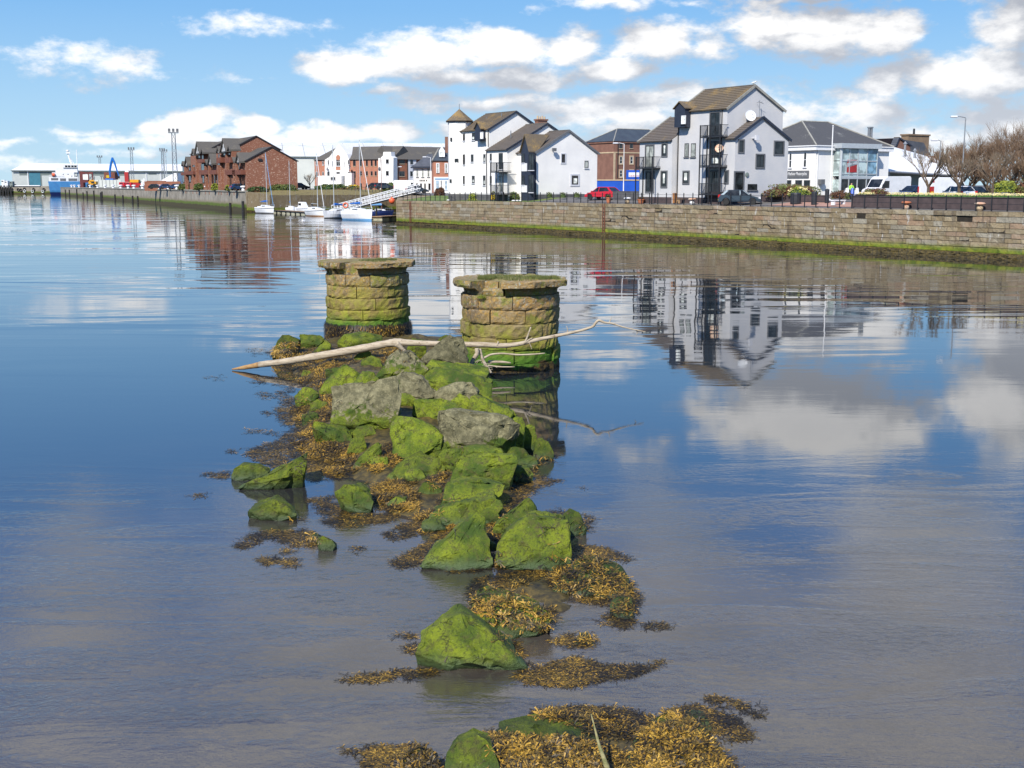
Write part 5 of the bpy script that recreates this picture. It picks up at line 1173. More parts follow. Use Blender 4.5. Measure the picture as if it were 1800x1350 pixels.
# ================================================================== rocks
def rock_mat():
    m, N, b = newmat('mossy_rock')
    geo = N.new('ShaderNodeNewGeometry'); pos = geo.outputs['Position']; x, y, z = N.sep(pos); nz = N.sep(geo.outputs['Normal'])[2]
    oi = N.new('ShaderNodeObjectInfo'); tint = N.sep(oi.outputs['Color'])     # x: how bare, y: brightness of the moss
    n1 = N.noise(pos, 1.6, 5, .6); n2 = N.noise(pos, 7, 6, .65); n3 = N.noise(pos, 28, 4, .7); n4 = N.noise(pos, 70, 3, .7)
    stone = N.mix(N.smooth(n2, .35, .7), (.095, .088, .046), (.22, .20, .11)); stone = N.mix(N.math('MULTIPLY', N.smooth(n3, .55, .7), .55), stone, (.33, .295, .165)); stone = N.mix(N.smooth(n1, .52, .62), stone, N.vmath('SCALE', stone, scale=.8))
    moss = N.mix(N.smooth(n1, .36, .64), (.036, .066, .007), (.155, .188, .011)); moss = N.mix(N.smooth(n2, .48, .72), moss, (.085, .082, .022)); moss = N.mix(N.math('MULTIPLY', N.smooth(n3, .5, .66), .65), moss, (.03, .042, .012))
    moss = N.mix(1.0, moss, N.comb(N.math('MULTIPLY_ADD', n4, 1.1, .45), N.math('MULTIPLY_ADD', n4, .9, .55), .9), 'MULTIPLY')
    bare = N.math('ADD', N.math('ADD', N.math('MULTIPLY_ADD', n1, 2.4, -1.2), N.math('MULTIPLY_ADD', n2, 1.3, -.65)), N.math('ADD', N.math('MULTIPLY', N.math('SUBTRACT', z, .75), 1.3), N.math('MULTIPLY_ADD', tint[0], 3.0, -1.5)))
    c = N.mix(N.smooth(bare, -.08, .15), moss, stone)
    vo = N.new('ShaderNodeTexVoronoi'); vo.feature = 'DISTANCE_TO_EDGE'; vo.inputs['Scale'].default_value = 1.7; N.link(N.vmath('ADD', pos, N.vmath('SCALE', N.noise(pos, 3.0, 4, .6, out='Color'), scale=.7)), vo.inputs['Vector'])
    crack = N.math('MULTIPLY', N.math('SUBTRACT', 1.0, N.smooth(vo.outputs['Distance'], .004, .022)), N.smooth(n1, .42, .58))
    c = N.mix(N.math('MULTIPLY', crack, .75), c, (.018, .018, .010))
    spk = N.smooth(N.noise(pos, 46, 2, .5), .70, .74); c = N.mix(N.math('MULTIPLY', spk, .55), c, (.33, .32, .20))
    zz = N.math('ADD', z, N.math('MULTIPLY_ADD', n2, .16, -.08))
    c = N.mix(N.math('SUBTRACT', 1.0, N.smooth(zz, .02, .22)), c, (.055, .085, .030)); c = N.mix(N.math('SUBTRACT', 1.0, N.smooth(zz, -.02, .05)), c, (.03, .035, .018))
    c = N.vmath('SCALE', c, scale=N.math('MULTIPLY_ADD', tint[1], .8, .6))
    N.setin(b.inputs['Base Color'], c); N.setin(b.inputs['Roughness'], N.smooth(zz, 0, .2, .35, .88)); b.inputs['Specular IOR Level'].default_value = .35
    bn = N.new('ShaderNodeBump'); bn.inputs['Distance'].default_value = .03; bn.inputs['Strength'].default_value = 1
    N.link(N.math('ADD', N.math('ADD', n2, N.math('MULTIPLY', n3, .45)), N.math('MULTIPLY', n4, .18)), bn.inputs['Height']); N.link(bn.outputs[0], b.inputs['Normal'])
rock_mat()
ROCKOBJ = []
def chip(q, W):
    """stepped, chipped faces: a constant offset per cell"""
    d, pt = MN.voronoi(q * (2.1 / W) + Vector((0, 0, .3 * MN.noise(q * 3))))
    v = MN.cell(pt[0] * 7.3); d2, p2 = MN.voronoi(q * (5.0 / W))
    return (v - .5) * .024 * W + (MN.cell(p2[0] * 5.1) - .5) * .009 * W
def rock(label, outline, zb=0.0, lean=.5, thick=None, bare=.0, bright=.5, seed=0, name='rock', group=None):
    rr = random.Random(seed or int(outline[0][0] * 7 + outline[0][1]))
    low = max(outline, key=lambda p: p[1]); Yb = G(low[0], low[1], zb).y
    if name == 'rock' and bright <= .2 and lean >= .8: lean = 2.4
    pts = []; ocx = sum(p[0] for p in outline) / len(outline); ocy = sum(p[1] for p in outline) / len(outline); low = (low[0], low[1]); outline = [(ocx + (x - ocx) * 1.055, ocy + (y - ocy) * 1.05) for x, y in outline]
    for px, py in outline:
        r = ray(px, py)      # plane: Y - Yb = lean*(z - zb)
        t = (Yb + lean * (HCAM - zb)) / (r.y - lean * r.z); pts.append(CAM + r * t)
    c = sum(pts, Vector()) / len(pts); W = max(p.x for p in pts) - min(p.x for p in pts); th = thick or W * .62
    cloud = []
    for p in pts:
        cloud.append(p + Vector((0, rr.uniform(-.05, .05) * W, 0)))
        q = c + (p - c) * rr.uniform(.66, .92); cloud.append(q + Vector((rr.uniform(-.08, .08) * W, th * rr.uniform(.75, 1.1), -abs(p.z - zb) * .12)))
    # belly pushed towards us and a buried foot
    for k in range(3):
        p = pts[rr.randrange(len(pts))]; q = c.lerp(p, rr.uniform(.1, .5)); cloud.append(q + Vector((0, -W * rr.uniform(.04, .13), 0)))
    for p in pts:
        if p.z < c.z + .02: cloud.append(Vector((c.x + (p.x - c.x) * .85, p.y + th * .35, zb - .45)))
    o0 = Vector((c.x, c.y + th * .4, zb)); bm = bmesh.new()
    for p in cloud: bm.verts.new(p - o0)
    res = bmesh.ops.convex_hull(bm, input=bm.verts)
    bmesh.ops.delete(bm, geom=[v for v in bm.verts if not v.link_faces], context='VERTS')
    bmesh.ops.bevel(bm, geom=list(bm.edges), offset=.012 + W * .004, segments=1, affect='EDGES', clamp_overlap=True, profile=.6)
    bmesh.ops.triangulate(bm, faces=bm.faces)
    tgt = max(.045, W * .055)
    for it in range(4):
        es = [e for e in bm.edges if e.calc_length() > tgt * 1.7]
        if not es or len(bm.verts) > 6000: break
        bmesh.ops.subdivide_edges(bm, edges=es, cuts=1); bmesh.ops.triangulate(bm, faces=[f for f in bm.faces if len(f.verts) > 3])
    bm.normal_update(); off = Vector((rr.uniform(0, 99), rr.uniform(0, 99), 0))
    mv = []
    for v in bm.verts:
        p = v.co; s_ = MN.fractal((p + off) * (1.7 / W), .9, 2.1, 5) * .016 * W + MN.fractal((p + off) * 6.5, .8, 2.0, 4) * .014 + chip(p + off, W) - max(0, .09 - abs(MN.noise((p + off) * (1.9 / W)))) * .45 * W
        mv.append(v.normal * s_)
    for v, d in zip(bm.verts, mv): v.co += d
    me = bpy.data.meshes.new(name); bm.to_mesh(me); bm.free(); me.polygons.foreach_set('use_smooth', [True] * len(me.polygons))
    try: me.set_sharp_from_angle(angle=math.radians(24))
    except Exception: pass
    o = mesh_obj(name, me, 'mossy_rock', None, loc=o0, label=label, cat='rock', group=group, color=(bare, bright, 0, 1)); ROCKOBJ.append(o); return o
GR = 'boulders of the rubble heap round the piers'
R = lambda label, outline, *a, **k: rock(label, outline, *a, group=GR, **k)
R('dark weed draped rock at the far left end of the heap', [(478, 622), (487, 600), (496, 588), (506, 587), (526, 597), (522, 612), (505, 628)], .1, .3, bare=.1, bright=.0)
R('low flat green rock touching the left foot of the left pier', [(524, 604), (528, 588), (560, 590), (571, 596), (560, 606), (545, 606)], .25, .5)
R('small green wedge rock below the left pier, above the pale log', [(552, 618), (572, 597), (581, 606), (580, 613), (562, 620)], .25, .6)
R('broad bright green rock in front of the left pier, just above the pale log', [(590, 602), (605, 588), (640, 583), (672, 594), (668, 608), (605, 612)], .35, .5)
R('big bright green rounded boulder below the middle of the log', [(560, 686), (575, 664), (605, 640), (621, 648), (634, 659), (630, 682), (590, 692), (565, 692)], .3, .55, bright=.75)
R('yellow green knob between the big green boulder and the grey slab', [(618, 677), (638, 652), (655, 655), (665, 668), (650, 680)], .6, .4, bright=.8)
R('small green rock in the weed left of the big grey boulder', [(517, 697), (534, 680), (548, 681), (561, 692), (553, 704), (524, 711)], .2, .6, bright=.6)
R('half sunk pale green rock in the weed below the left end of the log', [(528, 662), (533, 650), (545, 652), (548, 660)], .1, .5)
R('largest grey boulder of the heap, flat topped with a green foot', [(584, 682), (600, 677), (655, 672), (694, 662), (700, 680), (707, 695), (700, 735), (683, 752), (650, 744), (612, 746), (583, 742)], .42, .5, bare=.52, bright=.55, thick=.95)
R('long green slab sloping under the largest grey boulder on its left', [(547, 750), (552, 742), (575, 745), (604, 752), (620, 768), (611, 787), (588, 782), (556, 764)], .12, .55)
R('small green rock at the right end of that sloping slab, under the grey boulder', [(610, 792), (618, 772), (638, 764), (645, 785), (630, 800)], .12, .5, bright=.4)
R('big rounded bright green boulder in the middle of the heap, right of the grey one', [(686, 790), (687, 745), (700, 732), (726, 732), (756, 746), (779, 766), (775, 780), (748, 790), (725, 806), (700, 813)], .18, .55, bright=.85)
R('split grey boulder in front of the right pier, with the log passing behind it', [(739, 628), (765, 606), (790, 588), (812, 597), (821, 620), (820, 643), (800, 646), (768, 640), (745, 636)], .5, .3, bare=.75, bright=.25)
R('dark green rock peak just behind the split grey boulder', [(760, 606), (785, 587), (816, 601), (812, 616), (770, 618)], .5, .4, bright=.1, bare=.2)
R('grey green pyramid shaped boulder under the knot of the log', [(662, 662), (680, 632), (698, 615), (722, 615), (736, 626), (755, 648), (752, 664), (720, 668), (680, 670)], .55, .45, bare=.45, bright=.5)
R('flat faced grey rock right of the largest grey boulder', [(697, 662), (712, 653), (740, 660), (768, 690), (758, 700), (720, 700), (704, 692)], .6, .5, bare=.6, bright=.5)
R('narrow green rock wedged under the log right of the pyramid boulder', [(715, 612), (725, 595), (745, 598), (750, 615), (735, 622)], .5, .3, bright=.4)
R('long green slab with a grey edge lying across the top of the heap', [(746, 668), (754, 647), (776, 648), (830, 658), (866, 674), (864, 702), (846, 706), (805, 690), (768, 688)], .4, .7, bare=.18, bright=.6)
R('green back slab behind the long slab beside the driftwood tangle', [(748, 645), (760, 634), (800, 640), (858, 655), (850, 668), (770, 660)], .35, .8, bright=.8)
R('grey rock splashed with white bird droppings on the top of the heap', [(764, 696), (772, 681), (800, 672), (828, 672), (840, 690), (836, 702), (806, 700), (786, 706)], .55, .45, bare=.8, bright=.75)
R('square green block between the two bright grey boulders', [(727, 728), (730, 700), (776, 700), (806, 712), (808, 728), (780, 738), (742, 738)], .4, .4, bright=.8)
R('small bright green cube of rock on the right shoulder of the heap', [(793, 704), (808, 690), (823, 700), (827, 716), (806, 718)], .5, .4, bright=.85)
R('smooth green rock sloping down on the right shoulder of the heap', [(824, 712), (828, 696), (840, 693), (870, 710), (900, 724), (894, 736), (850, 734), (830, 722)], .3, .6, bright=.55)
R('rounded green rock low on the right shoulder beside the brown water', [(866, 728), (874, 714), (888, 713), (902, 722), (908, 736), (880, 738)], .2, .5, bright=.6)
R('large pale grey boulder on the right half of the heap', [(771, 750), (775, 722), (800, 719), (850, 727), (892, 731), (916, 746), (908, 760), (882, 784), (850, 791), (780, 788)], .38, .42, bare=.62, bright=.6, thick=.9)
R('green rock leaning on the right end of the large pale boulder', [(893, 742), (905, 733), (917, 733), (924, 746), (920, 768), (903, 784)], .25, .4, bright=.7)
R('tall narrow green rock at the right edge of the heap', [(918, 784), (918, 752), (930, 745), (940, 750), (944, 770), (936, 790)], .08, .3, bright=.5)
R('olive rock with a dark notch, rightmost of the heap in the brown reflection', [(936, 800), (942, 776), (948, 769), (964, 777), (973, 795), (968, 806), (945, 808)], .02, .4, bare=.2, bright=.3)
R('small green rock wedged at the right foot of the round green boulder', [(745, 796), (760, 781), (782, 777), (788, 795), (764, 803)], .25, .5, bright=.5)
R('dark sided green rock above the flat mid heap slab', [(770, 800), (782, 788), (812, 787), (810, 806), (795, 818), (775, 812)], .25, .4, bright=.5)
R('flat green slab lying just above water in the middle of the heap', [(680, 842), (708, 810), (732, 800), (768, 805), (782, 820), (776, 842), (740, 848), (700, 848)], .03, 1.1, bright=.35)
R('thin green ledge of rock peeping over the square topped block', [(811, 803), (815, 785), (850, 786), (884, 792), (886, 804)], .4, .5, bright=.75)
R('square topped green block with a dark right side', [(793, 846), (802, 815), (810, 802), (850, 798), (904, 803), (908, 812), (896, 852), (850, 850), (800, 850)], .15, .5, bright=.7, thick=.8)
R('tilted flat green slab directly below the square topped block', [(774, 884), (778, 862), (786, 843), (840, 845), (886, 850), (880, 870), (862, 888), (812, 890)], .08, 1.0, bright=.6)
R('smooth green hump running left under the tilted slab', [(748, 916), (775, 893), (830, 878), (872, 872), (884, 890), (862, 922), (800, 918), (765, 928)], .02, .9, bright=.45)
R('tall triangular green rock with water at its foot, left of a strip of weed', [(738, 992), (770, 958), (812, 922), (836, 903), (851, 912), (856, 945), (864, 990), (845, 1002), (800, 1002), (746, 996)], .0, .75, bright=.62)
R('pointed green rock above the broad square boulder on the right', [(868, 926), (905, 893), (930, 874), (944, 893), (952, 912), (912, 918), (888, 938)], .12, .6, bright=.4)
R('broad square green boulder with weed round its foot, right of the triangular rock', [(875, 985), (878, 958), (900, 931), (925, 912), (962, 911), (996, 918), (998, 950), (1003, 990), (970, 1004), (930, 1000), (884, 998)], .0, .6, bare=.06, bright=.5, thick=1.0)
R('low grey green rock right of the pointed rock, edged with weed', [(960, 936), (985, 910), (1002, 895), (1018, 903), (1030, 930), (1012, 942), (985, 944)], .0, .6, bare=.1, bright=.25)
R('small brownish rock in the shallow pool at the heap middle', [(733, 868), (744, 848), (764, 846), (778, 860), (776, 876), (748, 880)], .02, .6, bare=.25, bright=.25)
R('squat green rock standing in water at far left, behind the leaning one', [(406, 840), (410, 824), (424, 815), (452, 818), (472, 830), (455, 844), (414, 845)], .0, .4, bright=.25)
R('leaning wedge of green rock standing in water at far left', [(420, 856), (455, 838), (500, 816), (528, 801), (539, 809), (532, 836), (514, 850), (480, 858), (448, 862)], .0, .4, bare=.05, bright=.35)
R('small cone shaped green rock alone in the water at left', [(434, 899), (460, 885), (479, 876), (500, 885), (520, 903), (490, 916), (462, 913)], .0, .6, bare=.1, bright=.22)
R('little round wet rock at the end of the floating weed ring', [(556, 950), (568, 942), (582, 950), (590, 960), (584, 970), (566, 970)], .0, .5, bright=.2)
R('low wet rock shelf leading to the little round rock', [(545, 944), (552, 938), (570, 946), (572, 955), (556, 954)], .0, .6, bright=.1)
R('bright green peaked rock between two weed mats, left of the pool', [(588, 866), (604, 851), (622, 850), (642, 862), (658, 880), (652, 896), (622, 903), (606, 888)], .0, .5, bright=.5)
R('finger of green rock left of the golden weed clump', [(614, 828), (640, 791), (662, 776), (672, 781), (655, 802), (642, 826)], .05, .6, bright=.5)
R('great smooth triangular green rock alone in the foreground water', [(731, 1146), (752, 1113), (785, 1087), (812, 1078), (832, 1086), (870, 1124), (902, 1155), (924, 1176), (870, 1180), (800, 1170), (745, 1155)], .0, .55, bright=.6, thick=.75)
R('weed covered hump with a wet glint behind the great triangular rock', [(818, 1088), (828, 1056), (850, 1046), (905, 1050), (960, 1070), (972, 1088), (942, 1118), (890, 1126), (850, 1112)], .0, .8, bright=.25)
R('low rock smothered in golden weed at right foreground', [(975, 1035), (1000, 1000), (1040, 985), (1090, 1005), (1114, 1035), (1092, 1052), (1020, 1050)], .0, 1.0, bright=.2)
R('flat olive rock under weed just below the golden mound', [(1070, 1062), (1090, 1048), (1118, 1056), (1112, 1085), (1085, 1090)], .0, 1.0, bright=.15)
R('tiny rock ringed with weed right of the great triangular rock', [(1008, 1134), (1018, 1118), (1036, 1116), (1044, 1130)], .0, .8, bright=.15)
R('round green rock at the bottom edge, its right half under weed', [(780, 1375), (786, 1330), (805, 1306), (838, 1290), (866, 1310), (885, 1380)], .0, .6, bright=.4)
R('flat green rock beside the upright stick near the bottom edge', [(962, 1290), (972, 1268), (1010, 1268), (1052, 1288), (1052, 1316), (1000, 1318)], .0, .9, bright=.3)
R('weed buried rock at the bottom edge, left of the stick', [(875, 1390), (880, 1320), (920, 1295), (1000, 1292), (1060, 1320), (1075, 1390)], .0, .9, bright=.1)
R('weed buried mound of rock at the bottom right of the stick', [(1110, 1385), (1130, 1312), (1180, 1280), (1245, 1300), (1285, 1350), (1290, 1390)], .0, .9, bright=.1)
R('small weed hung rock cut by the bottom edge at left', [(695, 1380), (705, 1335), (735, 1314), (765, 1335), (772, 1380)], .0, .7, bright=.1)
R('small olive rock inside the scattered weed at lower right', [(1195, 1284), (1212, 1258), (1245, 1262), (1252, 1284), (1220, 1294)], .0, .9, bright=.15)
FILL = [(655, 700, 20, 0.5, 'behind the long grey top of the largest boulder'), (712, 700, 20, 0.5, 'right of the largest grey boulder'), (720, 745, 16, 0.35, 'between the largest grey boulder and the round green one'), (765, 712, 16, 0.5, 'below the white splashed rock'), (640, 760, 22, 0.25, 'under the overhang of the largest grey boulder'), (664, 812, 20, 0.1, 'beside the golden clump left of the flat slab'), (728, 835, 18, 0.1, 'at the foot of the flat slab by the pool'), (905, 800, 26, 0.1, 'in the shade under the large pale boulder'), (915, 830, 24, 0.05, 'right of the square topped block by the water'), (760, 925, 22, 0, 'left of the tall triangular rock under weed'), (860, 905, 20, 0.1, 'above the strip of weed by the triangular rock'), (560, 715, 18, 0.15, 'at the left edge of the heap below the small green rock'), (545, 735, 16, 0.1, 'lowest on the left edge above the sloping slab'), (590, 655, 18, 0.3, 'left of the big rounded boulder under the log'), (655, 640, 22, 0.35, 'directly under the middle of the log'), (640, 625, 16, 0.4, 'half hidden behind the log, left of its knot'), (705, 640, 18, 0.5, 'on the left flank of the pyramid boulder'), (790, 665, 16, 0.5, 'below the split grey boulder'), (700, 885, 18, 0.02, 'in the pool right of the golden clump'), (880, 780, 22, 0.2, 'under the right end of the large pale boulder'), (930, 812, 18, 0.05, 'at the foot of the tall narrow edge rock'), (780, 960, 20, 0, 'in front of the smooth green hump'), (860, 960, 16, 0.02, 'in the weed strip between the two big front boulders')]
for fx, fy, fw, fz, fl in FILL:
    rd = random.Random(fx * fy); R('small green stone ' + fl, [(fx + fw * math.cos(a) * rd.uniform(.8, 1.2), fy + fw * .62 * math.sin(a) * rd.uniform(.7, 1.2)) for a in (.3, 1.1, 2.0, 2.9, 3.7, 4.6, 5.5)], fz, .5, bright=rd.uniform(.34, .7), bare=rd.uniform(-.1, .3))
# rubble bed under the boulders
tab = [(-60, 0, 0, -.3), (585, 560, 900, -.2), (600, 500, 880, .18), (625, 470, 850, .32), (650, 505, 850, .42), (680, 525, 865, .5), (720, 505, 880, .5), (760, 510, 930, .42), (800, 500, 960, .3), (840, 560, 950, .18), (880, 590, 940, .10), (920, 690, 960, .06), (970, 720, 1040, .05), (1020, 850, 1100, .03), (1060, 830, 1110, .0), (1110, 850, 960, -.04), (1150, 900, 930, -.2), (1240, 950, 1200, -.12), (1290, 880, 1300, .03), (1380, 690, 1290, .06)]
rows = []
for (py, l, r, hh) in tab[1:]:
    a, b = G(l, py), G(r, py); rows.append((a.y, (a.x + b.x) / 2, (b.x - a.x) / 2, hh))
rows.sort(); ys_ = [q[0] for q in rows]
V = []; nx, ny = 110, 300; y0_, y1_ = ys_[0] - .5, ys_[-1] + 2
for j in range(ny + 1):
    y = y0_ + (y1_ - y0_) * j / ny; cx_ = np.interp(y, ys_, [q[1] for q in rows]); hw = np.interp(y, ys_, [q[2] for q in rows]) * 1.15; hh = np.interp(y, ys_, [q[3] for q in rows])
    for i in range(nx + 1):
        u = -1.5 + 3.0 * i / nx; x = cx_ + u * hw; e = max(0, 1 - abs(u) ** 2.4)
        z = (hh + .3) * e - .3 + MN.fractal(Vector((x * 1.3, y * 1.3, 3)), .9, 2.1, 5) * .13 * (1 if abs(u) < 1.2 else .4)
        if abs(u) > 1.35: z = -.5
        V.append((x, y, z))
F = [(j * (nx + 1) + i, j * (nx + 1) + i + 1, (j + 1) * (nx + 1) + i + 1, (j + 1) * (nx + 1) + i) for j in range(ny) for i in range(nx)]
bedo = np_mesh('rubble_bed', np.array(V), np.array(F), 'weed_mass', smooth=True, label='dark weedy bed of small rubble under the boulders', kind='structure')
bpy.context.view_layer.update()
# ================================================================== bladderwrack
bvs = []
def bvh_of(objs):
    vs = []; fs = []; global OWN; OWN = []
    for o in objs:
        me = o.data; OWN += [o] * len(me.polygons); k = len(vs); mw = Matrix.Translation(o.location); vs += [mw @ v.co for v in me.vertices]; fs += [tuple(i + k for i in p.vertices) for p in me.polygons]
    k = len(vs); vs += [Vector((-60, 0, .0)), Vector((60, 0, .0)), Vector((60, 90, .0)), Vector((-60, 90, .0))]; fs.append((k, k + 1, k + 2, k + 3))
    return BVHTree.FromPolygons(vs, fs)
BV = bvh_of(ROCKOBJ + [bedo])
def inpoly(x, y, poly):
    c = False; j = len(poly) - 1
    for i in range(len(poly)):
        xi, yi = poly[i]; xj, yj = poly[j]
        if (yi > y) != (yj > y) and x < (xj - xi) * (y - yi) / (yj - yi) + xi: c = not c
        j = i
    return c
WEED = {}
def weed(key, label, polys, hang=.0):
    """polys: (outline, one clump per so many square pixels, raggedness)"""
    V = []; F = []; T = []; rr = random.Random(len(key) * 13 + len(polys))
    for poly, per, rag in polys:
        xs = [p[0] for p in poly]; ys = [p[1] for p in poly]; area = abs(sum(poly[i][0] * poly[(i + 1) % len(poly)][1] - poly[(i + 1) % len(poly)][0] * poly[i][1] for i in range(len(poly)))) / 2
        n = int(area / per * 1.45); made = 0; tries = 0
        while made < n and tries < n * 12:
            tries += 1; x, y = rr.uniform(min(xs) - 6, max(xs) + 6), rr.uniform(min(ys) - 3, max(ys) + 3)
            if not inpoly(x + rr.gauss(0, 3.5), y + rr.gauss(0, 2), poly): continue
            if MN.noise(Vector((x * .045, y * .09, 5))) + .55 * MN.noise(Vector((x * .13, y * .26, 8))) < -.42 + rag: continue
            made += 1
            r = ray(x, y).normalized(); hit, nrm, idx, dist = BV.ray_cast(CAM, r)
            if hit is None: continue
            ow = OWN[idx] if idx < len(OWN) else None
            if ow is not None and ow is not bedo and rr.random() > (.03 if ow.color[1] > .33 else .30 if ow.color[1] > .15 else .95): continue
            if nrm.z < 0: nrm = -nrm
            water = abs(hit.z) < .002
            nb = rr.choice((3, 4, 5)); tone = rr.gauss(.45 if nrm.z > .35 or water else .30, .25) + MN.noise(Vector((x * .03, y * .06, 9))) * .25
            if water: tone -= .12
            az0 = rr.uniform(0, 2 * PI); dsc = min(1.5, .75 + dist / 45)
            for k in range(nb):
                a = az0 + k * 2 * PI / nb + rr.uniform(-.6, .6); L = rr.uniform(.04, .10) * dsc; w = rr.uniform(.0035, .0068) * dsc
                tx = Vector((math.cos(a), math.sin(a), 0)); tx = (tx - nrm * tx.dot(nrm)); tx = tx.normalized() if tx.length > .01 else Vector((1, 0, 0))
                if nrm.z < .6: tx = (tx + Vector((0, 0, -.9))).normalized()
                lift = rr.uniform(.02, .45) * (.3 if water else 1); d = (tx + nrm * lift).normalized(); sd_ = d.cross(nrm); sd_ = sd_.normalized() if sd_.length > .01 else Vector((1, 0, 0))
                b0 = hit + nrm * .004; b1 = b0 + d * L * .55; d2 = (d + tx * .5 + sd_ * rr.uniform(-.5, .5)).normalized(); b2 = b1 + d2 * L * .5
                o = len(V)
                # stalk that widens into a forked tip
                V += [b0 - sd_ * w * .35, b0 + sd_ * w * .35, b1 + sd_ * w * .6, b1 - sd_ * w * .6, b2 + sd_ * w * 1.5, b2 + sd_ * w * .35, b2 - sd_ * w * .35, b2 - sd_ * w * 1.5]
                F += [(o, o + 1, o + 2, o + 3), (o + 3, o + 2, o + 4, o + 5), (o + 3, o + 6, o + 7, o + 3)]
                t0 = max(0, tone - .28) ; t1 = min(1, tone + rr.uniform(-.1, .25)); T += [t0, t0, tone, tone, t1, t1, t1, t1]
    F = [f if len(set(f)) == 4 else (f[0], f[1], f[2], f[2]) for f in F]
    me = bpy.data.meshes.new(key); FF = [tuple(dict.fromkeys(f)) for f in F]; me.from_pydata([tuple(v) for v in V], [], FF)
    at = me.attributes.new('tone', 'FLOAT', 'POINT'); at.data.foreach_set('value', T)
    return mesh_obj('seaweed', me, 'seaweed', None, label=label, cat='seaweed', kind='stuff')
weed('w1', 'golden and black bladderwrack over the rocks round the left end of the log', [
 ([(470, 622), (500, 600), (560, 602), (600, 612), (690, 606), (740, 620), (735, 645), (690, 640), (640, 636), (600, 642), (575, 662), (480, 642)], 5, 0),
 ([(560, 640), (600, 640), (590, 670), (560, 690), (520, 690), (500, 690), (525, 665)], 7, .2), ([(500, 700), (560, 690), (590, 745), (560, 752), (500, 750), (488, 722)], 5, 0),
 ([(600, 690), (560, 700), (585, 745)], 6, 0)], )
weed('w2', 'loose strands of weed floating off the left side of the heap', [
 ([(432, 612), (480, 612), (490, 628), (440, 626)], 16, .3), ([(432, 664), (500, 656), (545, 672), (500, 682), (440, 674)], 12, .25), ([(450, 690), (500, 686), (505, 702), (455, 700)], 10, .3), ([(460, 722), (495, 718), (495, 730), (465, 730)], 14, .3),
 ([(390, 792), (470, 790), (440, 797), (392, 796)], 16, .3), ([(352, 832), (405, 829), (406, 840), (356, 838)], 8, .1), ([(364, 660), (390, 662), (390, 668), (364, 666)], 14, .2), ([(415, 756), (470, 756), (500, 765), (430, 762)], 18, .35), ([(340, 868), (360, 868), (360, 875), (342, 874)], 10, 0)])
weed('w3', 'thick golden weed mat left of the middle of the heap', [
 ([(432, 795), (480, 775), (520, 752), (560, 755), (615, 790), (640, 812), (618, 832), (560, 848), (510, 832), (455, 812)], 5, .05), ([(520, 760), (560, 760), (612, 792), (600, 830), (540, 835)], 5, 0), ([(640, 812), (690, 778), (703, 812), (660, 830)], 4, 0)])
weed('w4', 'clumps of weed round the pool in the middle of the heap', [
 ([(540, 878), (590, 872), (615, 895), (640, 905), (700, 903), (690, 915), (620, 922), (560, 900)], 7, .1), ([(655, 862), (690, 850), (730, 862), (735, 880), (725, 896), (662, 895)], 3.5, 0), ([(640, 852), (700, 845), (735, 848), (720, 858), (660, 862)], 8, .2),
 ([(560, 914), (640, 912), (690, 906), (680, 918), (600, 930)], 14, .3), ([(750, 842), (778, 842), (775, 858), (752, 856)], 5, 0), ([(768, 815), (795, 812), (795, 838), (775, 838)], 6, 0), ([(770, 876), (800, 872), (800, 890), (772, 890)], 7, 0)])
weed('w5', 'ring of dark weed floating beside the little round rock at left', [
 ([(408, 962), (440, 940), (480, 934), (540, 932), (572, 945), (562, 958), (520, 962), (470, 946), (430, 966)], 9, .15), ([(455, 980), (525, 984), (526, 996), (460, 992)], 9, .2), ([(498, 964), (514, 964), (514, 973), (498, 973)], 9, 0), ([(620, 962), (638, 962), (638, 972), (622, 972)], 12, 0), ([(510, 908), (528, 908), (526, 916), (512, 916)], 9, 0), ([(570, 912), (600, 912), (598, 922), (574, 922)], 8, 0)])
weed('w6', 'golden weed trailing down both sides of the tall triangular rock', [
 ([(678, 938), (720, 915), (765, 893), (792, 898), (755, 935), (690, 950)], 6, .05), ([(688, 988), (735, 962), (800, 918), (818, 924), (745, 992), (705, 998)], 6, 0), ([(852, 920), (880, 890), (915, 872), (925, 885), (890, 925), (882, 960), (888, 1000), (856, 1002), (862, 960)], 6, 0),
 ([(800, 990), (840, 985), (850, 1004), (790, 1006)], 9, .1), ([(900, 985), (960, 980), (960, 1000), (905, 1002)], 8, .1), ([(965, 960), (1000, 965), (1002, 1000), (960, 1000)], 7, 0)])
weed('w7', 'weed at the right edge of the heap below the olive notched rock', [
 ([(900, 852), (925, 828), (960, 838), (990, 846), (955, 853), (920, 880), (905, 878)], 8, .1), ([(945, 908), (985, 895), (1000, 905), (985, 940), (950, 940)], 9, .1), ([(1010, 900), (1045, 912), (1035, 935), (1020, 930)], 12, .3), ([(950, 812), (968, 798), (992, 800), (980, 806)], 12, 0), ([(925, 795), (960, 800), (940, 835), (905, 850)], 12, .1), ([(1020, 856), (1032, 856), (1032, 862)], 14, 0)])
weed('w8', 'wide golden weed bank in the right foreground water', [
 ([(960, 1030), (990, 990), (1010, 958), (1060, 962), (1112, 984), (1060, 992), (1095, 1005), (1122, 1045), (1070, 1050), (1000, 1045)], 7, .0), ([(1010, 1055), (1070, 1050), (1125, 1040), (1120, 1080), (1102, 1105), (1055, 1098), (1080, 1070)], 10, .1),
 ([(835, 1020), (900, 1005), (965, 1000), (945, 1022), (870, 1040), (820, 1055)], 10, .1), ([(1130, 1098), (1180, 1094), (1182, 1104), (1134, 1107)], 14, .1), ([(968, 1128), (1005, 1114), (1046, 1122), (1040, 1138), (1000, 1136)], 10, .1)])
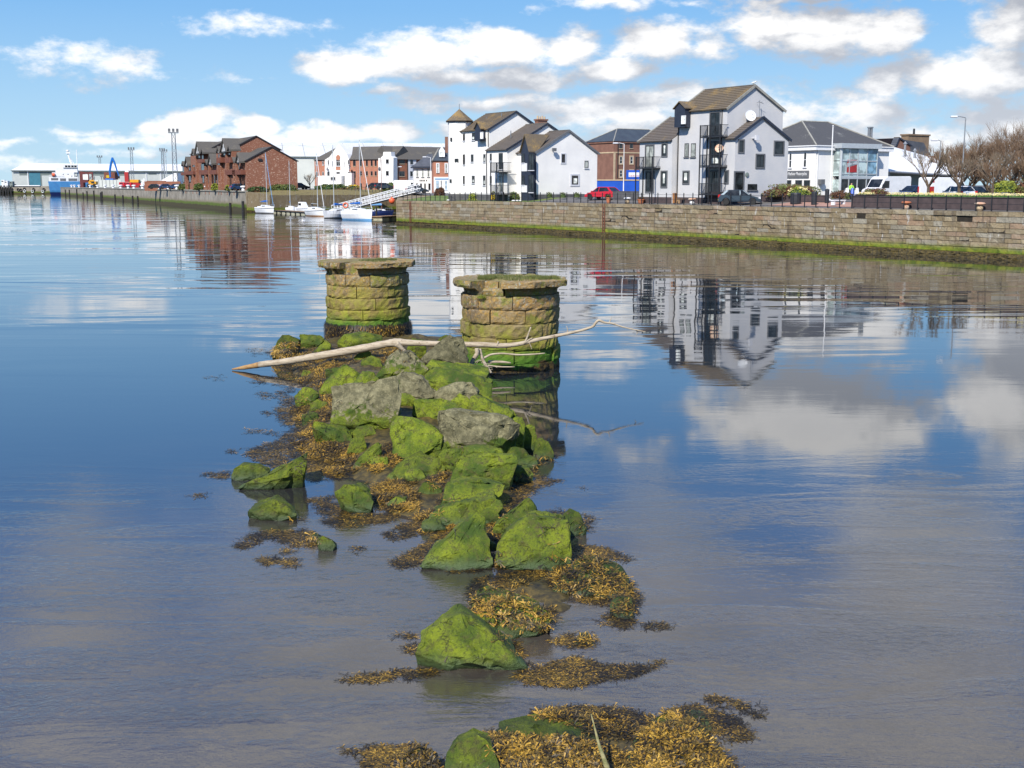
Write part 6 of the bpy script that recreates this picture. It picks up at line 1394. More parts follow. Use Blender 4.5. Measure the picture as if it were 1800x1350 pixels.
weed('w9', 'weed wrapping the hump behind the great triangular rock', [
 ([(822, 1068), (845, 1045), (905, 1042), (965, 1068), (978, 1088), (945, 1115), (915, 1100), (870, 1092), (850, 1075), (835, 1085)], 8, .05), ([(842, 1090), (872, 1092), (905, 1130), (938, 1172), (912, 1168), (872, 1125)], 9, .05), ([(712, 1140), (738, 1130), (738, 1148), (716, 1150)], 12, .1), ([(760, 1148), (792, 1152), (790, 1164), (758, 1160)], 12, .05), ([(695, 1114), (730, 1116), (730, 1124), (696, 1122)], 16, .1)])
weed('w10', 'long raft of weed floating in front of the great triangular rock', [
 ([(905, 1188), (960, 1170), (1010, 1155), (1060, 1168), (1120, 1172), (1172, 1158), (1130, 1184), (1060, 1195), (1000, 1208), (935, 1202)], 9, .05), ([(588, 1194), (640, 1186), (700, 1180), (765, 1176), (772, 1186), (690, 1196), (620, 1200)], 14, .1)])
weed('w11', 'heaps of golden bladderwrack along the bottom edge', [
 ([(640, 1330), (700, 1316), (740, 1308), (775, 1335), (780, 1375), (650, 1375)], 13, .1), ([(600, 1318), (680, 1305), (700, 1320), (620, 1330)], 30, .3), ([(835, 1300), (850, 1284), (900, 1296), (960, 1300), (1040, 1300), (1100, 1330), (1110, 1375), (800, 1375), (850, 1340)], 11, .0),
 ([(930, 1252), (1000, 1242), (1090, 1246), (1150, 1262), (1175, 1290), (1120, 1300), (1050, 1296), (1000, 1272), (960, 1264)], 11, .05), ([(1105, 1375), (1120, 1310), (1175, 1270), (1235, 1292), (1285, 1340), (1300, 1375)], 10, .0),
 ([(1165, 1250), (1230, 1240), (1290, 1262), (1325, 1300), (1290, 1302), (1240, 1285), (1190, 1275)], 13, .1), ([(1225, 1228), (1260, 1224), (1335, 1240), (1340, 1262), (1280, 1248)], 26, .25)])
# black weed ring round the left pier foot
def ring_weed(c, r0, z0, z1, a0, a1, n, label):
    V = []; F = []; T = []
    for _ in range(n):
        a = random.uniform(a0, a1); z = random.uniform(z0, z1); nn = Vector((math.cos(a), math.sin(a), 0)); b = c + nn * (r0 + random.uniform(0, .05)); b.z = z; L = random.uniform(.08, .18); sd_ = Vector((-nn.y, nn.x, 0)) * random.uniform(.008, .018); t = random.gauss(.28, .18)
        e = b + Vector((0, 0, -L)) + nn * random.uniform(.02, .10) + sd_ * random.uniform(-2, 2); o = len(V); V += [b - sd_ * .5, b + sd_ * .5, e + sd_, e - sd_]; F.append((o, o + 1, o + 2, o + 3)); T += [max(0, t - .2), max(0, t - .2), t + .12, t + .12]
    np_mesh('seaweed', np.array([tuple(v) for v in V]), np.array(F), 'seaweed', attr=np.array(T), label=label, cat='seaweed', kind='stuff')
ring_weed(cL, 1.52, .0, .62, -PI, PI, 7000, 'black weed hanging round the foot of the left stone pier')
# ================================================================== driftwood
def wood(name, c1, c2, c3):
    m, N, b = newmat(name); tc = N.new('ShaderNodeNewGeometry'); v = tc.outputs['Position']
    n = N.noise(N.vmath('MULTIPLY', v, (1, 3, 6)), 3.5, 5, .65); c = N.mix(N.smooth(n, .3, .6), c1, c2); c = N.mix(N.smooth(N.noise(v, 9, 5, .7), .62, .68), c, c3)
    N.setin(b.inputs['Base Color'], c); b.inputs['Roughness'].default_value = .85
    bn = N.new('ShaderNodeBump'); bn.inputs['Distance'].default_value = .02; N.link(n, bn.inputs['Height']); N.link(bn.outputs[0], b.inputs['Normal'])
wood('pale_driftwood', (.27, .21, .14), (.44, .37, .27), (.12, .07, .04)); wood('wet_driftwood', (.26, .14, .055), (.36, .22, .09), (.10, .05, .02)); wood('mossy_stick', (.11, .12, .035), (.27, .24, .11), (.06, .07, .02))
def px_tube(pts, rad, yl, n=9, o0=None, jit=0.0):
    """pts: (px,py); rad in px; yl: depth values -> 3d points"""
    out = []; rs = []
    for (x, y), r, Y in zip(pts, rad, yl): out.append(P(x, y, Y)); rs.append(r * Y / FPX)
    # densify
    P2 = []; R2 = []; k = 5
    for i in range(len(out) - 1):
        for j in range(k):
            t = j / k; p = out[i].lerp(out[i + 1], t); P2.append(p); R2.append((rs[i] * (1 - t) + rs[i + 1] * t) * (1 + random.uniform(-jit, jit)))
    P2.append(out[-1]); R2.append(rs[-1])
    for _ in range(2): P2 = [P2[0]] + [(P2[i - 1] + P2[i] * 2 + P2[i + 1]) / 4 for i in range(1, len(P2) - 1)] + [P2[-1]]
    if o0 is not None: P2 = [p - o0 for p in P2]
    return MB().tube(P2, R2, n)
L0 = P(560, 628, 35.1); log = thing('driftwood_log', 'long pale driftwood tree trunk lying across the rocks between the piers', 'driftwood', L0)
tp = [(455, 641), (500, 636), (560, 626), (600, 619), (640, 612), (680, 604), (697, 602), (730, 603), (760, 604), (800, 605), (850, 606), (885, 608), (912, 605), (945, 597), (975, 591)]
px_tube(tp, [5.4, 6, 6.8, 7, 7, 6.8, 7.6, 5.4, 4.8, 5, 4.8, 4.5, 4, 3.6, 3.2], [35.3, 35.2, 35.0, 34.9, 34.7, 34.6, 34.5, 34.4, 34.3, 34.3, 34.2, 34.2, 34.2, 34.2, 34.1], 12, L0, .05).build('trunk', 'pale_driftwood', log, smooth=True)
px_tube([(408, 649), (430, 646), (455, 641.5)], [1.2, 3.9, 5.3], [35.5, 35.4, 35.3], 10, L0, .04).build('wet_root_end', 'wet_driftwood', log, smooth=True)
px_tube([(975, 591), (1000, 586), (1025, 580), (1043, 574), (1048, 566), (1053, 562.5), (1062, 567), (1075, 568), (1095, 575), (1118, 580), (1135, 583.5)], [3.2, 2.8, 2.6, 2.4, 2.4, 2.4, 2.1, 1.8, 1.3, 1.1, .7], [34.1] * 11, 7, L0, .05).build('branch', 'pale_driftwood', log, smooth=True)
for pts, rad in (([(697, 604), (706, 612), (712, 618)], [6, 4, 3]), ([(922, 604), (928, 590), (933, 575)], [2.2, 1.7, 1.3]), ([(923, 603), (930, 597), (936, 594)], [1.8, 1.3, .8]), ([(930, 602), (933, 608), (935, 614)], [1, .8, .6]), ([(874, 607), (876, 600)], [2, 1.4]), ([(997, 586), (998, 580), (996, 573)], [1.1, .9, .6]), ([(1070, 568), (1073, 563), (1075, 558)], [1.2, .9, .6]), ([(1118, 580), (1121, 585), (1118, 588)], [.9, .7, .4])):
    px_tube(pts, rad, [34.15] * len(pts), 6, L0).build('twig', 'pale_driftwood', log, smooth=True)
b2 = thing('driftwood_branch', 'thin forked driftwood branch and root tangle below the trunk by the right pier', 'driftwood', P(850, 630, 33.9)); O2 = P(850, 630, 33.9)
for pts, rad, Y in (([(838, 612), (839, 622), (832, 632), (826, 642)], [4, 4.5, 4, 3], 33.8), ([(843, 613), (848, 632), (856, 645), (864, 656)], [3, 3, 3, 2], 33.9), ([(850, 630), (862, 623), (882, 621), (912, 624), (935, 623), (958, 621)], [2.5, 2, 1.7, 1.6, 1.5, 1], 34.0), ([(827, 640), (840, 644), (854, 649)], [2.4, 2.6, 1.6], 33.6),
                    ([(808, 644), (815, 641), (824, 646), (830, 654)], [.8, .8, .8, .6], 33.5), ([(772, 638), (790, 641), (800, 640)], [1.2, 1.2, .7], 33.3), ([(820, 650), (832, 646), (840, 655), (834, 660)], [.8, .7, .7, .5], 33.4), ([(858, 636), (880, 636), (898, 638)], [3, 2.6, 1.5], 34.2), ([(856, 642), (878, 645), (905, 645)], [1.6, 1.4, .8], 34.2)):
    px_tube(pts, rad, [Y] * len(pts), 6, O2).build('branch', 'pale_driftwood', b2, smooth=True)
tw = MB(); O3 = P(835, 650, 33.5)
for _ in range(60):
    a = P(random.uniform(812, 860), random.uniform(638, 660), 33.5) ; b = a + Vector((random.uniform(-.25, .25), random.uniform(-.1, .1), random.uniform(-.08, .12))); tw.tube([a - O3, a.lerp(b, .5) - O3 + Vector((0, 0, .03)), b - O3], .006, 4)
tw.build('twig_litter', 'pale_driftwood', None, loc=O3, label='tangle of small broken twigs at the foot of the right pier', cat='twigs', kind='stuff')
S0 = G(1068, 1350, .15); st = []; 
px_tube([(1039, 1255), (1043, 1270), (1048, 1290), (1053, 1310), (1062, 1335), (1075, 1372)], [1.0, 1.6, 2.3, 3.2, 4.8, 6.5], [S0.y + .25, S0.y + .2, S0.y + .15, S0.y + .1, S0.y, S0.y - .05], 8, S0, .06).build('upright_stick', 'mossy_stick', None, loc=S0, smooth=True, label='mossy stick poking up through the weed at the bottom edge', cat='stick')
# ================================================================== railings on the quay
rail = thing('quay_railing', 'black post and rail fence along the edge of the stone quay', 'fence', WP(0, .5, 0), wrz)
pm = None; s = 1.2; k = 0
while s < LEN:
    z = ground_z(s, .5) - .02
    if pm is None:
        o = MB().box(-.035, .035, -.035, .035, 0, 1.12).lathe([(.05, 1.12), (.05, 1.15), (.02, 1.2)], (0, 0, 0), 6).build('post', 'black_paint', rail, loc=(s, 0, z)); pm = o.data
    else: o = mesh_obj('post', pm, None, rail, loc=(s, 0, z))
    o.rotation_euler = (random.uniform(-.015, .015), random.uniform(-.015, .015), 0); s += 1.36; k += 1
for hh in (.98, .52, .1):
    mb = MB(); pts = [(q, 0, ground_z(q, .5) + hh) for q in np.linspace(0, LEN, 60)]; mb.tube(pts, .014, 4).build('rail', 'black_paint', rail)
def at_ground(px, py=None, d=None, z=None):
    """ground point under a sightline at inland distance d from the quay edge"""
    r = ray(px, 340); f = lambda Y: sd(r.x / r.y * Y, Y)[1] - d
    lo, hi = 40., 400.
    for _ in range(50):
        m = (lo + hi) / 2
        if f(m) > 0: hi = m
        else: lo = m
    x, y = r.x / r.y * lo, lo; return Vector((x, y, gz(x, y) - .01))
# mushroom bollards
def bollard(px, label, cap, base, d=1.1):
    t = thing('mooring_bollard', label, 'bollard', at_ground(px, d=d), group='mushroom bollards on the stone quay'); t.scale = (1.25,) * 3
    MB().lathe([(.2, 0), (.19, .28), (.15, .34)], n=14).build('stem', base, t, smooth=True); MB().lathe([(.14, .34), (.31, .38), (.33, .45), (.27, .5), (.1, .53)], n=16).build('cap', cap, t, smooth=True)
bollard(1103, 'white capped cream bollard in front of the dark grey garden wall', 'seagull_white', 'sandstone_trim'); bollard(1217, 'orange capped cream bollard in front of the grey house', 'weathered_iron', 'seagull_white')
bollard(1594, 'smaller looking rusty bollard left of the daffodil planter middle', 'terracotta', 'weathered_iron', .9); bollard(1724, 'rusty orange bollard nearest the right edge, before the planter wall', 'weathered_iron', 'sandstone_trim', .9)
# pots
def pot(px, label, r, h, m_leaf, n=160, d=1.2, fl=1.0):
    g = at_ground(px, d=d); t = thing('flower_pot', label, 'flower pot', g); MB().lathe([(r * .62, 0), (r * .9, h * .8), (r, h * .82), (r, h)], n=14).build('pot', 'terracotta', t, smooth=False)
    mb = MB()
    for _ in range(n):
        a = random.uniform(0, 2 * PI); L = random.uniform(.15, .5) * h; dr = Vector((math.cos(a) * fl, math.sin(a) * fl, random.uniform(.5, 1.6))).normalized(); b = Vector((math.cos(a) * r * .3, math.sin(a) * r * .3, h)) + dr * random.uniform(0, L); w = dr.cross(Vector((0, 0, 1))).normalized() * .05
        mb.add([b - w, b + w, b + dr * .16], [(0, 1, 2)])
    mb.build('plant', m_leaf, t, kind='stuff')
pot(1070, 'tall terracotta pot with orange flowers by the railings, behind the red car', .32, .62, 'leaf_olive'); pot(1127, 'wide terracotta pot with a dry spiky plant beside the grey house', .42, .5, 'dry_grass', fl=1.8)
# ------------------------------------------------------------------ leafy things
def shrub(label, px0, px1, ytop, ybot, Y, mats, n=1500, depth=1.6, leaf=.10, name='shrub', zb=None, group=None, flat=0.0, dens_in=True):
    c = P((px0 + px1) / 2, 330, Y); w = (px1 - px0) / 2 * Y / FPX; zt = P(0 + (px0 + px1) / 2, ytop, Y).z; z0 = zb if zb is not None else P((px0 + px1) / 2, ybot, Y).z
    hh = zt - z0; t = thing(name, label, 'hedge' if 'hedge' in name else 'shrub', (c.x, c.y, z0), TH if flat else 0, group)
    V = []; F = []; rr = random.Random(int(px0 * 3 + Y)); off = Vector((px0, Y, 0))
    while len(F) < n:
        p = Vector((rr.uniform(-1, 1), rr.uniform(-1, 1), rr.uniform(0, 1)))
        e = (abs(p.x) ** 2.6 + abs(p.y) ** 2.6 + abs(p.z) ** 2.6) ** (1 / 2.6); lump = 1 + .28 * MN.noise(p * 2.6 + off)
        if e > lump or e < lump * .55: continue
        q = Vector((p.x * w, p.y * depth, p.z * hh)); L = leaf * rr.uniform(.6, 1.5); a = Vector((rr.uniform(-1, 1), rr.uniform(-1, 1), rr.uniform(-1, 1))).normalized(); b = a.orthogonal().normalized()
        o = len(V); V += [tuple(q - a * L), tuple(q + b * L * .6), tuple(q + a * L), tuple(q - b * L * .6)]; F.append((o, o + 1, o + 2, o + 3))
    me = np_mesh('foliage', np.array(V), np.array(F), mats[0], t, kind='stuff').data
    if len(mats) > 1:
        me.materials.append(MATS[mats[1]]); mi = [1 if MN.noise(Vector(V[4 * i]) * 1.2 + off) > .1 else 0 for i in range(len(F))]; me.polygons.foreach_set('material_index', mi)
    MB().lathe([(.9, 0), (.85, .45), (.5, .72), (.1, .8)], n=10).xf(Matrix.Diagonal((w * .95, depth * .9, hh, 1))).build('inner_core', 'leaf_red' if 'leaf_red' in mats else 'leaf_dark', t)  # solid core behind the leaves
    return t
def bare_tree(label, px, ytop, Y, spread=.5, seed=1, m='twig', zb=3.95, n_main=5, levels=4, trunk_r=.14, group=None, bush=False, hlow=.3):
    g = P(px, 330, Y); H = P(px, ytop, Y).z - zb; t = thing('bare_tree', label, 'tree', (g.x, g.y, zb), 0, group); rr = random.Random(seed)
    tk = MB(); tw = MB()
    def grow(p, d, L, r, lv):
        q = p + d * L; mid = p.lerp(q, .5) + Vector((rr.uniform(-1, 1), rr.uniform(-1, 1), 0)) * L * .07
        (tk if lv <= 1 else tw).tube([p, mid, q], [r, r * .8, r * .6], 5 if lv < 2 else 3, cap=False)
        if lv >= levels: return
        n = 3 if lv < levels - 1 else (9 if 'twig' == m and not bush and px > 1640 and Y > 140 else 5)
        for k in range(n):
            nd = (d + Vector((rr.uniform(-1, 1), rr.uniform(-1, 1), rr.uniform(-.15, .65))) * (spread if k else spread * .5)).normalized(); b0 = p.lerp(q, rr.uniform(.45, 1.0) if k else 1.0); grow(b0, nd, L * rr.uniform(.62, .85), r * .58, lv + 1)
    th_ = H * (.08 if bush else hlow); p0 = Vector((0, 0, 0)); top = Vector((0, 0, th_)); tk.tube([p0, top], [trunk_r, trunk_r * .8], 7)
    for k in range(n_main):
        a = 2 * PI * k / n_main + rr.uniform(-.4, .4); d = Vector((math.cos(a) * spread * 1.2, math.sin(a) * spread * 1.2, 1)).normalized(); grow(top * rr.uniform(.8, 1), d, H * .27, trunk_r * .6, 0)
    zmax = max(v[2] for v in tw.v) if tw.v else H; sc = H / sorted(v[2] for v in tw.v)[int(len(tw.v) * .97)]
    for mb in (tk, tw): mb.v = [(v[0], v[1], v[2] * sc) for v in mb.v]
    tk.build('trunk', 'bark', t); tw.build('crown', m, t, kind='stuff'); return t
GT = 'bare trees and thickets at the right edge'
for i, (px, yt, Y, sp, sd_, m_) in enumerate([(1648, 268, 172, .75, 1, 'twig'), (1668, 262, 160, .8, 2, 'twig'), (1690, 256, 168, .8, 3, 'twig'), (1712, 250, 158, .85, 4, 'twig'), (1735, 244, 165, .85, 5, 'twig_grey'), (1758, 236, 155, .85, 6, 'twig'), (1780, 230, 163, .9, 7, 'twig_grey'), (1800, 222, 152, .9, 8, 'twig'), (1825, 222, 158, .9, 9, 'twig'), (1700, 285, 148, .9, 10, 'twig'), (1740, 280, 146, .9, 11, 'twig'), (1775, 285, 144, .9, 12, 'twig'), (1815, 270, 143, .9, 13, 'twig')]):
    lab = ['leftmost brown thicket tree, right of the cottage chimney', 'brown twiggy tree just left of the tall lamp post', 'brown twiggy tree directly behind the tall lamp post', 'brown twiggy tree just right of the tall lamp post', 'greyish bare tree right of the tall lamp post', 'tall brown bare tree, fourth from the right edge', 'greyish tall bare tree near the right edge', 'tallest brown bare tree at the right edge', 'brown bare tree cut by the right edge',
           'low brown thicket behind the dark car', 'low brown thicket above the low stone wall', 'low brown thicket behind the yellow bush', 'low thicket cut by the right edge'][i]
    bare_tree(lab, px, yt, Y, sp, sd_, m_, n_main=7, levels=4, group=GT, hlow=.1 if i > 8 else .2, trunk_r=.16)
bare_tree('small bare tree between the white van and the post van', 1632, 262, 113, .55, 21, 'twig_grey', levels=4, n_main=4, trunk_r=.16, hlow=.28)
bare_tree('small bare tree right of the post van', 1686, 277, 112, .6, 22, 'twig_grey', levels=4, n_main=4, trunk_r=.17, hlow=.3)
bare_tree('dark trunked bare tree standing before the thicket by the low wall', 1745, 268, 128, .6, 23, 'twig_grey', levels=4, n_main=4, trunk_r=.15, hlow=.35)
bare_tree('little leafless tree beside the brick gable behind the boats', 545, 306, 262, .7, 24, 'twig_grey', zb=4.3, levels=3, n_main=5, trunk_r=.12)
shrub('long clipped olive hedge in front of the grey house', 1335, 1452, 323, 346, 117, ['leaf_olive', 'leaf_red'], 5200, 1.6, .08, 'hedge', flat=1)
shrub('lime green bush with white flowers inside the long hedge', 1385, 1425, 328, 345, 114.5, ['leaf_lime', 'daffodil'], 900, .5, .07)
shrub('low red brown bush beside the pink path', 1460, 1494, 335, 349, 114, ['leaf_red', 'leaf_olive'], 1200, 1.2, .07)
shrub('olive bush in front of the white van', 1515, 1562, 331, 343, 118, ['leaf_olive', 'leaf_red'], 1300, 1.3, .07)
shrub('bright yellow green bush before the thicket at the right', 1748, 1786, 318, 338, 138, ['leaf_lime'], 1500, 1.5, .1); shrub('brown red bush at the right edge', 1784, 1830, 314, 340, 137, ['leaf_red', 'leaf_olive'], 1600, 1.6, .1)
shrub('pale green shrub under the white house, left of the yellow one', 823, 852, 337, 352, 159, ['leaf_lime', 'leaf_olive'], 1200, 1.4, .1); shrub('dark green shrub left of the yellow flowering one', 850, 864, 337, 352, 157, ['leaf_dark'], 800, 1, .1)
shrub('yellow flowering shrub under the white house balcony', 863, 882, 334, 350, 154, ['leaf_yellow', 'leaf_lime'], 900, 1, .1); shrub('dark green shrub right of the yellow flowering one', 893, 914, 337, 352, 151.5, ['leaf_dark', 'leaf_olive'], 900, 1, .1)
for px_, Yk, l_ in ((966, 146, 'left'), (990, 144.5, 'middle'), (1014, 143, 'right')): shrub('small dry plant at the foot of the white gable, ' + l_ + ' of three', px_ - 5, px_ + 5, 338, 347, Yk, ['leaf_olive'], 200, .4, .07)
shrub('round red brown bush by the brick house', 763, 783, 329, 347, 176, ['leaf_red'], 1300, 1.1, .1)
shrub('large olive bush above the gangway', 671, 723, 321, 347, 264, ['leaf_olive', 'leaf_dark'], 3400, 3, .2, zb=3.5)
shrub('dark green hedge in front of the white apartments', 552, 614, 324, 338, 268, ['leaf_dark', 'leaf_olive'], 2600, 1.6, .18, 'hedge', zb=4.0); shrub('yellow hedge right of the dark one by the brick flats', 610, 636, 325, 333, 268, ['leaf_yellow', 'leaf_olive'], 900, 1.2, .16, 'hedge', zb=4.2)
shrub('brown hedge behind the boats right of the yellow one', 585, 640, 331, 341, 265, ['leaf_red', 'leaf_olive'], 1500, 1, .16, 'hedge', zb=3.9)
shrub('dark clipped hedge at the foot of the brown brick gable', 434, 471, 328, 341, 250, ['leaf_dark', 'leaf_red'], 1600, 1, .16, 'hedge', zb=4.0); shrub('olive hedge right of the dark one under the brown gable', 470, 524, 324, 339, 254, ['leaf_olive'], 2200, 1.4, .16, 'hedge', zb=4.1)
shrub('round pale bush behind the white railings, rightmost', 396, 418, 324.5, 335, LP(Lq(407), 3.0).y, ['leaf_olive', 'leaf_lime'], 900, 1.1, .18, zb=4.33); shrub('round bush behind the white railings, second from right', 371, 393, 323, 334, LP(Lq(382), 3.0).y, ['leaf_lime', 'leaf_olive'], 900, 1.1, .2, zb=4.33); shrub('dark green bush behind the railings under the brown flats', 340, 368, 322.5, 333, LP(Lq(354), 3.0).y, ['leaf_olive', 'leaf_dark'], 1100, 1.1, .2, zb=4.33); shrub('leftmost low bush under the brown flats', 313, 336, 323.5, 332, LP(Lq(325), 3.0).y, ['leaf_olive'], 900, 1.1, .22, zb=4.33)
# ------------------------------------------------------------------ planters and garden walls
def brick_wall(name, label, cat, s0, s1, d0, d1, z1, m, course=.225, cell=.44):
    r = thing(name, label, cat, WP(s0, d0, 0), wrz); y0, y1 = sorted((0, (d1 - d0) * INL)); zb = ground_z((s0 + s1) / 2, (d0 + d1) / 2) - .5
    MB().box(0, s1 - s0, y0, y1, zb, z1).build('wall', m, r)
    MB().box(-.04, s1 - s0 + .04, y0 - .04, y1 + .04, z1 + .002, z1 + .07).build('coping', m, r); return r
def s_of(px, d):
    g = at_ground(px, d=d); return sd(g.x, g.y)[0]
pw = brick_wall('planter_wall', 'long dark brown brick planter wall behind the right railings', 'wall', s_of(1497, 1.5), LEN, 1.5, 1.9, 4.5, 'planter_brick')
brick_wall('planter_wall', 'short end of the dark planter, turning back beside the pink path', 'wall', s_of(1497, 1.5), s_of(1497, 1.5) + .4, 1.92, 9.0, 4.62, 'planter_brick')
MB().add([WP(s_of(1497, 1.5) + .4, 1.9, 4.42), WP(LEN, 1.9, 4.42), WP(LEN, 9, 4.5), WP(s_of(1497, 1.5) + .4, 9, 4.5)], [(0, 1, 2, 3)]).build('planter_soil', 'dry_grass', None, label='soil and grass inside the long planter', kind='structure')
brick_wall('planter_wall', 'dark planter wall under the long hedge by the grey house', 'wall', s_of(1338, 5.0), s_of(1452, 5.0), 5.0, 5.3, 4.5, 'planter_brick')
brick_wall('garden_wall', 'dark garden wall left of the silver car', 'wall', s_of(1244, 2.2), s_of(1270, 2.2), 2.2, 2.5, 4.75, 'planter_brick'); brick_wall('garden_wall', 'brown garden wall beside the wooden chest', 'wall', s_of(1140, 2.6), s_of(1181, 2.6), 2.6, 2.9, 4.75, 'planter_brick'); brick_wall('garden_wall', 'charcoal garden wall right of the red car', 'wall', s_of(1077, 4.0), s_of(1124, 4.0), 4.0, 4.3, 4.75, 'dark_plinth')
g = at_ground(1186, d=2.4); MB().box(-.5, .5, -.3, .3, 0, .95).box(-.53, .53, -.33, .33, .951, 1.0).build('garden_chest', 'shed_wood', None, loc=g, bevel=.01, label='upright brown wooden garden chest against the grey house', cat='chest').rotation_euler = (0, 0, .9)
g = at_ground(1198, d=2.0); t = thing('garden_bench', 'low wooden bench in the yard of the grey house', 'bench', g, 1.0)
MB().box(-.8, .8, -.2, .2, .4, .46).build('seat', 'timber', t)
for a in (-.7, .7): MB().box(a - .05, a + .05, -.18, .18, 0, .399).build('leg', 'timber', t)
# daffodils
def daff(label, s0, s1, d0, d1, n):
    t = WP(s0, d0, 4.45); V = []; F = []; V2 = []; F2 = []
    for _ in range(n * 3):
        p = WP(random.uniform(s0, s1), random.uniform(d0, d1), 4.45); w = Vector((random.uniform(-1, 1), random.uniform(-1, 1), 0)).normalized() * .035; o = len(V); h_ = random.uniform(.18, .34); V += [tuple(p - w), tuple(p + w), tuple(p + Vector((random.uniform(-.08, .08), random.uniform(-.08, .08), h_)))]; F.append((o, o + 1, o + 2))
    for _ in range(n):
        p = WP(random.uniform(s0, s1), random.uniform(d0, d1), 4.45 + random.uniform(.22, .42)); r_ = random.uniform(.022, .04); o = len(V2); V2 += [tuple(p + Vector((math.cos(a) * r_, -.02, math.sin(a) * r_))) for a in (0, 1.26, 2.51, 3.77, 5.03)] + [tuple(p + Vector((0, -.06, 0)))]; F2 += [(o + i, o + (i + 1) % 5, o + 5) for i in range(5)]
    o = np_mesh('daffodils', np.array(V + V2), np.array(F + [tuple(i + len(V) for i in f) for f in F2]), 'daffodil_leaf', label=label, cat='flowers', kind='stuff'); o.data.materials.append(MATS['daffodil']); mi = [0] * len(F) + [1] * len(F2); o.data.polygons.foreach_set('material_index', mi)
daff('row of cream daffodils in the planter behind the left rusty bollard', s_of(1557, 2), s_of(1690, 2), 1.95, 3.6, 900); daff('row of cream daffodils in the planter at the right', s_of(1700, 2), s_of(1772, 2), 1.95, 3.2, 450); daff('daffodils cut by the right edge of the picture', s_of(1782, 2), s_of(1840, 2), 1.95, 3.2, 500)
daff('small patch of cream daffodils in front of the showroom', s_of(1505, 5), s_of(1520, 5), 5, 6.5, 150)
low = P(1740, 340, 132); MB().box(-8, 16, -.2, .2, -1, .55).build('low_stone_wall', 'concrete', None, loc=(low.x, low.y, 3.97), label='low stone wall before the thicket at the right', cat='wall', bevel=.03)
# bins, bollards, sign posts
for px, w, h_, d, l, nm, ct in ((1399, .5, 1.05, 3.3, 'wide black litter bin in front of the long hedge', 'litter_bin', 'litter bin'), (1431.5, .26, 1.2, 3.0, 'narrow black post bin right of the wide one', 'litter_bin', 'litter bin'), (1454, .2, 1.3, 4.6, 'slim black bollard beside the flagpole', 'street_bollard', 'bollard')):
    g = at_ground(px, d=d); t = thing(nm, l, ct, g); MB().lathe([(w * .9, 0), (w, .05), (w, h_ * .85)], n=12).build('body', 'bin_plastic', t); MB().lathe([(w * 1.05, h_ * .851), (w * 1.0, h_ * .95), (w * .3, h_)], n=12).build('lid', 'bin_plastic', t)
g = at_ground(1474, d=3.2); t = thing('white_bench', 'low white bench beside the red brown bush', 'bench', g, .56); MB().box(-.75, .75, -.2, .2, .36, .45).build('seat', 'white_paint', t); MB().box(-.7, -.55, -.18, .18, 0, .359).build('leg', 'white_paint', t); MB().box(.55, .7, -.18, .18, 0, .359).build('leg', 'white_paint', t)
def lamp_post(label, px, ytop, Y, arm_px, m='metal_grey', zb=3.95, r=.08, drop=.0):
    g = P(px, 330, Y); H = P(px, ytop, Y).z - zb; A = (arm_px - px) * Y / FPX; t = thing('street_lamp', label, 'street lamp', (g.x, g.y, zb))
    MB().tube([(0, 0, 0), (0, 0, H * .25), (0, 0, H * .251), (0, 0, H)], [r, r, r * .75, r * .55], 8).build('pole', m, t); MB().tube([(0, 0, H), (A * .5, 0, H + .12), (A, 0, H + .1)], r * .45, 6).build('arm', m, t)
    MB().box(A - .35, A + .35, -.14, .14, H + .0, H + .2).build('lamp_head', 'surround_white', t, bevel=.05)
lamp_post('tall grey street lamp rising above the thicket at the right', 1690, 207, 122, 1670, r=.1); lamp_post('slender street lamp in front of the white shed roof', 1649, 248, 124, 1638); lamp_post('white street lamp in front of the red brick building', 1096, 253, 165, 1081, 'frame_white'); lamp_post('street lamp standing in front of the white pub', 757.5, 277, 215, 747, 'frame_white'); lamp_post('thin lamp post before the apartment block', 699, 294, 262, 704, zb=4.3)
g = P(1459, 345, 121); H = P(1459, 223, 121).z - 3.9; t = thing('flagpole', 'tall white flagpole in front of the showroom', 'flagpole', (g.x, g.y, 3.9)); MB().tube([(0, 0, 0), (0, 0, H)], [.09, .05], 8).build('pole', 'frame_white', t); MB().lathe([(.05, H), (.1, H + .08), (.03, H + .16)], n=8).build('finial', 'frame_white', t)
